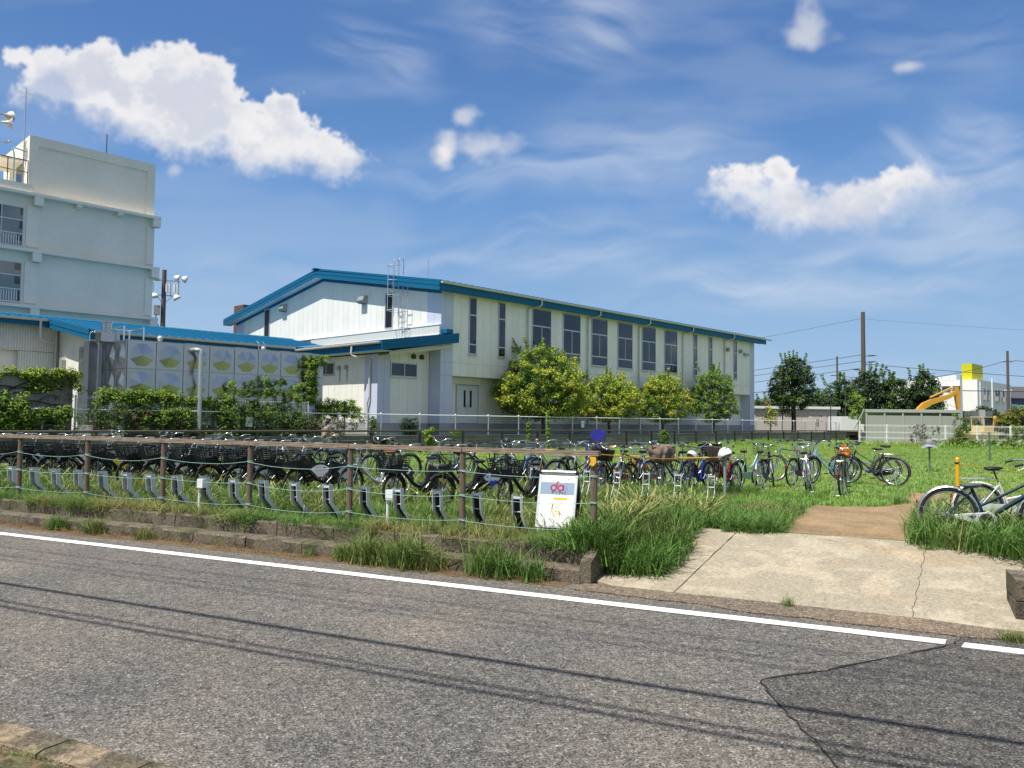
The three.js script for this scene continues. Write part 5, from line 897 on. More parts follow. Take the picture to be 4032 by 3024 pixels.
    const rf = add('rear_reflector', box(RH[0] - (r + 0.04), RH[0] - (r + 0.02), RH[1] + 0.12, RH[1] + 0.17, -0.02, 0.02), M.redGlass);
  }
  if (o.guard !== 'none') { // chain guard
    const gm = o.guardMat ?? fm;
    if (o.guard === 'cutout') {
      const sh = new THREE.Shape(); sh.moveTo(RH[0] + 0.06, RH[1] - 0.0); sh.lineTo(BB[0] - 0.0, BB[1] + 0.1); sh.absarc(BB[0], BB[1], 0.115, Math.PI / 2, -Math.PI * 0.75, true); sh.quadraticCurveTo(BB[0] - 0.16, BB[1] - 0.02, RH[0] + 0.06, RH[1] - 0.045);
      const hole = new THREE.Path(); hole.moveTo(BB[0] - 0.22, BB[1] + 0.045); hole.lineTo(BB[0] - 0.12, BB[1] + 0.06); hole.lineTo(BB[0] - 0.13, BB[1] + 0.0); hole.closePath(); const ring = new THREE.Path(); ring.absarc(BB[0], BB[1], 0.09, 0, Math.PI * 2); sh.holes.push(hole, ring);
      add('chain_guard', plain(new THREE.ExtrudeGeometry(sh, { depth: 0.012, bevelEnabled: true, bevelSize: 0.003, bevelThickness: 0.003, bevelSegments: 1, curveSegments: 16 }).translate(0, 0, 0.055)), gm);
    } else add('chain_guard', prism([[RH[0] + 0.02, RH[1] + 0.045], [BB[0] + 0.02, BB[1] + 0.095], [BB[0] + 0.1, BB[1] + 0.04], [BB[0] + 0.09, BB[1] - 0.05], [BB[0] - 0.02, BB[1] - 0.08], [RH[0] + 0.02, RH[1] - 0.045]], 0.05, 0.064, (a, b, c) => [a, b, c]), gm);
  }
  add('kickstand', mg([rod([RH[0], RH[1], 0.06], [RH[0] - 0.1, 0.0, 0.15], 0.01, 6), rod([RH[0], RH[1], -0.06], [RH[0] - 0.1, 0.0, -0.15], 0.01, 6), rod([RH[0] - 0.1, 0.01, -0.15], [RH[0] - 0.1, 0.01, 0.15], 0.008, 6)]), M.alloy);
  if (o.rack) { const y = r * 2 + 0.07, g = [tube([[ST[0] - 0.02, y - 0.02, 0.03], [ST[0] - 0.1, y, 0.06], [RH[0] - 0.2, y, 0.06], [RH[0] - 0.24, y, 0], [RH[0] - 0.2, y, -0.06], [ST[0] - 0.1, y, -0.06], [ST[0] - 0.02, y - 0.02, -0.03]], 0.006, 5, 28)]; for (const k of [0.25, 0.5, 0.75]) g.push(rod([mix(ST[0] - 0.1, RH[0] - 0.2, k), y, -0.06], [mix(ST[0] - 0.1, RH[0] - 0.2, k), y, 0.06], 0.004, 5)); for (const s of [-1, 1]) g.push(rod([RH[0], RH[1], s * 0.06], [RH[0] - 0.08, y, s * 0.06], 0.005, 5)); add('carrier', mg(g), o.rackMat ?? M.chrome); }
  if (o.basket) {
    const [kind, mat, sc = 1] = o.basket, big = kind === 'slat', by = r * 2 + (big ? 0.02 : 0.09), bk = basketGeo(kind, (big ? 0.5 : 0.38) * sc, (big ? 0.42 : 0.29) * sc, (big ? 0.38 : 0.29) * sc, (big ? 0.3 : 0.21) * sc, (big ? 0.3 : 0.23) * sc);
    const m = add('basket', bk.translate(HT[0] + 0.045, by, 0), mat); turnF(m);
    const br = mg([rod([HT[0], by + 0.05, 0], [HT[0] + 0.06, by + 0.02, 0], 0.012, 5), rod([FH[0], FH[1], 0.06], [HT[0] + 0.2, by, 0.06], 0.005, 4), rod([FH[0], FH[1], -0.06], [HT[0] + 0.2, by, -0.06], 0.005, 4)]); turnF(add('basket_bracket', br, M.alloy));
  }
  if (o.lamp !== false) { const l = lathe([[0.001, 0], [0.02, 0.005], [0.03, 0.05], [0.001, 0.06]], 12).rotateZ(-Math.PI / 2).translate(HB[0] + 0.06, HB[1] - 0.03 + (o.basket ? 0 : 0.08), 0); turnF(add('front_lamp', l, M.lampGlass)); }
  if (o.battery) {
    add('battery_pack', mg([prism([[ST[0] - 0.02, ST[1] - 0.02], [ST[0] - 0.13, ST[1] - 0.06], [BB[0] - 0.16, BB[1] + 0.08], [BB[0] - 0.03, BB[1] + 0.08]], -0.045, 0.045, (a, b, c) => [a, b, c])]), M.black);
    add('motor', rod([BB[0] - 0.03, BB[1] + 0.01, -0.055], [BB[0] - 0.03, BB[1] + 0.01, 0.055], 0.1, 14), M.black);
    add('front_shroud', prism([[HB[0] + 0.03, HB[1] + 0.1], [HB[0] + 0.17, HB[1] + 0.06], [HB[0] + 0.13, HB[1] - 0.03], [HB[0] + 0.02, HB[1] - 0.04]], -0.07, 0.07, (a, b, c) => [a, b, c]), M.black);
  }
  if (o.fan) { // sector-shaped skirt guard beside the rear wheel with its printed panel
    const sector = (r0, r1, a0, a1, zz) => { const sh = new THREE.Shape(); sh.absarc(0, 0, r1, a0, a1, false); sh.absarc(0, 0, r0, a1, a0, true); return new THREE.ShapeGeometry(sh, 18).translate(0, 0, zz); };
    for (const s of [-1, 1]) {
      const b = add('skirt_guard', plain(new THREE.ExtrudeGeometry((() => { const sh = new THREE.Shape(); sh.absarc(0, 0, r + 0.045, 0.35, Math.PI * 0.86, false); sh.lineTo(0, 0.02); return sh; })(), { depth: 0.008, bevelEnabled: false, curveSegments: 20 }).translate(0, 0, s > 0 ? 0.064 : -0.072)), M.black); b.position.set(RH[0], RH[1], 0);
      const g = sector(0.05, r + 0.005, 0.75, Math.PI * 0.77, s * 0.0755), p = g.attributes.position, uv = g.attributes.uv; for (let i = 0; i < p.count; i++) uv.setXY(i, 0.5 + (s * p.getX(i)) / (2 * r), p.getY(i) / (r * 1.05)); add('printed_panel', g, fanMaterial(o.fan), b);
    }
  }
  if (o.childSeat) { const y = r * 2 + 0.12, x = RH[0] + 0.02; add('child_seat', mg([prism([[-0.08, 0.0], [0.08, 0.0], [0.085, 0.22], [0.17, 0.27], [0.22, 0.35], [0.19, 0.42], [0.1, 0.47], [0, 0.485], [-0.1, 0.47], [-0.19, 0.42], [-0.22, 0.35], [-0.17, 0.27], [-0.085, 0.22]], -0.02, 0.02, (a, b, c) => [c, b, a]).rotateZ(0.14).translate(x - 0.12, y + 0.04, 0), box(x - 0.13, x + 0.17, y, y + 0.05, -0.16, 0.16), box(x - 0.1, x + 0.14, y + 0.05, y + 0.2, -0.17, -0.14), box(x - 0.1, x + 0.14, y + 0.05, y + 0.2, 0.14, 0.17), box(x + 0.1, x + 0.15, y - 0.32, y, 0.12, 0.16), box(x + 0.1, x + 0.15, y - 0.32, y, -0.16, -0.12)]), o.childSeat); }
  if (o.lock) add('cable_lock', tube([[ST[0] + 0.02, ST[1] - 0.1, 0.03], [ST[0] + 0.12, ST[1] - 0.02, 0.08], [ST[0] + 0.1, ST[1] - 0.22, 0.09], [ST[0], ST[1] - 0.2, 0.03]], 0.011, 6, 20, true), o.lock);
  t.updateMatrixWorld(true);
  return { t, basketAt: (dx = 0.2, dy = 0.12) => { const p = V(HT[0] + 0.045 + dx, r * 2 + 0.09 + dy, 0).sub(piv).applyQuaternion(q).add(piv); return t.localToWorld(p); }, RH, FH };
}
// heading vectors: towards the road (-n) and away from it (+n), turned by an angle towards the frame's left
const rn = [Math.cos(RB), -Math.sin(RB)], toRoad = (d = 0) => { const a = Math.atan2(-rn[1], -rn[0]) + d; return [Math.cos(a), Math.sin(a)]; }, fromRoad = (d = 0) => { const a = Math.atan2(rn[1], rn[0]) + d; return [Math.cos(a), Math.sin(a)]; };
// shared electric bicycles, noses to the road
const shared = { name: 'shared_bicycle', r: 0.28, wb: 1.1, fat: 0.027, battery: true, seatY: 0.74, barY: 1.0, rim: M.black, basket: ['slat', M.black], fenderMat: M.black, bar: 'wide' };
const fans = ['green', 'blue', 'yellow', 'white', 'white', 'yellow', 'white', 'white', 'yellow', 'white', 'white', 'yellow', 'white', 'white', 'white', 'white', 'white', 'white'];
const sharedS = [-5.35, -6.55, -7.4, -9.65, -10.4, -11.05, -11.7, -12.4, -13.3, -14.0, -15.2, -15.9, -16.7, -17.4, -18.1, -18.8];
const sharedTalk = ['black shared electric bicycle with green fan panel, just behind the sandwich board', 'black shared electric bicycle with blue and white fan panel and wire basket', 'black shared electric bicycle with yellow fan panel and big slatted basket', 'black shared electric bicycle with white fan panel next to the silver brown-saddle bicycle'];
sharedS.forEach((s, i) => {
  const wire = i === 1, label = sharedTalk[i] ?? `black shared electric bicycle with slatted basket, ${ordinal[i]} from the sandwich board`;
  bike({ ...shared, fan: fans[i], steer: wire ? -0.1 : 0.16 + rr(-0.12, 0.14), lean: rr(-0.03, 0.07), basket: wire ? ['wire', M.darkSteel, 1.1] : ['slat', M.black], fork: PT.graphite, seatY: 0.72 + rr(-0.02, 0.05), trim: M.alloy }, label, R(s + rr(-0.05, 0.05), 0, 12.05 + rr(-0.12, 0.12)), toRoad((i === 0 ? 0.2 : 0.38) + rr(-0.06, 0.06)), 'shared bicycles in the front row');
});
bike({ name: 'shared_bicycle', r: 0.29, wb: 1.08, paint: PT.silver, fat: 0.032, frame: 'u', fan: 'white', saddle: M.saddleBrown, basket: ['wire', M.darkSteel, 1], steer: 0.15, fork: M.alloy, bell: M.alloy, battery: false }, 'silver step-through bicycle with brown saddle and small wire basket', R(-8.65, 0, 12.45), toRoad(0.42));
// private bicycles behind them
const back = [
  [-13.2, 17.2, 0.2, { paint: PT.graphite, basket: ['wire', M.alloy], bar: 'city', bell: M.amber }, 'grey bicycle with amber bell showing over the timber rail, deepest in the lot'],
  [-11.2, 16.6, -0.2, { paint: PT.navy, basket: ['solid', M.black], bar: 'city' }, 'navy bicycle with black basket behind the shared bicycles'],
  [-9.6, 16.9, 0.3, { paint: PT.slate, saddle: M.saddleBrown, bar: 'city', rack: true, fenderMat: M.alloy }, 'slate bicycle with brown saddle and silver fenders behind the timber rail'],
  [-8.2, 16.2, 0.35, { paint: PT.black, frame: 'diamond', bar: 'flat', barMat: M.black, fenders: false, high: true, lock: M.black }, 'black flat-bar bicycle without fenders behind the yellow-panel bicycle'],
  [-7.5, 16.6, 0.1, { paint: PT.silver, bar: 'city', rack: true, basket: ['wire', M.alloy] }, 'silver bicycle with the dark helmet on its handlebar'],
  [-7.3, 15.9, 0.25, { paint: PT.navy, bar: 'city', fenderMat: PT.sky, rack: true, basket: ['wire', M.darkSteel] }, 'navy bicycle with pale blue fenders behind the timber rail'],
  [-6.75, 16.6, 0.3, { paint: PT.silver, bar: 'wide', basket: ['wire', M.alloy, 1.15], bell: M.amber, grip: M.taupe }, 'silver bicycle with a wide wire basket beside the blue child seat'],
  [-6.3, 17.4, 0.2, { paint: PT.white, bar: 'city', basket: ['wire', M.alloy], childSeat: std(lin(0.012, 0.012, 0.2), 0.5), rack: true }, 'white bicycle carrying the tall blue child seat'],
  [-6.0, 16.0, -2.55, { paint: PT.black, bar: 'city', basket: ['wire', M.chrome, 1.1], rack: true, seatY: 0.8 }, 'black bicycle with chrome basket and black saddle above the sandwich board'],
  [-5.45, 16.6, 0.15, { paint: PT.cyan, r: 0.27, wb: 0.95, bar: 'flat', bell: M.amber, basket: ['wire', M.amber, 0.9], barMat: M.black, grip: M.amber }, 'small blue and yellow bicycle with amber bells behind the fence end'],
  [-5.1, 16.2, 0.35, { paint: PT.crimson, r: 0.29, wb: 1.0, bar: 'city', basket: ['solid', M.black], bell: M.amber }, 'crimson small-wheel bicycle behind the fence end post'],
  [-4.75, 17.0, 0.5, { paint: PT.red, r: 0.27, wb: 0.98, frame: 'straight', seatY: 0.84, bar: 'flat', saddle: M.saddleBlack, fenders: false, rack: true }, 'bright red folding bicycle with high black saddle'],
];
const more = [[-19.4, 15.6, PT.graphite, 'graphite'], [-18.2, 16.2, PT.navy, 'navy'], [-17.1, 15.5, PT.silver, 'silver'], [-16.2, 16.4, PT.black, 'black'], [-15.0, 15.7, PT.slate, 'slate'], [-14.1, 16.5, PT.white, 'white'], [-12.3, 15.3, PT.black, 'all-black'], [-10.4, 15.5, PT.graphite, 'dark grey']];
more.forEach(([s, n, p, c], i) => back.push([s, n, rr(0.1, 0.5), { paint: p, bar: i % 2 ? 'city' : 'wide', basket: ['wire', i % 3 ? M.darkSteel : M.alloy, 1.1], rack: i % 2 === 0, saddle: i % 3 === 1 ? M.saddleBrown : M.saddleBlack }, `${c} bicycle with wire basket behind the shared row, ${ordinal[i]} from its far end`]));
for (const [s, n, d, o, label] of back) bike({ frame: 'step', steer: rr(-0.1, 0.35), lean: rr(-0.04, 0.1), ...o }, label, R(s, 0, n), toRoad(d), 'private bicycles parked in the lot');
helmet('dark green and black helmet hung on the silver bicycle handlebar', R(-7.7, 1.0, 16.1), 0.4, M.black, 0.85, 0.9);
helmet('dark vented helmet resting behind the yellow-panel bicycle', R(-7.35, 0.88, 13.2), 1.2, M.black, 1, 0.4);
const rg = 'private bicycles parked by the dirt path';
bike({ paint: PT.graphite, fork: M.alloy, r: 0.33, frame: 'diamond', bar: 'wide', barMat: M.black, basket: undefined, fenderMat: M.alloy, saddle: M.saddleBlack, steer: 0.5, lean: 0.05 }, 'grey bicycle with bright silver fork and black high handlebar', R(-4.7, 0, 16.2), toRoad(0.36), rg);
const bCover = bike({ paint: PT.slate, r: 0.33, frame: 'step', bar: 'city', basket: ['wire', M.darkSteel, 1.15], steer: 0.45, lean: 0.05, grip: M.black }, 'slate bicycle whose front basket wears a taupe cover', R(-3.92, 0, 16.6), toRoad(0.36), rg);
{ // crumpled basket cover
  const p = bCover.basketAt(0.16, -0.02), t = thing('basket_cover', 'crumpled taupe cloth cover pulled over a bicycle basket', 'cover', p, 0.7), g = new THREE.SphereGeometry(1, 40, 26), a = g.attributes.position, fab = mottled([0.47, 0.4, 0.36], 0.06, 0.5, 81, { roughness: 0.85 });
  for (let i = 0; i < a.count; i++) { let x = a.getX(i), y = a.getY(i), z = a.getZ(i); const sq = (v) => Math.sign(v) * Math.pow(Math.abs(v), 0.55), th = Math.atan2(z, x); const f = 1 + 0.09 * Math.sin(th * 7 + y * 3) * (1 - y * 0.4) + 0.1 * (fbm(x * 3 + 9, y * 3 + z * 2, 4) - 0.5) * 2; const flare = y < 0 ? 0.92 - 0.12 * y : 1; a.setXYZ(i, sq(x) * 0.215 * f * flare, (y > 0 ? sq(y) * 0.15 : y * 0.22) + 0.13 + 0.03 * Math.abs(Math.sin(th * 2)) * (y > 0.5 ? 1 : 0), sq(z) * 0.235 * f * flare); }
  g.computeVertexNormals(); part(t, 'cloth', plain(g), fab);
}
const bBlue = bike({ paint: PT.blue, r: 0.31, wb: 1.06, fat: 0.026, frame: 'u', bar: 'city', basket: ['wire', M.darkSteel, 1.2], steer: 0.5, lean: 0.03, guardMat: PT.blue }, 'cobalt blue bicycle with a wire basket holding a helmet', R(-3.5, 0, 16.95), toRoad(0.2), rg);
helmet('white and black ribbed helmet lying in the wire basket', bBlue.basketAt(0.15, 0.08), 2.3, M.white, 1, 0.9);
bike({ paint: PT.crimson, r: 0.31, wb: 1.12, fat: 0.03, frame: 'step', bar: 'wide', basket: ['solid', M.taupe, 1.25], steer: 0.42, rack: true, lean: 0.03 }, 'dark red bicycle with a large taupe basket behind the helmet post', R(-2.94, 0, 16.93), toRoad(0.22), rg);
bike({ paint: PT.mint, r: 0.33, frame: 'step', bar: 'wide', basket: ['wire', M.darkSteel, 1.1], rack: true, steer: -0.2 }, 'mint framed bicycle with wire basket behind the dark red one', R(-2.75, 0, 18.6), fromRoad(0.3), rg);
bike({ paint: PT.navy, r: 0.33, frame: 'step', bar: 'wide', rack: false, basket: undefined, steer: 0.3, lean: -0.05, fenderMat: M.alloy }, 'navy bicycle seen from behind with red rear reflector', R(-2.35, 0, 18.6), fromRoad(0.12), rg);
bike({ paint: PT.slate, r: 0.34, frame: 'diamond', bar: 'flat', barMat: M.chrome, fenders: false, high: true, steer: -0.25, lean: 0.04 }, 'dark diamond-frame bicycle with bright riser handlebar', R(-2.05, 0, 21.7), toRoad(0.75), rg);
bike({ paint: PT.white, r: 0.33, frame: 'step', bar: 'wide', rack: true, basket: ['wire', M.alloy, 1.1], steer: 0.2, lean: -0.07, fenderMat: M.alloy, fat: 0.024 }, 'white bicycle seen from behind with wire basket and leaning stance', R(-1.48, 0, 18.8), fromRoad(-0.04), rg);
bike({ paint: PT.sky, r: 0.33, frame: 'step', bar: 'city', saddle: M.saddleBrown, rack: true, steer: 0.1 }, 'pale blue bicycle with an orange-brown saddle', R(-1.2, 0, 22.6), toRoad(0.9), rg);
const bOr = bike({ paint: PT.black, r: 0.33, frame: 'step', bar: 'wide', rack: true, basket: ['wire', M.darkSteel, 1.05], steer: 0.1, lean: -0.02 }, 'black bicycle seen from behind with an orange bag in its basket', R(-0.72, 0, 18.25), fromRoad(0.06), rg);
{ const p = bOr.basketAt(0.12, 0.03), t = thing('orange_bag', 'bright orange bag stuffed in a bicycle basket', 'bag', p, 0.4), g = new THREE.SphereGeometry(1, 24, 16), a = g.attributes.position; for (let i = 0; i < a.count; i++) { const x = a.getX(i), y = a.getY(i), z = a.getZ(i), f = 1 + 0.3 * (fbm(x * 2.4 + 4, y * 2.4 + z * 2, 4) - 0.5); a.setXYZ(i, x * 0.12 * f, (y > 0 ? y * 0.17 : y * 0.06) + 0.05, z * 0.14 * f); } g.computeVertexNormals(); part(t, 'cloth', plain(g), std(lin(0.75, 0.22, 0.02), 0.6)); part(t, 'handle', tube([[-0.02, 0.18, -0.05], [0, 0.28, 0], [0.02, 0.18, 0.05]], 0.012, 5, 12), std(lin(0.7, 0.2, 0.02), 0.6)); }
bike({ paint: PT.black, r: 0.345, wb: 1.12, frame: 'straight', bar: 'flat', barMat: M.black, seatY: 0.93, high: true, rack: true, rackMat: M.black, basket: undefined, steer: 0.15, lean: 0.03, lock: M.black }, 'black city bicycle in side view at the row end by the lawn', R(-0.18, 0, 21.3), [-0.72, -0.69], rg);
bike({ paint: PT.slate, r: 0.33, frame: 'step', bar: 'city', rack: true, steer: 0.1, lean: 0.03, basket: ['wire', M.darkSteel] }, 'slate bicycle tucked behind the black city bicycle at the row end', R(-0.35, 0, 22.6), [-0.85, -0.52], rg);
bike({ paint: PT.black, r: 0.33, frame: 'diamond', bar: 'flat', barMat: M.black, fenders: false, high: true, steer: -0.2, lean: 0.05 }, 'black diamond-frame bicycle standing behind the taupe basket cover', R(-3.9, 0, 18.2), toRoad(0.6), rg);
bike({ paint: PT.graphite, r: 0.33, frame: 'step', bar: 'wide', basket: ['solid', M.black, 1.15], steer: 0.1, rack: true }, 'graphite bicycle with black solid basket behind the cobalt one', R(-3.3, 0, 18.3), toRoad(0.15), rg);
bike({ paint: PT.silver, r: 0.33, frame: 'step', bar: 'wide', basket: ['wire', M.alloy, 1.2], steer: 0.25, rack: true }, 'silver bicycle with pale wire basket behind the grey silver-fork one', R(-4.7, 0, 17.7), toRoad(0.3), rg);
bike({ paint: PT.navy, r: 0.33, frame: 'straight', bar: 'wide', steer: -0.15, rack: true, saddle: M.saddleBrown }, 'navy bicycle with brown saddle deep behind the white one', R(-1.75, 0, 20.3), fromRoad(0.35), rg);
// the two abandoned bicycles by the driveway
bike({ paint: PT.teal, r: 0.345, wb: 1.14, fat: 0.026, frame: 'straight', bar: 'city', saddle: M.saddleGrey, guard: 'cutout', guardMat: M.steelWhite, fenderMat: M.alloy, rack: false, steer: 0.0, lean: 0.05, seatY: 0.7, postMat: PT.navy, basket: undefined }, 'dark teal bicycle with grey saddle and cut-out chain guard in grass', R(1.335, -0.02, 12.0), [0.93, 0.37], 'bicycles right of the dirt path');
bike({ paint: PT.white, r: 0.335, wb: 1.1, fat: 0.022, frame: 'step', bar: 'flat', saddle: M.saddleBlack, fenderMat: PT.white, guardMat: PT.white, rack: true, rackMat: M.galv, seatY: 0.86, postMat: std(lin(0.13, 0.03, 0.02), 0.7), steer: 0.0, lean: 0.02, basket: ['solid', std(lin(0.16, 0.05, 0.035), 0.7)], barMat: std(lin(0.16, 0.06, 0.04), 0.6) }, 'white bicycle with black saddle and rusty seat post', R(1.78, -0.02, 13.5), [0.985, 0.17], 'bicycles right of the dirt path');

// ---------------------------------------------------------------- foliage
M.leaf = new THREE.MeshPhysicalMaterial({ color: 0xffffff, vertexColors: true, roughness: 0.75, transmission: 0.3, thickness: 0, side: THREE.DoubleSide, specularIntensity: 0.35 });
M.bark = mottled([0.3, 0.25, 0.2], 0.25, 0.8, 91);
function leafGeo(leaves) {                                         // leaves: [x, y, z, size, nx, ny, nz, r, g, b]; each a folded diamond
  const n = leaves.length, pos = new Float32Array(n * 12), nor = new Float32Array(n * 12), col = new Float32Array(n * 12), idx = new Uint32Array(n * 6), a = V(), b = V(), c = V();
  leaves.forEach((l, i) => {
    a.set(l[4], l[5], l[6]).normalize(); b.set(rnd() - 0.5, rnd() - 0.5, rnd() - 0.5).cross(a).normalize(); c.crossVectors(a, b);
    const s = l[3], P = [[-0.9, 0, 0], [0, 0.42, 0.16], [1, 0, -0.1], [0, -0.42, 0.16]];
    for (let k = 0; k < 4; k++) { const o = i * 12 + k * 3; for (let q = 0; q < 3; q++) { const e = ['x', 'y', 'z'][q]; pos[o + q] = l[q] + s * (P[k][0] * b[e] + P[k][1] * c[e] + P[k][2] * a[e]); nor[o + q] = a[e]; col[o + q] = l[7 + q]; } }
    idx.set([i * 4, i * 4 + 2, i * 4 + 1, i * 4, i * 4 + 3, i * 4 + 2], i * 6);
  });
  const g = new THREE.BufferGeometry(); g.setAttribute('position', new THREE.BufferAttribute(pos, 3)); g.setAttribute('normal', new THREE.BufferAttribute(nor, 3)); g.setAttribute('color', new THREE.BufferAttribute(col, 3)); g.setIndex(new THREE.BufferAttribute(idx, 1)); return g;
}
const gauss = () => (rnd() + rnd() + rnd() - 1.5) / 0.75;
function clumpLeaves(out, c, r, n, size, pal, jitter = 0.25) {
  const base = pal[Math.floor(rnd() * pal.length)];
  for (let k = 0; k < n; k++) {
    const d = V(gauss(), gauss(), gauss()).multiplyScalar(0.62), p = [c[0] + d.x * r, c[1] + d.y * r * 0.8, c[2] + d.z * r], f = 1 + (rnd() - 0.5) * 2 * jitter, o = rnd() < 0.2 ? pal[Math.floor(rnd() * pal.length)] : base;
    out.push([...p, size * rr(0.7, 1.35), d.x + rr(-0.6, 0.6), Math.abs(d.y) + rr(0, 0.9), d.z + rr(-0.6, 0.6), o[0] * f, o[1] * f, o[2] * f]);
  }
}
function tree(name, label, pos, o, group) {                        // o: h0 crown bottom, h1 top, r radius, trunk r, clumps, per, leaf, pal
  const t = thing(name, label, 'tree', pos, rr(0, 6), group), limbs = [], out = [], h0 = o.h0, h1 = o.h1, mid = (h0 + h1) / 2, ry = (h1 - h0) / 2;
  limbs.push(tube([[0, -0.2, 0], [0.04, h0 * 0.5, 0.02], [0.0, h0, 0], [0.06, mid, -0.05]], o.tr, 8, 12));
  for (let k = 0; k < o.limbs; k++) {
    const a = k * 2.4 + rr(-0.4, 0.4), e = rr(0.1, 1.2), R0 = o.r * rr(0.6, 0.95), tip = [Math.cos(a) * R0 * Math.cos(e), mid + Math.sin(e) * ry * 0.85 - 0.1, Math.sin(a) * R0 * Math.cos(e)], st = rr(h0 * 0.75, mid);
    limbs.push(tube([[0.02, st, 0], [tip[0] * 0.4, mix(st, tip[1], 0.55), tip[2] * 0.4], tip], o.tr * rr(0.22, 0.4), 5, 8));
  }
  part(t, 'trunk', mg(limbs), M.bark);
  for (let k = 0; k < o.clumps; k++) {
    let tt, w; const bt = o.belly ?? 0.38; do { tt = rnd(); w = tt > bt ? Math.sqrt(1 - ((tt - bt) / (1 - bt)) ** 2) : Math.sqrt(1 - ((bt - tt) / bt) ** 3); } while (rnd() > w * 1.05 - 0.05);
    const a = rnd() * Math.PI * 2, rad = Math.pow(rnd(), 0.4), lump = 0.78 + 0.42 * fbm(Math.cos(a) * 1.7 + 7 + pos.x, tt * 3.2 + Math.sin(a) * 1.7 + pos.z, 3);
    const c = [Math.cos(a) * w * o.r * rad * lump, h0 + (h1 - h0) * (tt + (lump - 1) * 0.12), Math.sin(a) * w * o.r * rad * lump];
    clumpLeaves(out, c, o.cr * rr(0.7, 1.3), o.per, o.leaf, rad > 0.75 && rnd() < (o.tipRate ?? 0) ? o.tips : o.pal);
  }
  for (let k = 0; k < (o.shoots ?? 0); k++) { const a = rnd() * 6.28, R0 = o.r * rr(0, 0.7), y = mid + ry * rr(0.75, 1.0); for (let q = 0; q < 5; q++) clumpLeaves(out, [Math.cos(a) * R0 * (1 + q * 0.05), y + q * o.shootStep, Math.sin(a) * R0 * (1 + q * 0.05)], o.cr * (0.5 - q * 0.06), Math.round(o.per * 0.35), o.leaf, o.tips ?? o.pal); }
  part(t, 'crown', leafGeo(out), M.leaf); return t;
}
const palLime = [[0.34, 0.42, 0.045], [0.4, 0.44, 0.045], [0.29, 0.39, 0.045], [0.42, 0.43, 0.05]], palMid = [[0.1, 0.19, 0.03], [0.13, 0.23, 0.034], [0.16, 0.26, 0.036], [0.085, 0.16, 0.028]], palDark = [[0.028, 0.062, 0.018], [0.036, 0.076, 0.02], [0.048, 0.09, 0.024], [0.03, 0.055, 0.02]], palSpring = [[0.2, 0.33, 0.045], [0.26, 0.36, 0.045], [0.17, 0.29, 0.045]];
const TG = 'round lime-leaved trees along the hall';
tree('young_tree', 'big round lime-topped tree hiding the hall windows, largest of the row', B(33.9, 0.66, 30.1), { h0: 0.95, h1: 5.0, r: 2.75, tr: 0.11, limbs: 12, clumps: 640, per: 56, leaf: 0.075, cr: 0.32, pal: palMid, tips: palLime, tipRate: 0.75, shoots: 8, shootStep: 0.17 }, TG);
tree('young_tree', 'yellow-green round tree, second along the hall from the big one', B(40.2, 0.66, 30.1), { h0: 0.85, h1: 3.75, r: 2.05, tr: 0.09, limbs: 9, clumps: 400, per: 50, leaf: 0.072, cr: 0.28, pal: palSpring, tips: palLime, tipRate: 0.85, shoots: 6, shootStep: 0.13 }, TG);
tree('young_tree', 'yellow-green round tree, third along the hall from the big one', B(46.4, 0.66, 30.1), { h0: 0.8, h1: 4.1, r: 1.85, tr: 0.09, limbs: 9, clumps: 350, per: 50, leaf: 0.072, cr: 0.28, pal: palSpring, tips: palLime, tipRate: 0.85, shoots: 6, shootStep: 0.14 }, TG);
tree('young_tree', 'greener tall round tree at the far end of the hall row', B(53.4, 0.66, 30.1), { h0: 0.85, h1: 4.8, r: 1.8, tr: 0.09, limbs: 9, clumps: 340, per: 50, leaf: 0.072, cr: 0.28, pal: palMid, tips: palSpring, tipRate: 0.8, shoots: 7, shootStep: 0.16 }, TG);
tree('zelkova_tree', 'dark spreading tree in front of the grey storage building', V(25.2, 0.5, -70), { h0: 2.3, h1: 6.8, r: 2.0, tr: 0.2, limbs: 12, clumps: 300, per: 36, leaf: 0.11, cr: 0.36, pal: palDark, tips: palMid, tipRate: 0.3, shoots: 7, shootStep: 0.2, belly: 0.3 });
tree('slender_tree', 'slender pale tree at the far corner of the hall', B(66.0, 0.5, 30.5), { h0: 1.6, h1: 5.2, r: 0.9, tr: 0.06, limbs: 6, clumps: 60, per: 34, leaf: 0.09, cr: 0.3, pal: palDark, tips: palMid, tipRate: 0.4, shoots: 3, shootStep: 0.2 });
tree('small_tree', 'small stunted yellow tree in front of the grey storage building', V(22.5, 0.5, -68), { h0: 0.9, h1: 2.6, r: 0.5, tr: 0.05, limbs: 4, clumps: 22, per: 30, leaf: 0.1, cr: 0.26, pal: palLime });
tree('small_tree', 'thin young tree beside the storage building end', V(31.0, 0.5, -70), { h0: 1.3, h1: 4.0, r: 0.9, tr: 0.05, limbs: 5, clumps: 38, per: 28, leaf: 0.1, cr: 0.3, pal: palSpring });
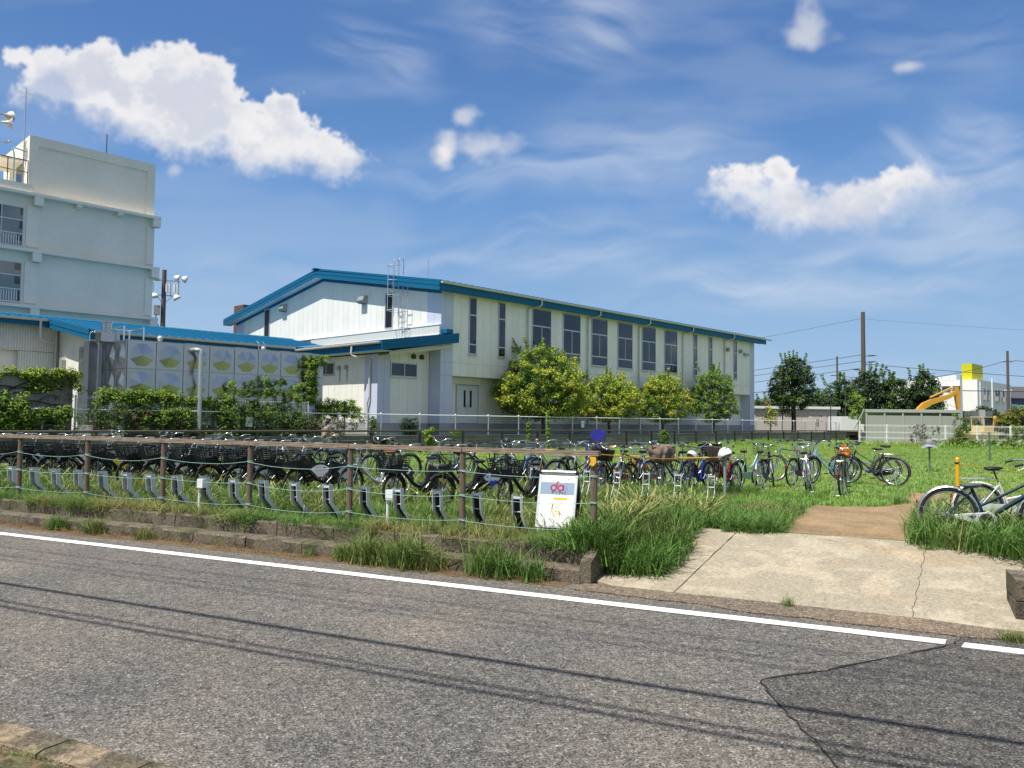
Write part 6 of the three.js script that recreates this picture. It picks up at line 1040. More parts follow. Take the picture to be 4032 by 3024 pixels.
// belt of dark trees behind
const belt = [[33.2, -84, 4.4, 2.0], [36.2, -86, 6.2, 2.5], [39.3, -86, 7.3, 2.6], [41.6, -85, 6.4, 2.4], [43.7, -83, 6.9, 1.9], [45.2, -86, 4.6, 1.7], [29.4, -95, 3.9, 2.4], [33.5, -97, 4.4, 2.6]];
const bl = ['lowest dark tree at the storage end of the tree belt', 'dense dark tree with a broad crown before the steel pole', 'tallest dense dark tree at the foot of the steel pole', 'dark tree just past the steel pole', 'dark tree with an upright leader near the white building', 'low dark tree at the belt end before the white building', 'distant dark bush behind the storage building', 'distant dark tree peeping over the storage building'];
belt.forEach(([x, z, h, r], i) => tree('belt_tree', bl[i], V(x, 0, z), { h0: 0.7, h1: h, r, tr: 0.18, limbs: 8, clumps: 300, per: 30, leaf: 0.16, cr: 0.5, pal: palDark, tips: palMid, tipRate: 0.18, shoots: 5, shootStep: 0.25 }, 'belt of dark trees'));
[[38.6, -58, 3.0, 2.3, 'yellowish bushy tree at the frame edge behind the mesh fence'], [42.5, -60, 3.3, 2.6, 'second yellowish bushy tree farther along the frame edge'], [35.6, -61, 1.9, 1.5, 'low yellowish bush beside the parked machine']].forEach(([x, z, h, r, l]) => tree('broad_bush', l, V(x, 0, z), { h0: 0.3, h1: h, r, tr: 0.12, limbs: 8, clumps: 170, per: 34, leaf: 0.13, cr: 0.45, pal: [[0.12, 0.15, 0.02], [0.15, 0.17, 0.02], [0.09, 0.12, 0.018]], tips: [[0.19, 0.19, 0.03], [0.16, 0.18, 0.025]], tipRate: 0.6 }, 'yellowish bushes'));
[[53.2, -88, 3.6, 1.5, 'dark round bush before the white building'], [57.5, -92, 2.8, 1.8, 'dark low bush beside the white building wall']].forEach(([x, z, h, r, l]) => tree('round_bush', l, V(x, 0, z), { h0: 0.3, h1: h, r, tr: 0.12, limbs: 5, clumps: 110, per: 26, leaf: 0.17, cr: 0.5, pal: palDark }, 'dark bushes before the white building'));
// creepers and weeds on and behind the school fences
const palVine = [[0.15, 0.27, 0.035], [0.2, 0.32, 0.04], [0.12, 0.2, 0.03], [0.27, 0.36, 0.045]], palOld = [[0.13, 0.09, 0.04], [0.1, 0.11, 0.03], [0.16, 0.12, 0.05]];
function vine(name, label, list, leaf, cat = 'creeper') { const out = []; for (const [u0, u1, y0, y1, w0, w1, n, per, cr, pal] of list) for (let k = 0; k < n * 1.3; k++) { const p = B(rr(u0, u1), rr(y0, y1), rr(w0, w1)); clumpLeaves(out, [p.x, p.y, p.z], cr * rr(0.6, 1.4), Math.round(per * 1.35), leaf, pal); } const m = single(name, leafGeo(out), M.leaf, label, cat); return m; }
vine('creeper', 'green creeper mound over the tank fence', [[9.5, 12.2, 1.95, 2.35, 28.5, 28.95, 70, 46, 0.2, palVine], [9.3, 12.0, 1.1, 2.0, 28.5, 28.8, 60, 26, 0.2, palMid], [12, 14.2, 1.9, 2.2, 28.6, 28.9, 44, 26, 0.16, palVine], [12, 14.6, 1.0, 1.9, 28.6, 28.8, 34, 20, 0.2, palMid]], 0.05);
vine('creeper', 'creeper tangle with browned leaves on the lower fence', [[9.0, 12.6, 0.8, 1.7, 28.2, 28.56, 90, 26, 0.17, [...palOld, ...palMid]], [11.5, 12.5, 1.3, 1.75, 28.2, 28.5, 24, 34, 0.16, palVine], [5.2, 9.0, 0.8, 1.6, 28.2, 28.56, 60, 22, 0.18, palMid]], 0.045);
vine('creeper', 'creeper draped over the dark wall top', [[2.5, 8.9, 2.66, 2.98, 28.65, 28.85, 120, 30, 0.14, [...palVine, ...palLime]], [7.2, 8.9, 2.3, 2.95, 28.6, 28.8, 34, 30, 0.15, palVine], [3, 8.6, 1.2, 2.6, 28.72, 28.8, 40, 10, 0.16, palMid]], 0.05);
vine('creeper', 'bright upright creeper clump before the dark wall', [[6.3, 7.3, 1.0, 2.2, 28.3, 28.55, 46, 36, 0.17, palVine], [5.6, 8.6, 1.2, 1.75, 28.3, 28.56, 60, 30, 0.15, palVine]], 0.055);
vine('creeper', 'narrow creeper climbing the tank corner', [[17.55, 18.0, 2.1, 4.1, 28.6, 28.86, 60, 36, 0.14, palVine], [17.6, 18.5, 3.7, 4.1, 28.6, 28.86, 16, 34, 0.13, palVine]], 0.05);
vine('creeper', 'bushy creeper mound at the annex foot', [[18.2, 20.2, 1.5, 2.25, 28.6, 28.95, 70, 38, 0.17, palVine], [18, 20.4, 0.9, 1.7, 28.4, 28.8, 26, 18, 0.2, palMid]], 0.05);
vine('weed_patch', 'tall feathery weeds in front of the tank', [[13.6, 17.4, 0.8, 1.9, 28.25, 28.8, 120, 34, 0.24, palMid], [14.0, 14.4, 1.5, 2.9, 28.5, 28.8, 22, 40, 0.16, palSpring], [14.9, 15.3, 1.5, 3.0, 28.5, 28.8, 22, 36, 0.13, palMid], [15.6, 15.9, 1.5, 3.2, 28.5, 28.8, 22, 36, 0.12, palSpring], [16.2, 16.5, 1.5, 3.1, 28.5, 28.8, 20, 36, 0.12, palMid], [16.9, 17.2, 1.4, 2.9, 28.5, 28.8, 18, 36, 0.13, palSpring]], 0.045, 'weeds');
vine('weed_patch', 'dry yellow weeds behind the fence beside the pipe', [[12.2, 14.6, 0.7, 1.05, 28.45, 28.85, 60, 30, 0.16, [[0.3, 0.28, 0.09], [0.26, 0.25, 0.06], [0.2, 0.22, 0.06]]], [16.4, 19.2, 0.7, 1.4, 28.3, 28.8, 70, 26, 0.2, [[0.22, 0.19, 0.08], [0.14, 0.15, 0.05], [0.18, 0.16, 0.07]]]], 0.05, 'weeds');
vine('weed_patch', 'narrow leafy creeper on the fence before the annex corner', [[20.7, 20.95, 0.75, 1.65, 28.5, 28.66, 40, 18, 0.12, palMid]], 0.045, 'weeds');
vine('weed_patch', 'thin dark creepers hanging on the fence below the annex window', [[22.4, 23.3, 0.75, 1.5, 28.5, 28.66, 70, 14, 0.16, palDark]], 0.045, 'weeds');
vine('weed_patch', 'small weed tuft on the retaining wall below the annex', [[25.5, 26.2, 0.72, 0.92, 28.5, 28.8, 26, 26, 0.16, palMid]], 0.045, 'weeds');
vine('weed_stalk', 'tall feathery weed stalk rising above the back row, taller', [[29.9, 30.02, 0.0, 1.95, 26.2, 26.3, 40, 26, 0.07, palSpring]], 0.04, 'weeds');
vine('weed_stalk', 'tall feathery weed stalk rising above the back row, shorter', [[28.4, 28.52, 0.0, 1.4, 26.2, 26.3, 60, 26, 0.07, palSpring]], 0.04, 'weeds');
vine('weed_patch', 'leafy bush beside the far railing behind the cobalt bicycle', [[39.9, 40.7, 0.1, 0.95, 25.9, 26.3, 30, 30, 0.14, palMid]], 0.05, 'weeds');
vine('weed_patch', 'bright leafy sprout beside the far railing behind the dark helmet', [[21.7, 22.1, 0.2, 1.1, 25.8, 26.1, 30, 26, 0.12, palSpring]], 0.05, 'weeds');

// ---------------------------------------------------------------- grass
M.grass = new THREE.MeshPhysicalMaterial({ color: 0xffffff, roughness: 0.7, transmission: 0.25, thickness: 0, side: THREE.DoubleSide, specularIntensity: 0.4 });
function tuft(n, spread, bend, width, seed) {
  const R0 = rng(seed), out = []; const q = (a, b) => a + (b - a) * R0();
  for (let k = 0; k < n; k++) {
    const a = q(0, 6.283), x = Math.cos(a) * spread * q(0, 1), z = Math.sin(a) * spread * q(0, 1), h = q(0.55, 1.0), d = q(0, 6.283), bd = bend * q(0.3, 1.25), w = width * q(0.7, 1.3), dx = Math.cos(d), dz = Math.sin(d), px = -dz * w, pz = dx * w;
    const P = (t, s) => { const f = bd * t * t * h; return [x + dx * f + px * s, h * (t - 0.22 * t * t * (bd / bend)), z + dz * f + pz * s]; };
    out.push([P(0, -1), P(0, 1), P(0.5, 0.9)], [P(0, -1), P(0.5, 0.9), P(0.5, -0.9)], [P(0.5, -0.9), P(0.5, 0.9), P(0.85, 0.45)], [P(0.5, -0.9), P(0.85, 0.45), P(0.85, -0.45)], [P(0.85, -0.45), P(0.85, 0.45), P(1.05, 0)]);
  }
  return tris(out);
}
const tufts = [tuft(13, 0.42, 0.7, 0.014, 1), tuft(11, 0.5, 1.15, 0.016, 2), tuft(14, 0.36, 0.45, 0.012, 3)];
const tuftFar = [tuft(10, 0.7, 0.5, 0.035, 4), tuft(10, 0.8, 0.7, 0.035, 5)];
const inPoly = (p, x, y) => { let c = false; for (let i = 0, j = p.length - 1; i < p.length; j = i++) if (p[i][1] > y !== p[j][1] > y && x < ((p[j][0] - p[i][0]) * (y - p[i][1])) / (p[j][1] - p[i][1]) + p[i][0]) c = !c; return c; };
const pathPoly = [[-1.25, 11.0], [-1.3, 13.4], [-1.2, 14.7], [-1.12, 15.5], [-0.62, 15.45], [0.0, 15.8], [0.56, 17.1], [0.56, 19.4], [3.4, 19.4], [3.4, 17.5], [1.1, 16.9], [0.66, 15.6], [0.48, 13.3], [0.42, 11.3], [0.1, 11.0]];
function grassField(name, label, geos, count, pick, tint, mat = M.grass) {
  const lists = geos.map(() => []);
  for (let k = 0; k < count; k++) { const p = pick(); if (p) lists[Math.floor(rnd() * geos.length)].push(p); }
  lists.forEach((L, i) => {
    const im = new THREE.InstancedMesh(geos[i], mat, L.length), m = new THREE.Matrix4(), q = new THREE.Quaternion(), e = new THREE.Euler(), c = new THREE.Color(); im.name = numbered(name); im.castShadow = im.receiveShadow = true;
    L.forEach((p, k) => { e.set(rr(-0.28, 0.28) + (p.tx ?? 0), rr(0, 6.28), rr(-0.28, 0.28) + (p.tz ?? 0), 'XYZ'); q.setFromEuler(e); const w = p.h * (p.w ?? 1); m.compose(p.pos, q, V(w, p.h, w)); im.setMatrixAt(k, m); const t = tint(p); c.setRGB(t[0], t[1], t[2]); im.setColorAt(k, c); });
    im.instanceMatrix.needsUpdate = true; scene.add(im); im.userData = { label: i ? `${label}, ${['', 'broader bent blades', 'fine upright blades'][i]}` : label, category: 'grass', kind: 'stuff' };
  });
}
const gTint = (dry) => (p) => { const v = fbm(p.pos.x * 0.7 + 50, p.pos.z * 0.7 + 20, 3), d = clamp((v - 0.5) * 3 * dry + (rnd() < 0.1 * dry ? 0.8 : 0)), f = rr(0.75, 1.25); return [mix(0.115, 0.3, d) * f, mix(0.225, 0.265, d) * f, mix(0.042, 0.1, d) * f]; };
// lot, thick and knee-high between the racks
grassField('grass', 'tall green grass among the bicycle racks', tufts, 30000, () => {
  const s = rr(-21, -1.0), n = 8.9 + Math.pow(rnd(), 1.25) * 9.1; if (inPoly(pathPoly, s, n) || (s > -3.0 && n < 11.5)) return null; if (Math.abs(rr(0, 1)) < 0.35 * smooth(0.62, 0.4, fbm(s * 0.6 + 4, n * 0.6, 3))) return null;
  const edge = n < 9.75 ? 0.5 : n < 10.2 ? 0.8 : 1, tall = 0.35 + 1.25 * fbm(s * 1.1 + 11, n * 1.1 + 3, 3), h = (n < 10.8 ? 0.34 : n < 14.2 ? 0.23 : 0.25) * tall * edge * rr(0.65, 1.25) * (s > -2.4 ? 0.6 : 1); return { pos: R(s, -0.02, n), h, tz: 0 };
}, gTint(0.55));
grassField('grass', 'long arching grass at the corner of the driveway', tufts, 2600, () => { const s = rr(-3.15, -2.15) - rr(0, 0.35), n = rr(8.75, 12.0); const lim = -2.35 - 0.45 * smooth(9.6, 11, n) * 0.4; if (s > lim + 0.25 * fbm(n * 2, 3, 2) || (s > -2.9 && n < 8.95)) return null; const y = -0.3 * smooth(11.2, 8.9, n) * smooth(-2.98, -2.85, s); return { pos: R(s, y - 0.02, n), h: 0.4 * rr(0.5, 1.3) * (n > 11 ? 0.7 : 1), w: 0.95 }; }, gTint(0.6));
grassField('grass', 'trampled grass between the driveway and the racks', tufts, 4200, () => { const s = rr(-3.0, -1.1), n = rr(11.1, 14.3); if (n < 11.25 + 0.55 * fbm(s * 2.2, 8, 3) - 0.2 || inPoly(pathPoly, s, n)) return null; return { pos: R(s, -0.02, n), h: 0.2 * rr(0.5, 1.35), w: 1.4 }; }, gTint(0.9));
grassField('grass', 'deep green grass under the abandoned bicycles', tufts, 7000, () => { const s = rr(0.25, 5.5), n = rr(10.2, 17); const nb = 11.1 - 0.75 * smooth(0.6, 2.2, s) + 0.35 * (fbm(s * 3, 2, 3) - 0.5); if (n < nb || inPoly(pathPoly, s, n)) return null; return { pos: R(s, -0.02, n), h: (n < 13 ? 0.4 : 0.28) * rr(0.5, 1.3), w: 0.95 }; }, gTint(0.25));
// seeding stalks above the leaves
{
  const st = (() => { const R0 = rng(77), o = []; for (let k = 0; k < 4; k++) { const a = R0() * 6.28, x = Math.cos(a) * 0.12, z = Math.sin(a) * 0.12, d = R0() * 6.28, b = 0.25 + R0() * 0.5, h = 0.75 + R0() * 0.25, w = 0.006; const P = (t, s) => [x + Math.cos(d) * b * t * t * h - Math.sin(d) * w * s, h * (t - 0.2 * t * t), z + Math.sin(d) * b * t * t * h + Math.cos(d) * w * s]; for (let q = 0; q < 4; q++) o.push([P(q / 4, -1), P(q / 4, 1), P((q + 1) / 4, 1)], [P(q / 4, -1), P((q + 1) / 4, 1), P((q + 1) / 4, -1)]); for (let q = 0; q < 3; q++) o.push([P(0.84 + q * 0.06, -3.2), P(0.84 + q * 0.06, 3.2), P(0.96 + q * 0.06, 0)]); } return tris(o); })();
  grassField('seed_stalks', 'pale seeding grass stalks in the lot', [st], 1500, () => { const r = rnd(), s = r < 0.35 ? rr(-3.3, -2.3) : r < 0.5 ? rr(0.6, 3.5) : rr(-18, -3), n = r < 0.35 ? rr(9.0, 12.2) : r < 0.5 ? rr(11.4, 13.5) : rr(9.0, 15); if ((s > -2.95 && s < 0.6 && n < 11.6) || inPoly(pathPoly, s, n)) return null; return { pos: R(s, -0.03, n), h: (n < 9.4 ? 0.35 : 0.5) * rr(0.6, 1.25), w: 1 }; }, () => { const f = rr(0.7, 1.2), g = rnd(); return [mix(0.2, 0.42, g) * f, mix(0.28, 0.36, g) * f, mix(0.06, 0.15, g) * f]; });
}
// lawn running back to the rails and fences
grassField('lawn', 'mown lawn stretching back to the mesh fence', tuftFar, 95000, () => { const s = rr(-22, 62), n = 15 + Math.pow(rnd(), 1.7) * 48; const p = R(s, -0.015, n), u = p.x * Math.sin(A) - p.z * Math.cos(A), w = -p.x * Math.cos(A) - p.z * Math.sin(A); if (w > 27.9 || p.x / -p.z > 0.78 || p.x / -p.z < -0.8 || inPoly(pathPoly, s, n)) return null; const tall = smooth(24.2, 26.4, w) * smooth(36, 55, u); const dx = p.z + 57 + (p.x - 25.3) * -1.03; if (p.x > 24 && p.z < -57 + (p.x - 25.3) * 1.03 - 1.2) return null; const nearF = p.x > 24 ? smooth(-4.5, -1, (-p.z) - (57 - (p.x - 25.3) * 1.03) ) : 0; return { pos: p, h: (0.11 + 0.3 * Math.max(tall, nearF * 0.9) * rr(0.4, 1.3)) * rr(0.7, 1.3), w: tall > 0.3 ? 0.7 : 1.25 }; }, (p) => { const v = fbm(p.pos.x * 0.35, p.pos.z * 0.35, 3), f = rr(0.85, 1.2); return [mix(0.17, 0.26, v) * f, mix(0.32, 0.39, v) * f, 0.06 * f]; });
// weeds spilling over and growing at the foot of the kerb
grassField('kerb_weeds', 'weeds spilling over the lot edging', tufts, 2600, () => { const c = fbm(rnd() * 0 + 1, 1, 1); const s = -3.2 - rnd() * 16.5, k = fbm(s * 1.1 + 3, 7, 3); if (k < 0.44 && rnd() < 0.85) return null; return { pos: R(s, -0.02, rr(8.72, 8.95)), h: 0.2 * rr(0.5, 1.3), tx: rr(0, 0.9), w: 1.1 }; }, gTint(0.9));
{
  const spots = [[-5.35, 0.3, 120, 0.44], [-5.9, 0.28, 110, 0.4], [-6.3, 0.2, 60, 0.3], [-4.95, 0.12, 26, 0.3], [-4.25, 0.14, 34, 0.52], [-3.95, 0.1, 22, 0.4], [-3.6, 0.12, 22, 0.34], [-9.95, 0.13, 26, 0.24], [-11.1, 0.16, 40, 0.3], [-12.0, 0.18, 44, 0.3], [-14.3, 0.12, 20, 0.22], [-6.9, 0.1, 14, 0.2]];
  const L = []; for (const [s, w, n, h] of spots) for (let k = 0; k < n; k++) L.push([s + gauss() * w * 0.6, 8.42 + gauss() * 0.07 - (rnd() < 0.3 ? 0.1 : 0), h]);
  let i = 0; grassField('kerb_weeds', 'clumps of weeds growing at the kerb foot', tufts, L.length, () => { const q = L[i++]; return { pos: R(q[0], roadY, Math.min(8.44, q[1])), h: q[2] * rr(0.4, 1.25), w: 0.9 }; }, gTint(0.5));
}
grassField('litter', 'dry grass litter along the kerb foot', tufts, 700, () => { const s = -3.4 - rnd() * 16; return { pos: R(s, roadY + 0.004, 8.3 + gauss() * 0.06), h: 0.07 * rr(0.5, 1.4), tx: 1.3, w: 1.6 }; }, () => { const f = rr(0.7, 1.2); return [0.32 * f, 0.2 * f, 0.09 * f]; });
{ // sprigs on the driveway
  const L = [[-0.86, 8.4, 0.14, 8], [1.02, 7.98, 0.13, 26], [0.52, 11.0, 0.07, 40], [-1.92, 11.2, 0.08, 40]], Q = []; for (const [s, n, h, c] of L) for (let k = 0; k < c; k++) Q.push([s + gauss() * 0.07, n + gauss() * 0.05, h]);
  let i = 0; grassField('joint_weeds', 'small weeds sprouting from driveway joints', tufts, Q.length, () => { const q = Q[i++]; return { pos: R(q[0], -0.345 + 0.345 * clamp((q[1] - 8.42) / 2.9), q[1]), h: q[2] * rr(0.6, 1.3), w: 0.8 }; }, gTint(0.7));
}

// ---------------------------------------------------------------- what stands behind: storage, shelter, fence, machines, houses, poles
M.storage = mottled([0.76, 0.72, 0.68], 0.02, 3, 101, { roughness: 0.6, bumpScale: 0.001 });
{
  const t = thing('storage_building', 'low beige storage building with two pairs of doors beyond the railing', 'building', V(24.85, 0.5, -80), 0), b = [8.4, 2.45];
  part(t, 'wall', box(0, b[0], 0, b[1], -5, -0.03), M.storage);
  part(t, 'side_wall', box(b[0] + 0.002, b[0] + 0.05, 0, b[1], -5, -0.05), std(lin(0.16, 0.17, 0.19), 0.7));
  part(t, 'roof', box(-0.2, b[0] + 0.25, b[1] + 0.02, b[1] + 0.28, -5.2, 0.3), M.whiteMetal);
  for (let k = 0; k < 7; k++) part(t, 'wall_panel', box(k * 1.2 + 0.02, k * 1.2 + 1.18, 0.02, b[1] - 0.02, -0.028, 0.0), M.storage);
  const ink = std(lin(0.12, 0.12, 0.12), 0.7);
  for (const x of [2.15, 6.4]) {
    for (const q of [0, 1]) { const d = part(t, 'door', box(x + q * 0.92 - 0.92 + 0.01, x + q * 0.92 - 0.01, 0.05, 2.2, 0.004, 0.04), std(lin(0.56, 0.5, 0.46), 0.5)); part(d, 'handle', box(x + (q ? 0.06 : -0.1), x + (q ? 0.1 : -0.06), 0.75, 1.45, 0.042, 0.08), M.darkSteel); }
    // the four characters for disaster-prevention store, built as brush strokes
    const S = [[[0, 0, 0, 6], [0, 6, 2, 5], [0, 3, 2, 3.4], [3, 5, 7, 5], [5, 6.4, 5, 5], [4.2, 5, 3.2, 0], [4.4, 3, 6.4, 3], [6.4, 3, 6, 0.2]], [[0.6, 6, 2, 4.6], [3, 6, 4.4, 4.6], [5, 6, 6.4, 4.6], [3.4, 4, 3.4, 2.6], [3.4, 2.6, 0.4, 0], [3.4, 2.6, 6.6, 0], [1, 3, 1.6, 2], [5.8, 3, 5, 2]], [[3.5, 6.5, 0.2, 4], [3.5, 6.5, 6.8, 4], [2, 4.2, 5, 4.2], [1.6, 3.2, 5.4, 3.2], [1.6, 3.2, 0.8, 0], [2, 1.8, 5.2, 1.8], [2, 0, 2, 1.8], [5.2, 1.8, 5.2, 0]], [[3.5, 6.6, 3.5, 6], [0.6, 6, 6.6, 6], [0.8, 6, 0.2, 0], [1.8, 4.8, 6, 4.8], [2.2, 3.8, 5.6, 3.8], [2.2, 2.6, 5.6, 2.6], [3.9, 5.4, 3.9, 0], [1.2, 1.4, 6.6, 1.4]]];
    S.forEach((ch, ci) => { const g = ch.map(([x0, y0, x1, y1]) => { const k = 0.03, ox = x - 0.52 + ci * 0.24 + (ci > 1 ? 0.12 : 0), oy = 1.66; return rod([ox + x0 * k, oy + y0 * k, 0.044], [ox + x1 * k, oy + y1 * k, 0.044], 0.012, 4); }); part(t, 'painted_character', mg(g), ink); });
  }
}
M.shelterPanel = std(lin(0.3, 0.32, 0.28), 0.55); M.shelterFrame = std(lin(0.4, 0.42, 0.38), 0.5, 0.2);
{
  const p = V(28.1, 0, -62), dir = V(5.6, 0, 5).normalize(), t = thing('cycle_shelter', 'grey-green panelled shelter with curved roof behind the mesh fence', 'shelter', p, Math.atan2(-dir.z, dir.x) * 0.35), L = 6.6, H = 2.45;
  for (let k = 0; k <= 5; k++) part(t, 'post', box((k * L) / 5 - 0.06, (k * L) / 5 + 0.06, 0, H, -0.03, 0.06), M.shelterFrame);
  for (let k = 0; k < 5; k++) part(t, 'panel', box((k * L) / 5 + 0.062, ((k + 1) * L) / 5 - 0.062, 0.15, H - 0.25, -0.03, 0.0), M.shelterPanel);
  part(t, 'top_beam', box(-0.1, L + 0.1, H, H + 0.2, -0.06, 0.1), M.shelterFrame);
  part(t, 'curved_roof', prism(Array.from({ length: 10 }, (_, i) => { const a = (i / 9) * Math.PI * 0.5; return [-1.5 + 1.5 * Math.sin(a) - 0.02, 1.5 + 1.1 * Math.cos(a) * 0 + 1.1 * Math.sin(a + 0.0)]; }).concat([[0.0, 2.66], [-0.2, 2.68]]), -0.2, L + 0.1, (z, y, x) => [x, y, z]), M.shelterFrame);
  part(t, 'roof_hoop', tube(Array.from({ length: 8 }, (_, i) => { const a = (i / 7) * Math.PI * 0.5; return [-0.15 - 0.75 * (1 - Math.sin(a)), 1.1 + 1.6 * Math.sin(a), 0.02]; }), 0.045, 6, 20), M.shelterFrame);
  const dk = std(lin(0.12, 0.13, 0.14), 0.6); for (let k = 0; k < 3; k++) part(t, 'end_panel', box(L + 0.15 + k * 0.75, L + 0.15 + k * 0.75 + 0.7, 0.1, H + 0.15, -0.2, -0.12), dk);
  part(t, 'end_column', box(L + 1.35, L + 1.75, 0, H + 0.25, -0.1, 0.25), M.shelterFrame);
}
{ // white mesh fence at the back of the lawn
  const a = V(25.3, 0, -57), b = V(33.4, 0, -49.0), d = b.clone().sub(a), L = d.length(), t = thing('mesh_fence', 'white welded mesh fence at the back of the lawn', 'fence', a, Math.atan2(-d.z, d.x)), H = 1.5;
  const N = 6, st = L / N;
  for (let k = 0; k <= N; k++) { part(t, 'post', mg([rod([k * st, -0.1, 0], [k * st, H, 0], 0.04, 8), rod([k * st + 0.05, 0.2, -0.05], [k * st + 0.05, H, -0.05], 0.025, 6)]), M.white); }
  for (let k = 0; k < N; k++) { const g = []; for (let x = k * st + 0.05; x < (k + 1) * st; x += 0.085) g.push(rod([x, 0.08, 0.02], [x, H - 0.02, 0.02], 0.0065, 3)); for (const y of [0.1, 0.16, 0.5, 0.56, 0.9, 0.96, H - 0.12, H - 0.05]) g.push(rod([k * st, y, 0.03], [(k + 1) * st, y, 0.03], 0.009, 4)); part(t, 'mesh_panel', mg(g), M.white); }
  const n = thing('notice_plate', 'white rectangular notice on the mesh fence near the frame edge', 'sign', a.clone().lerp(b, 0.93).add(V(-0.05, 1.25, 0.06)), Math.atan2(-d.z, d.x)); part(n, 'plate', box(-0.2, 0.2, -0.1, 0.12, 0, 0.012), M.white);
  // weeds against it
  const along = (k0, k1, y0, y1, n2, per, cr, pal, leaf, label) => { const out = []; for (let i = 0; i < n2; i++) { const q = a.clone().lerp(b, rr(k0, k1)).add(V(rr(-0.3, 0.1), rr(y0, y1), rr(-0.1, 0.45))); clumpLeaves(out, [q.x, q.y, q.z], cr, per, leaf, pal); } single('weed_patch', leafGeo(out), M.leaf, label, 'weeds'); };
  along(0.31, 0.4, 0.1, 1.5, 50, 14, 0.12, [[0.1, 0.05, 0.035], [0.07, 0.04, 0.03]], 0.05, 'dark reddish dead weed clump against the mesh fence');
  along(0.55, 0.62, 0.1, 2.2, 60, 26, 0.16, palMid, 0.06, 'creeper climbing the mesh fence to the shelter roof');
  along(0.5, 0.85, 0.05, 0.6, 110, 26, 0.22, [...palMid, ...palSpring], 0.06, 'leafy green weeds along the foot of the mesh fence');
  along(0.85, 1.0, 0.05, 1.4, 60, 22, 0.2, palMid, 0.06, 'creeper clump at the frame-edge end of the mesh fence');
  along(0.43, 0.47, 0.3, 1.4, 18, 14, 0.12, palDark, 0.05, 'thin dark creeper on the mesh fence middle');
}
M.machine = std(lin(0.55, 0.29, 0.03), 0.55); M.machinePale = std(lin(0.6, 0.47, 0.25), 0.6);
{ // excavator behind the shelter
  const t = thing('excavator', 'yellow excavator with raised bent boom behind the shelter', 'excavator', V(36.6, 0, -72), 0);
  part(t, 'track', mg([box(-1.6, 1.6, 0, 0.7, 0.7, 1.2), box(-1.6, 1.6, 0, 0.7, -1.2, -0.7)]), M.darkSteel);
  part(t, 'body', mg([box(-1.7, 1.3, 0.75, 1.7, -1.1, 1.1), box(-1.7, -0.5, 1.7, 2.2, -1.1, 1.1)]), M.machine);
  const cab = part(t, 'cab', box(0.0, 1.2, 1.7, 2.85, 0.2, 1.1), M.machine); part(cab, 'window', box(0.1, 1.1, 2.0, 2.75, 1.102, 1.12), M.glass);
  const beam = (pts, w, z0, z1) => prism(pts, z0, z1, (x, y, z) => [x, y, z]);
  part(t, 'boom', beam([[0.4, 2.3], [0.7, 3.0], [1.2, 3.5], [2.0, 3.85], [3.6, 4.3], [4.3, 4.75], [4.35, 4.4], [3.7, 3.95], [2.0, 3.35], [1.3, 2.9], [0.9, 2.2]], 0, -0.2, 0.2), M.machine);
  part(t, 'stick', beam([[4.1, 5.0], [4.45, 5.05], [4.7, 4.1], [4.75, 2.6], [4.45, 2.6], [4.25, 3.8]], 0, -0.17, 0.17), M.machine);
  part(t, 'boom_cylinder', rod([1.9, 4.0, 0], [3.9, 4.95, 0], 0.08, 8), M.machine); part(t, 'piston', rod([2.6, 4.3, 0], [4.3, 5.0, 0], 0.05, 8), M.chrome);
  part(t, 'bucket', beam([[4.3, 2.6], [4.85, 2.6], [5.1, 1.8], [4.5, 1.3], [3.9, 1.8]], 0, -0.5, 0.5), M.machine);
}
{
  const t = thing('mini_excavator', 'small yellow and white site machine behind the mesh fence', 'machine', V(34.4, 0, -57.2), 0.4); t.scale.setScalar(0.85);
  part(t, 'track', mg([box(-1.1, 1.1, 0, 0.55, 0.5, 0.85), box(-1.1, 1.1, 0, 0.55, -0.85, -0.5)]), M.white);
  part(t, 'body', mg([box(-1.2, 0.9, 0.55, 1.25, -0.8, 0.8), box(-1.4, 1.4, 1.0, 1.2, -0.9, 0.9)]), M.machinePale);
  const cab = part(t, 'cab', mg([box(-0.6, 0.6, 1.25, 1.75, -0.6, 0.6), box(-0.65, 0.65, 2.45, 2.52, -0.65, 0.65), box(-0.6, -0.54, 1.75, 2.45, 0.54, 0.6), box(0.54, 0.6, 1.75, 2.45, 0.54, 0.6), box(-0.6, -0.54, 1.75, 2.45, -0.6, -0.54), box(0.54, 0.6, 1.75, 2.45, -0.6, -0.54)]), M.machinePale); part(cab, 'window', box(-0.53, 0.53, 1.76, 2.44, 0.545, 0.555), M.glassB);
  part(t, 'boom', prism([[0.8, 1.3], [1.2, 2.2], [1.6, 2.6], [1.8, 2.5], [1.5, 2.0], [1.2, 1.2]], -0.12, 0.12, (x, y, z) => [x, y, z]), M.machine);
}
{ const t = thing('parked_truck', 'white truck parked beyond the railing end', 'truck', V(31.6, 0, -74), 0.2); part(t, 'cargo_box', box(-1.2, 1.2, 0.8, 2.2, -1, 1), M.white); part(t, 'chassis', box(-1.5, 1.5, 0.5, 0.8, -0.8, 0.8), M.darkSteel); for (const x of [-0.9, 0.9]) part(t, 'wheel', rod([x, 0.4, -0.9], [x, 0.4, 0.9], 0.4, 14), M.rubber); }
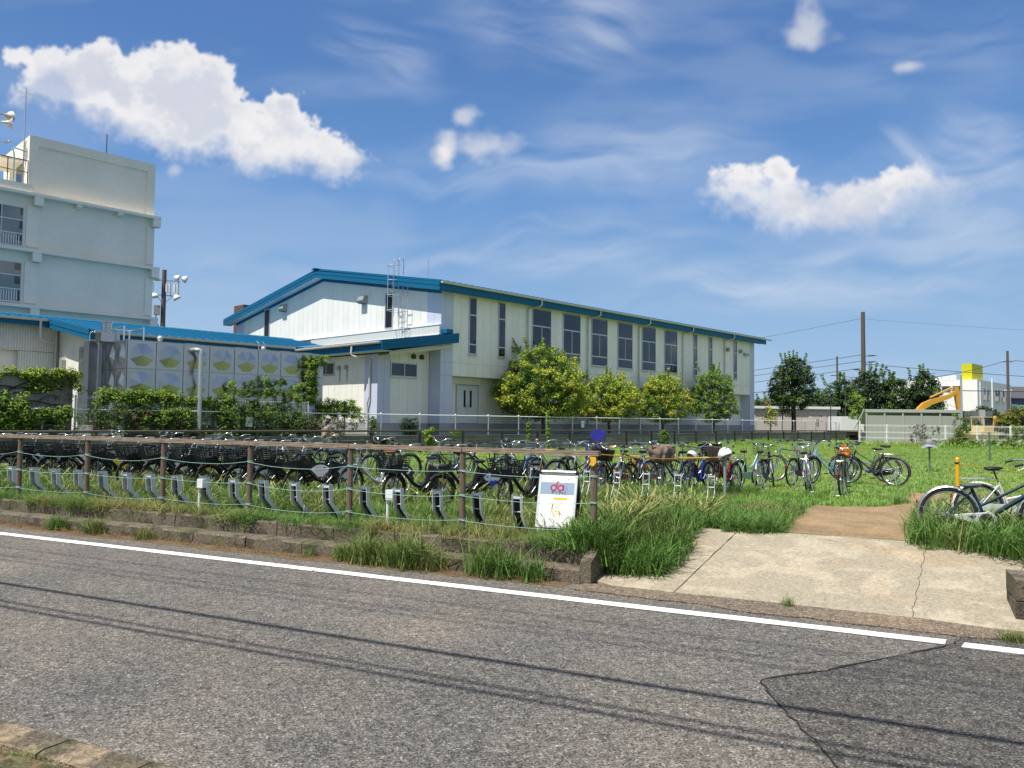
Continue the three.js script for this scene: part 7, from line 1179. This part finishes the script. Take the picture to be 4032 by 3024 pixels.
{ // white school annexe with the yellow tower
  M.farWhite = mottled([0.93, 0.92, 0.89], 0.015, 6, 111, { bumpScale: 0.002 });
  const CU = 135.98, CW = 31.76, H = 8.55, t = thingB('white_building', 'white two-storey building with bright yellow roof tower', 'building', CU, 0, CW);
  part(t, 'core', ubox(CU + 0.1, CU + 22, 0, H - 0.05, CW + 0.1, CW + 16), M.farWhite);
  part(t, 'front_wall', ubox(CU - 0.1, CU + 0.098, 3.7, H, CW - 0.1, CW + 16), M.farWhite); part(t, 'side_wall', ubox(CU + 0.1, CU + 22, 0, H, CW - 0.1, CW + 0.098), M.farWhite);
  part(t, 'ground_floor', ubox(CU + 0.02, CU + 0.096, 0, 3.68, CW + 0.2, CW + 14), std(lin(0.05, 0.07, 0.2), 0.5));
  for (const w of [3.7, 6.4, 1.9 + 0.3]) { const q = part(t, 'window', ubox(CU - 0.16, CU - 0.102, 6.7, 7.65, CW + w - 0.1, CW + w + 1.15), M.frame); part(q, 'pane', ubox(CU - 0.18, CU - 0.162, 6.76, 7.59, CW + w - 0.02, CW + w + 1.07), M.glassB); }
  for (const u of [3.2, 5.4, 10.6, 12.3, 15.5]) { const q = part(t, 'window', ubox(CU + u, CU + u + 1.4, 6.3, 7.4, CW - 0.16, CW - 0.102), M.frame); part(q, 'pane', ubox(CU + u + 0.08, CU + u + 1.32, 6.38, 7.32, CW - 0.18, CW - 0.162), M.glass); part(q, 'cooler_box', ubox(CU + u + 0.1, CU + u + 1.3, 5.5, 6.2, CW - 0.6, CW - 0.11), M.vent); }
  const yel = std(lin(0.55, 0.53, 0.005), 0.6); part(t, 'yellow_tower', ubox(CU + 1.2, CU + 7.6, H + 0.0, 11.15, CW + 0.9, CW + 2.35), yel);
  part(t, 'roof_ramp', prism([[3, H + 0.12], [3, H + 0.85], [7.5, H + 0.25], [7.5, H + 0.12]], 0.6, 1.2, (w, y, u) => [CU + u, y, -(CW + w)]), M.white);
  const rl = []; for (let w = 2.8; w < 14; w += 1.1) rl.push(rod([CU + 0.4, H, -(CW + w)], [CU + 0.4, H + 0.8, -(CW + w)], 0.02, 4)); rl.push(rod([CU + 0.4, H + 0.8, -(CW + 2.8)], [CU + 0.4, H + 0.8, -(CW + 14)], 0.02, 4)); part(t, 'roof_railing', mg(rl), M.galv);
  part(t, 'downpipe', rod([CU + 0.8, 0, -(CW - 0.25)], [CU + 0.8, H - 0.3, -(CW - 0.25)], 0.1, 8), M.white);
}
{ const t = thing('far_house', 'dark-roofed house at the frame edge beyond the power pole', 'house', V(96, 0, -140), 0.1); part(t, 'wall', box(-6.5, 8, 0, 6.4, -8, 0), std(lin(0.09, 0.1, 0.14), 0.7)); part(t, 'roof', prism([[-8.6, 6.4], [-4, 8.7], [0.7, 6.4]], -7.2, 8.6, (z, y, x) => [x, y, z]), std(lin(0.07, 0.07, 0.075), 0.8)); const bl2 = std(lin(0.05, 0.18, 0.3), 0.6); part(t, 'lower_roof', prism([[0.01, 4.4], [0.01, 5.4], [3, 4.0], [3, 3.9]], -7, 3, (z, y, x) => [x, y, z]), bl2); }
{ const t = thing('red_roof_house', 'house with orange-red roof behind the storage building', 'house', V(35.5, 0, -105), 0); part(t, 'wall', box(-4.5, 2, 0, 3.2, -5, 0), M.white); part(t, 'roof', prism([[-5.3, 3.2], [-2.5, 4.4], [0.4, 3.2]], -5, 2.4, (z, y, x) => [x, y, z]), std(lin(0.5, 0.06, 0.03), 0.7)); }
{ const t = thing('grey_roof_house', 'house with dark solar roof behind the storage building', 'house', V(31, 0, -108), 0); part(t, 'wall', box(-5, 3, 0, 3.2, -5, 0), M.white); part(t, 'roof', prism([[-5.3, 3.2], [-2.5, 4.5], [0.4, 3.2]], -5.3, 3.3, (z, y, x) => [x, y, z]), std(lin(0.03, 0.03, 0.035), 0.4)); }
{ // wooded hill far away
  const g = new THREE.SphereGeometry(1, 48, 20, 0, Math.PI * 2, 0, Math.PI / 2), p = g.attributes.position; for (let i = 0; i < p.count; i++) { const x = p.getX(i), y = p.getY(i), z = p.getZ(i), f = 1 + 0.16 * (fbm(x * 6 + 5, z * 6 + y * 5, 4) - 0.5) * 2; p.setXYZ(i, x * 46 * f, y * 13 * f, z * 22 * f); } g.computeVertexNormals();
  const m = structure(single('wooded_hill', plain(g), mottled([0.25, 0.33, 0.22], 0.3, 30, 121, { bumpScale: 1 }), '', '', null, 'structure')); m.position.set(112, -1, -330);
  const g2 = g.clone(); const m2 = structure(single('wooded_hill', plain(g2), m.material, '', '', null, 'structure')); m2.position.set(160, -1, -420);
}
// poles and lines
function pole(label, x, z, h, r, mat, arms, yb = 0) { const t = thing('utility_pole', label, 'utility pole', V(x, yb, z)); part(t, 'shaft', rod([0, 0, 0], [0, h, 0], r, 10, r * 0.72), mat); for (const [y, w, d] of arms) { part(t, 'crossarm', box(-w, w, y - 0.05, y + 0.05, -0.06, 0.06), M.darkSteel); for (const q of [-0.9, -0.45, 0.45, 0.9]) part(t, 'insulator', rod([q * w, y + 0.05, 0], [q * w, y + 0.25, 0], 0.05, 6), M.white); } return t; }
M.poleBrown = mottled([0.36, 0.32, 0.29], 0.12, 2, 131);
const bigP = pole('tall brown steel pole rising out of the dark trees', 45.0, -100, 15.9, 0.33, M.poleBrown, []);
for (const [y, q] of [[10.2, 1], [9.4, 1], [8.4, -1]]) part(bigP, 'strain_clamp', mg([rod([0, y, 0], [q * 1.6, y + 0.1, 0.3], 0.04, 5), rod([q * 0.6, y + 0.04, 0.1], [q * 1.3, y + 0.08, 0.25], 0.09, 6)]), M.darkSteel);
pole('slim concrete power pole left of the tall brown pole', 45.8, -110, 11, 0.16, M.poleBrown, [[8.3, 0.9], [6.6, 1.0]]);
pole('power pole before the dark-roofed house at the frame edge', 63.5, -100, 11.1, 0.2, M.poleBrown, [[9.7, 0.7], [5.9, 0.5]]);
pole('small distant power pole above the dark trees', 72.6, -150, 11.9, 0.15, M.poleBrown, [[10.4, 1.2], [9.6, 1.2]]);
pole('plain grey post rising past the excavator boom', 34.5, -60, 5.35, 0.1, M.galv, []);
pole('thin post beside the storage building corner', 32.0, -75, 4.86, 0.06, M.darkSteel, []);
pole('thin post among the young tree beside the storage doors', 29.35, -72, 4.74, 0.05, M.darkSteel, []);
pole('white slim post before the white building side', 55.3, -90, 7.0, 0.1, M.white, []);
function wire(a, b, sag, r, label) { const p = []; for (let i = 0; i <= 10; i++) { const t = i / 10; p.push(V(mix(a[0], b[0], t), mix(a[1], b[1], t) - sag * 4 * t * (1 - t), mix(a[2], b[2], t))); } single('power_line', tube(p, r, 4, 24), M.darkSteel, label, 'wire', 'wires between the poles'); }
wire([45, 15.1, -100], [-30, 8.5, -145], 2, 0.02, 'topmost thin wire sloping down from the tall brown pole behind the hall');
wire([45, 10.4, -100], [0, 5.4, -125], 0.5, 0.032, 'uppermost of three wires from the tall brown pole to the hall'); wire([45, 9.6, -100], [0, 4.8, -125], 0.5, 0.032, 'middle of three wires from the tall brown pole to the hall'); wire([45, 8.7, -100], [0, 3.9, -125], 0.5, 0.032, 'lowest of three wires from the tall brown pole to the hall');
wire([45, 9.2, -100], [130, 7.2, -118], 0.6, 0.032, 'thick wire from the tall brown pole towards the frame edge'); wire([45, 9.3, -100], [90, -0.5, -138], 0.2, 0.022, 'slanting stay wire falling from the tall brown pole'); wire([45, 15, -100], [140, 13.5, -110], 0.8, 0.012, 'faint topmost wire from the tall brown pole towards the frame edge');
wire([45.8, 8.3, -110], [63.5, 9.9, -100], 1.4, 0.035, 'sagging cable between the two power poles'); wire([45.8, 6.6, -110], [110, 6.8, -108], 0.4, 0.055, 'thick low cable crossing in front of the white building'); wire([45.8, 6.5, -110], [-10, 4.9, -150], 0.3, 0.05, 'thick low cable from the slim pole behind the zelkova'); wire([63.5, 9.9, -100], [120, 8.9, -104], 0.5, 0.03, 'cable leaving the frame-edge pole');

// ---------------------------------------------------------------- the cyclist on the path behind the rail
{
  const pos = B(17.75, -0.22, 27.35), head = [Math.sin(A), -Math.cos(A)];
  bike({ paint: PT.silver, r: 0.33, frame: 'step', bar: 'city', steer: 0, lean: 0, basket: ['wire', M.darkSteel] }, 'bicycle ridden along the path behind the dark railing', pos, head);
  const t = thing('person', 'person in dark cap and striped top riding a bicycle on the path', 'person', pos, Math.atan2(-head[1], head[0]));
  const J = (x, y, z) => V(x, y, z), bones = [];
  const cap = (a, b, ra, rb) => bones.push([a, b, ra, rb]);
  const hip = J(-0.22, 0.92, 0), chest = J(-0.1, 1.28, 0), neck = J(-0.06, 1.43, 0), skull = J(-0.02, 1.56, 0);
  cap(hip, chest, 0.13, 0.125); cap(chest, neck, 0.115, 0.055); cap(neck, skull, 0.05, 0.085); cap(skull, J(0.03, 1.53, 0), 0.085, 0.062); cap(skull, J(-0.01, 1.6, 0), 0.085, 0.085);
  for (const s of [-1, 1]) { cap(J(-0.08, 1.36, s * 0.13), J(0.02, 1.12, s * 0.2), 0.055, 0.042); cap(J(0.02, 1.12, s * 0.2), J(0.23, 1.03, s * 0.25), 0.042, 0.028); cap(J(0.23, 1.03, s * 0.25), J(0.3, 1.015, s * 0.26), 0.032, 0.026); cap(J(-0.2, 0.9, s * 0.08), J(0.14, s > 0 ? 0.62 : 0.78, s * 0.1), 0.085, 0.06); cap(J(0.14, s > 0 ? 0.62 : 0.78, s * 0.1), J(s > 0 ? 0.06 : -0.1, s > 0 ? 0.24 : 0.46, s * 0.11), 0.058, 0.038); cap(J(s > 0 ? 0.06 : -0.1, s > 0 ? 0.22 : 0.44, s * 0.11), J(s > 0 ? 0.2 : 0.04, s > 0 ? 0.19 : 0.41, s * 0.11), 0.04, 0.032); }
  const N = 76, mc = new MarchingCubes(N, M.black, false, false, 90000), S = 0.84, c0 = V(0.0, 0.9, 0); mc.isolation = 0;
  const ab = V(), ap = V(); const sd = (p, [a, b, ra, rb]) => { ab.subVectors(b, a); ap.subVectors(p, a); const h = clamp(ap.dot(ab) / ab.lengthSq()); return ap.addScaledVector(ab, -h).length() - mix(ra, rb, h); };
  const p = V(); for (let k = 0; k < N; k++) for (let j = 0; j < N; j++) for (let i = 0; i < N; i++) { p.set((i / N - 0.5) * 2 * S + c0.x, (j / N - 0.5) * 2 * S + c0.y, (k / N - 0.5) * 2 * S + c0.z); let d = 1; for (const b of bones) { const e = sd(p, b), h = clamp(0.5 + (0.5 * (d - e)) / 0.025); d = mix(d, e, h) - 0.025 * h * (1 - h); } mc.field[k * N * N + j * N + i] = -d; }
  mc.update(); const cnt = mc.count ?? mc.geometry.drawRange.count, P0 = mc.positionArray.slice(0, cnt * 3), col = new Float32Array(cnt * 3);
  for (let i = 0; i < cnt; i++) { const x = P0[i * 3] * S + c0.x, y = P0[i * 3 + 1] * S + c0.y, z = P0[i * 3 + 2] * S + c0.z; P0.set([x, y, z], i * 3); const arm = Math.abs(z) > 0.165 && y > 0.98, skin = y > 1.41 || (arm && y < 1.2), leg = y < 0.88, stripe = Math.sin(y * 95) > 0; const c = skin ? [0.42, 0.24, 0.16] : leg ? (y < 0.3 ? [0.05, 0.05, 0.05] : [0.3, 0.22, 0.15]) : stripe ? [0.5, 0.46, 0.4] : [0.1, 0.05, 0.045]; col.set(c, i * 3); }
  const g = new THREE.BufferGeometry(); g.setAttribute('position', new THREE.BufferAttribute(P0, 3)); g.setAttribute('color', new THREE.BufferAttribute(col, 3)); g.computeVertexNormals();
  const body = new THREE.Mesh(g, new THREE.MeshStandardMaterial({ vertexColors: true, roughness: 0.8 })); body.name = 'body'; body.castShadow = body.receiveShadow = true; t.add(body);
  const hair = std(lin(0.012, 0.01, 0.01), 0.6); part(t, 'hair', mg([at(ellip(0.09, 0.1, 0.092), -0.05, 1.57, 0), at(ellip(0.045, 0.12, 0.05), -0.13, 1.46, 0)]), hair);
  const capM = std(lin(0.015, 0.016, 0.03), 0.8); part(t, 'cap', mg([at(ellip(0.105, 0.085, 0.1), -0.02, 1.63, 0), at(ellip(0.1, 0.014, 0.085), 0.09, 1.61, 0)]), capM);
}

// ---------------------------------------------------------------- houses across the road behind the viewer, mirrored in tank and windows
{
  const cols = [[0.5, 0.46, 0.4], [0.34, 0.33, 0.32], [0.55, 0.52, 0.47], [0.42, 0.36, 0.3]], words4 = ['beige', 'grey', 'pale', 'tan'];
  for (let k = 0; k < 4; k++) {
    const s0 = -34 + k * 16, n0 = -16, t = thingR('roadside_house', `${words4[k]} house across the road behind the viewer`, 'house', s0, roadY, n0), w = 11, d = 8, h = 5.6;
    part(t, 'wall', ubox(s0, s0 + w, roadY, h, n0 - d, n0), std(lin(...cols[k]), 0.8));
    part(t, 'roof', alongU([[n0 - d - 0.5, h], [n0 - d / 2, h + 2], [n0 + 0.5, h]], s0 - 0.4, s0 + w + 0.4), std(lin(0.08, 0.08, 0.09), 0.8));
    for (const q of [1.5, 5, 8.2]) for (const y of [1, 3.6]) part(t, 'window', ubox(s0 + q, s0 + q + 1.5, y, y + 1.2, n0 + 0.005, n0 + 0.06), M.glassB);
  }
}

scene.traverse((o) => { if (o.isMesh) { o.castShadow = true; o.receiveShadow = true; } });
renderer.render(scene, camera);
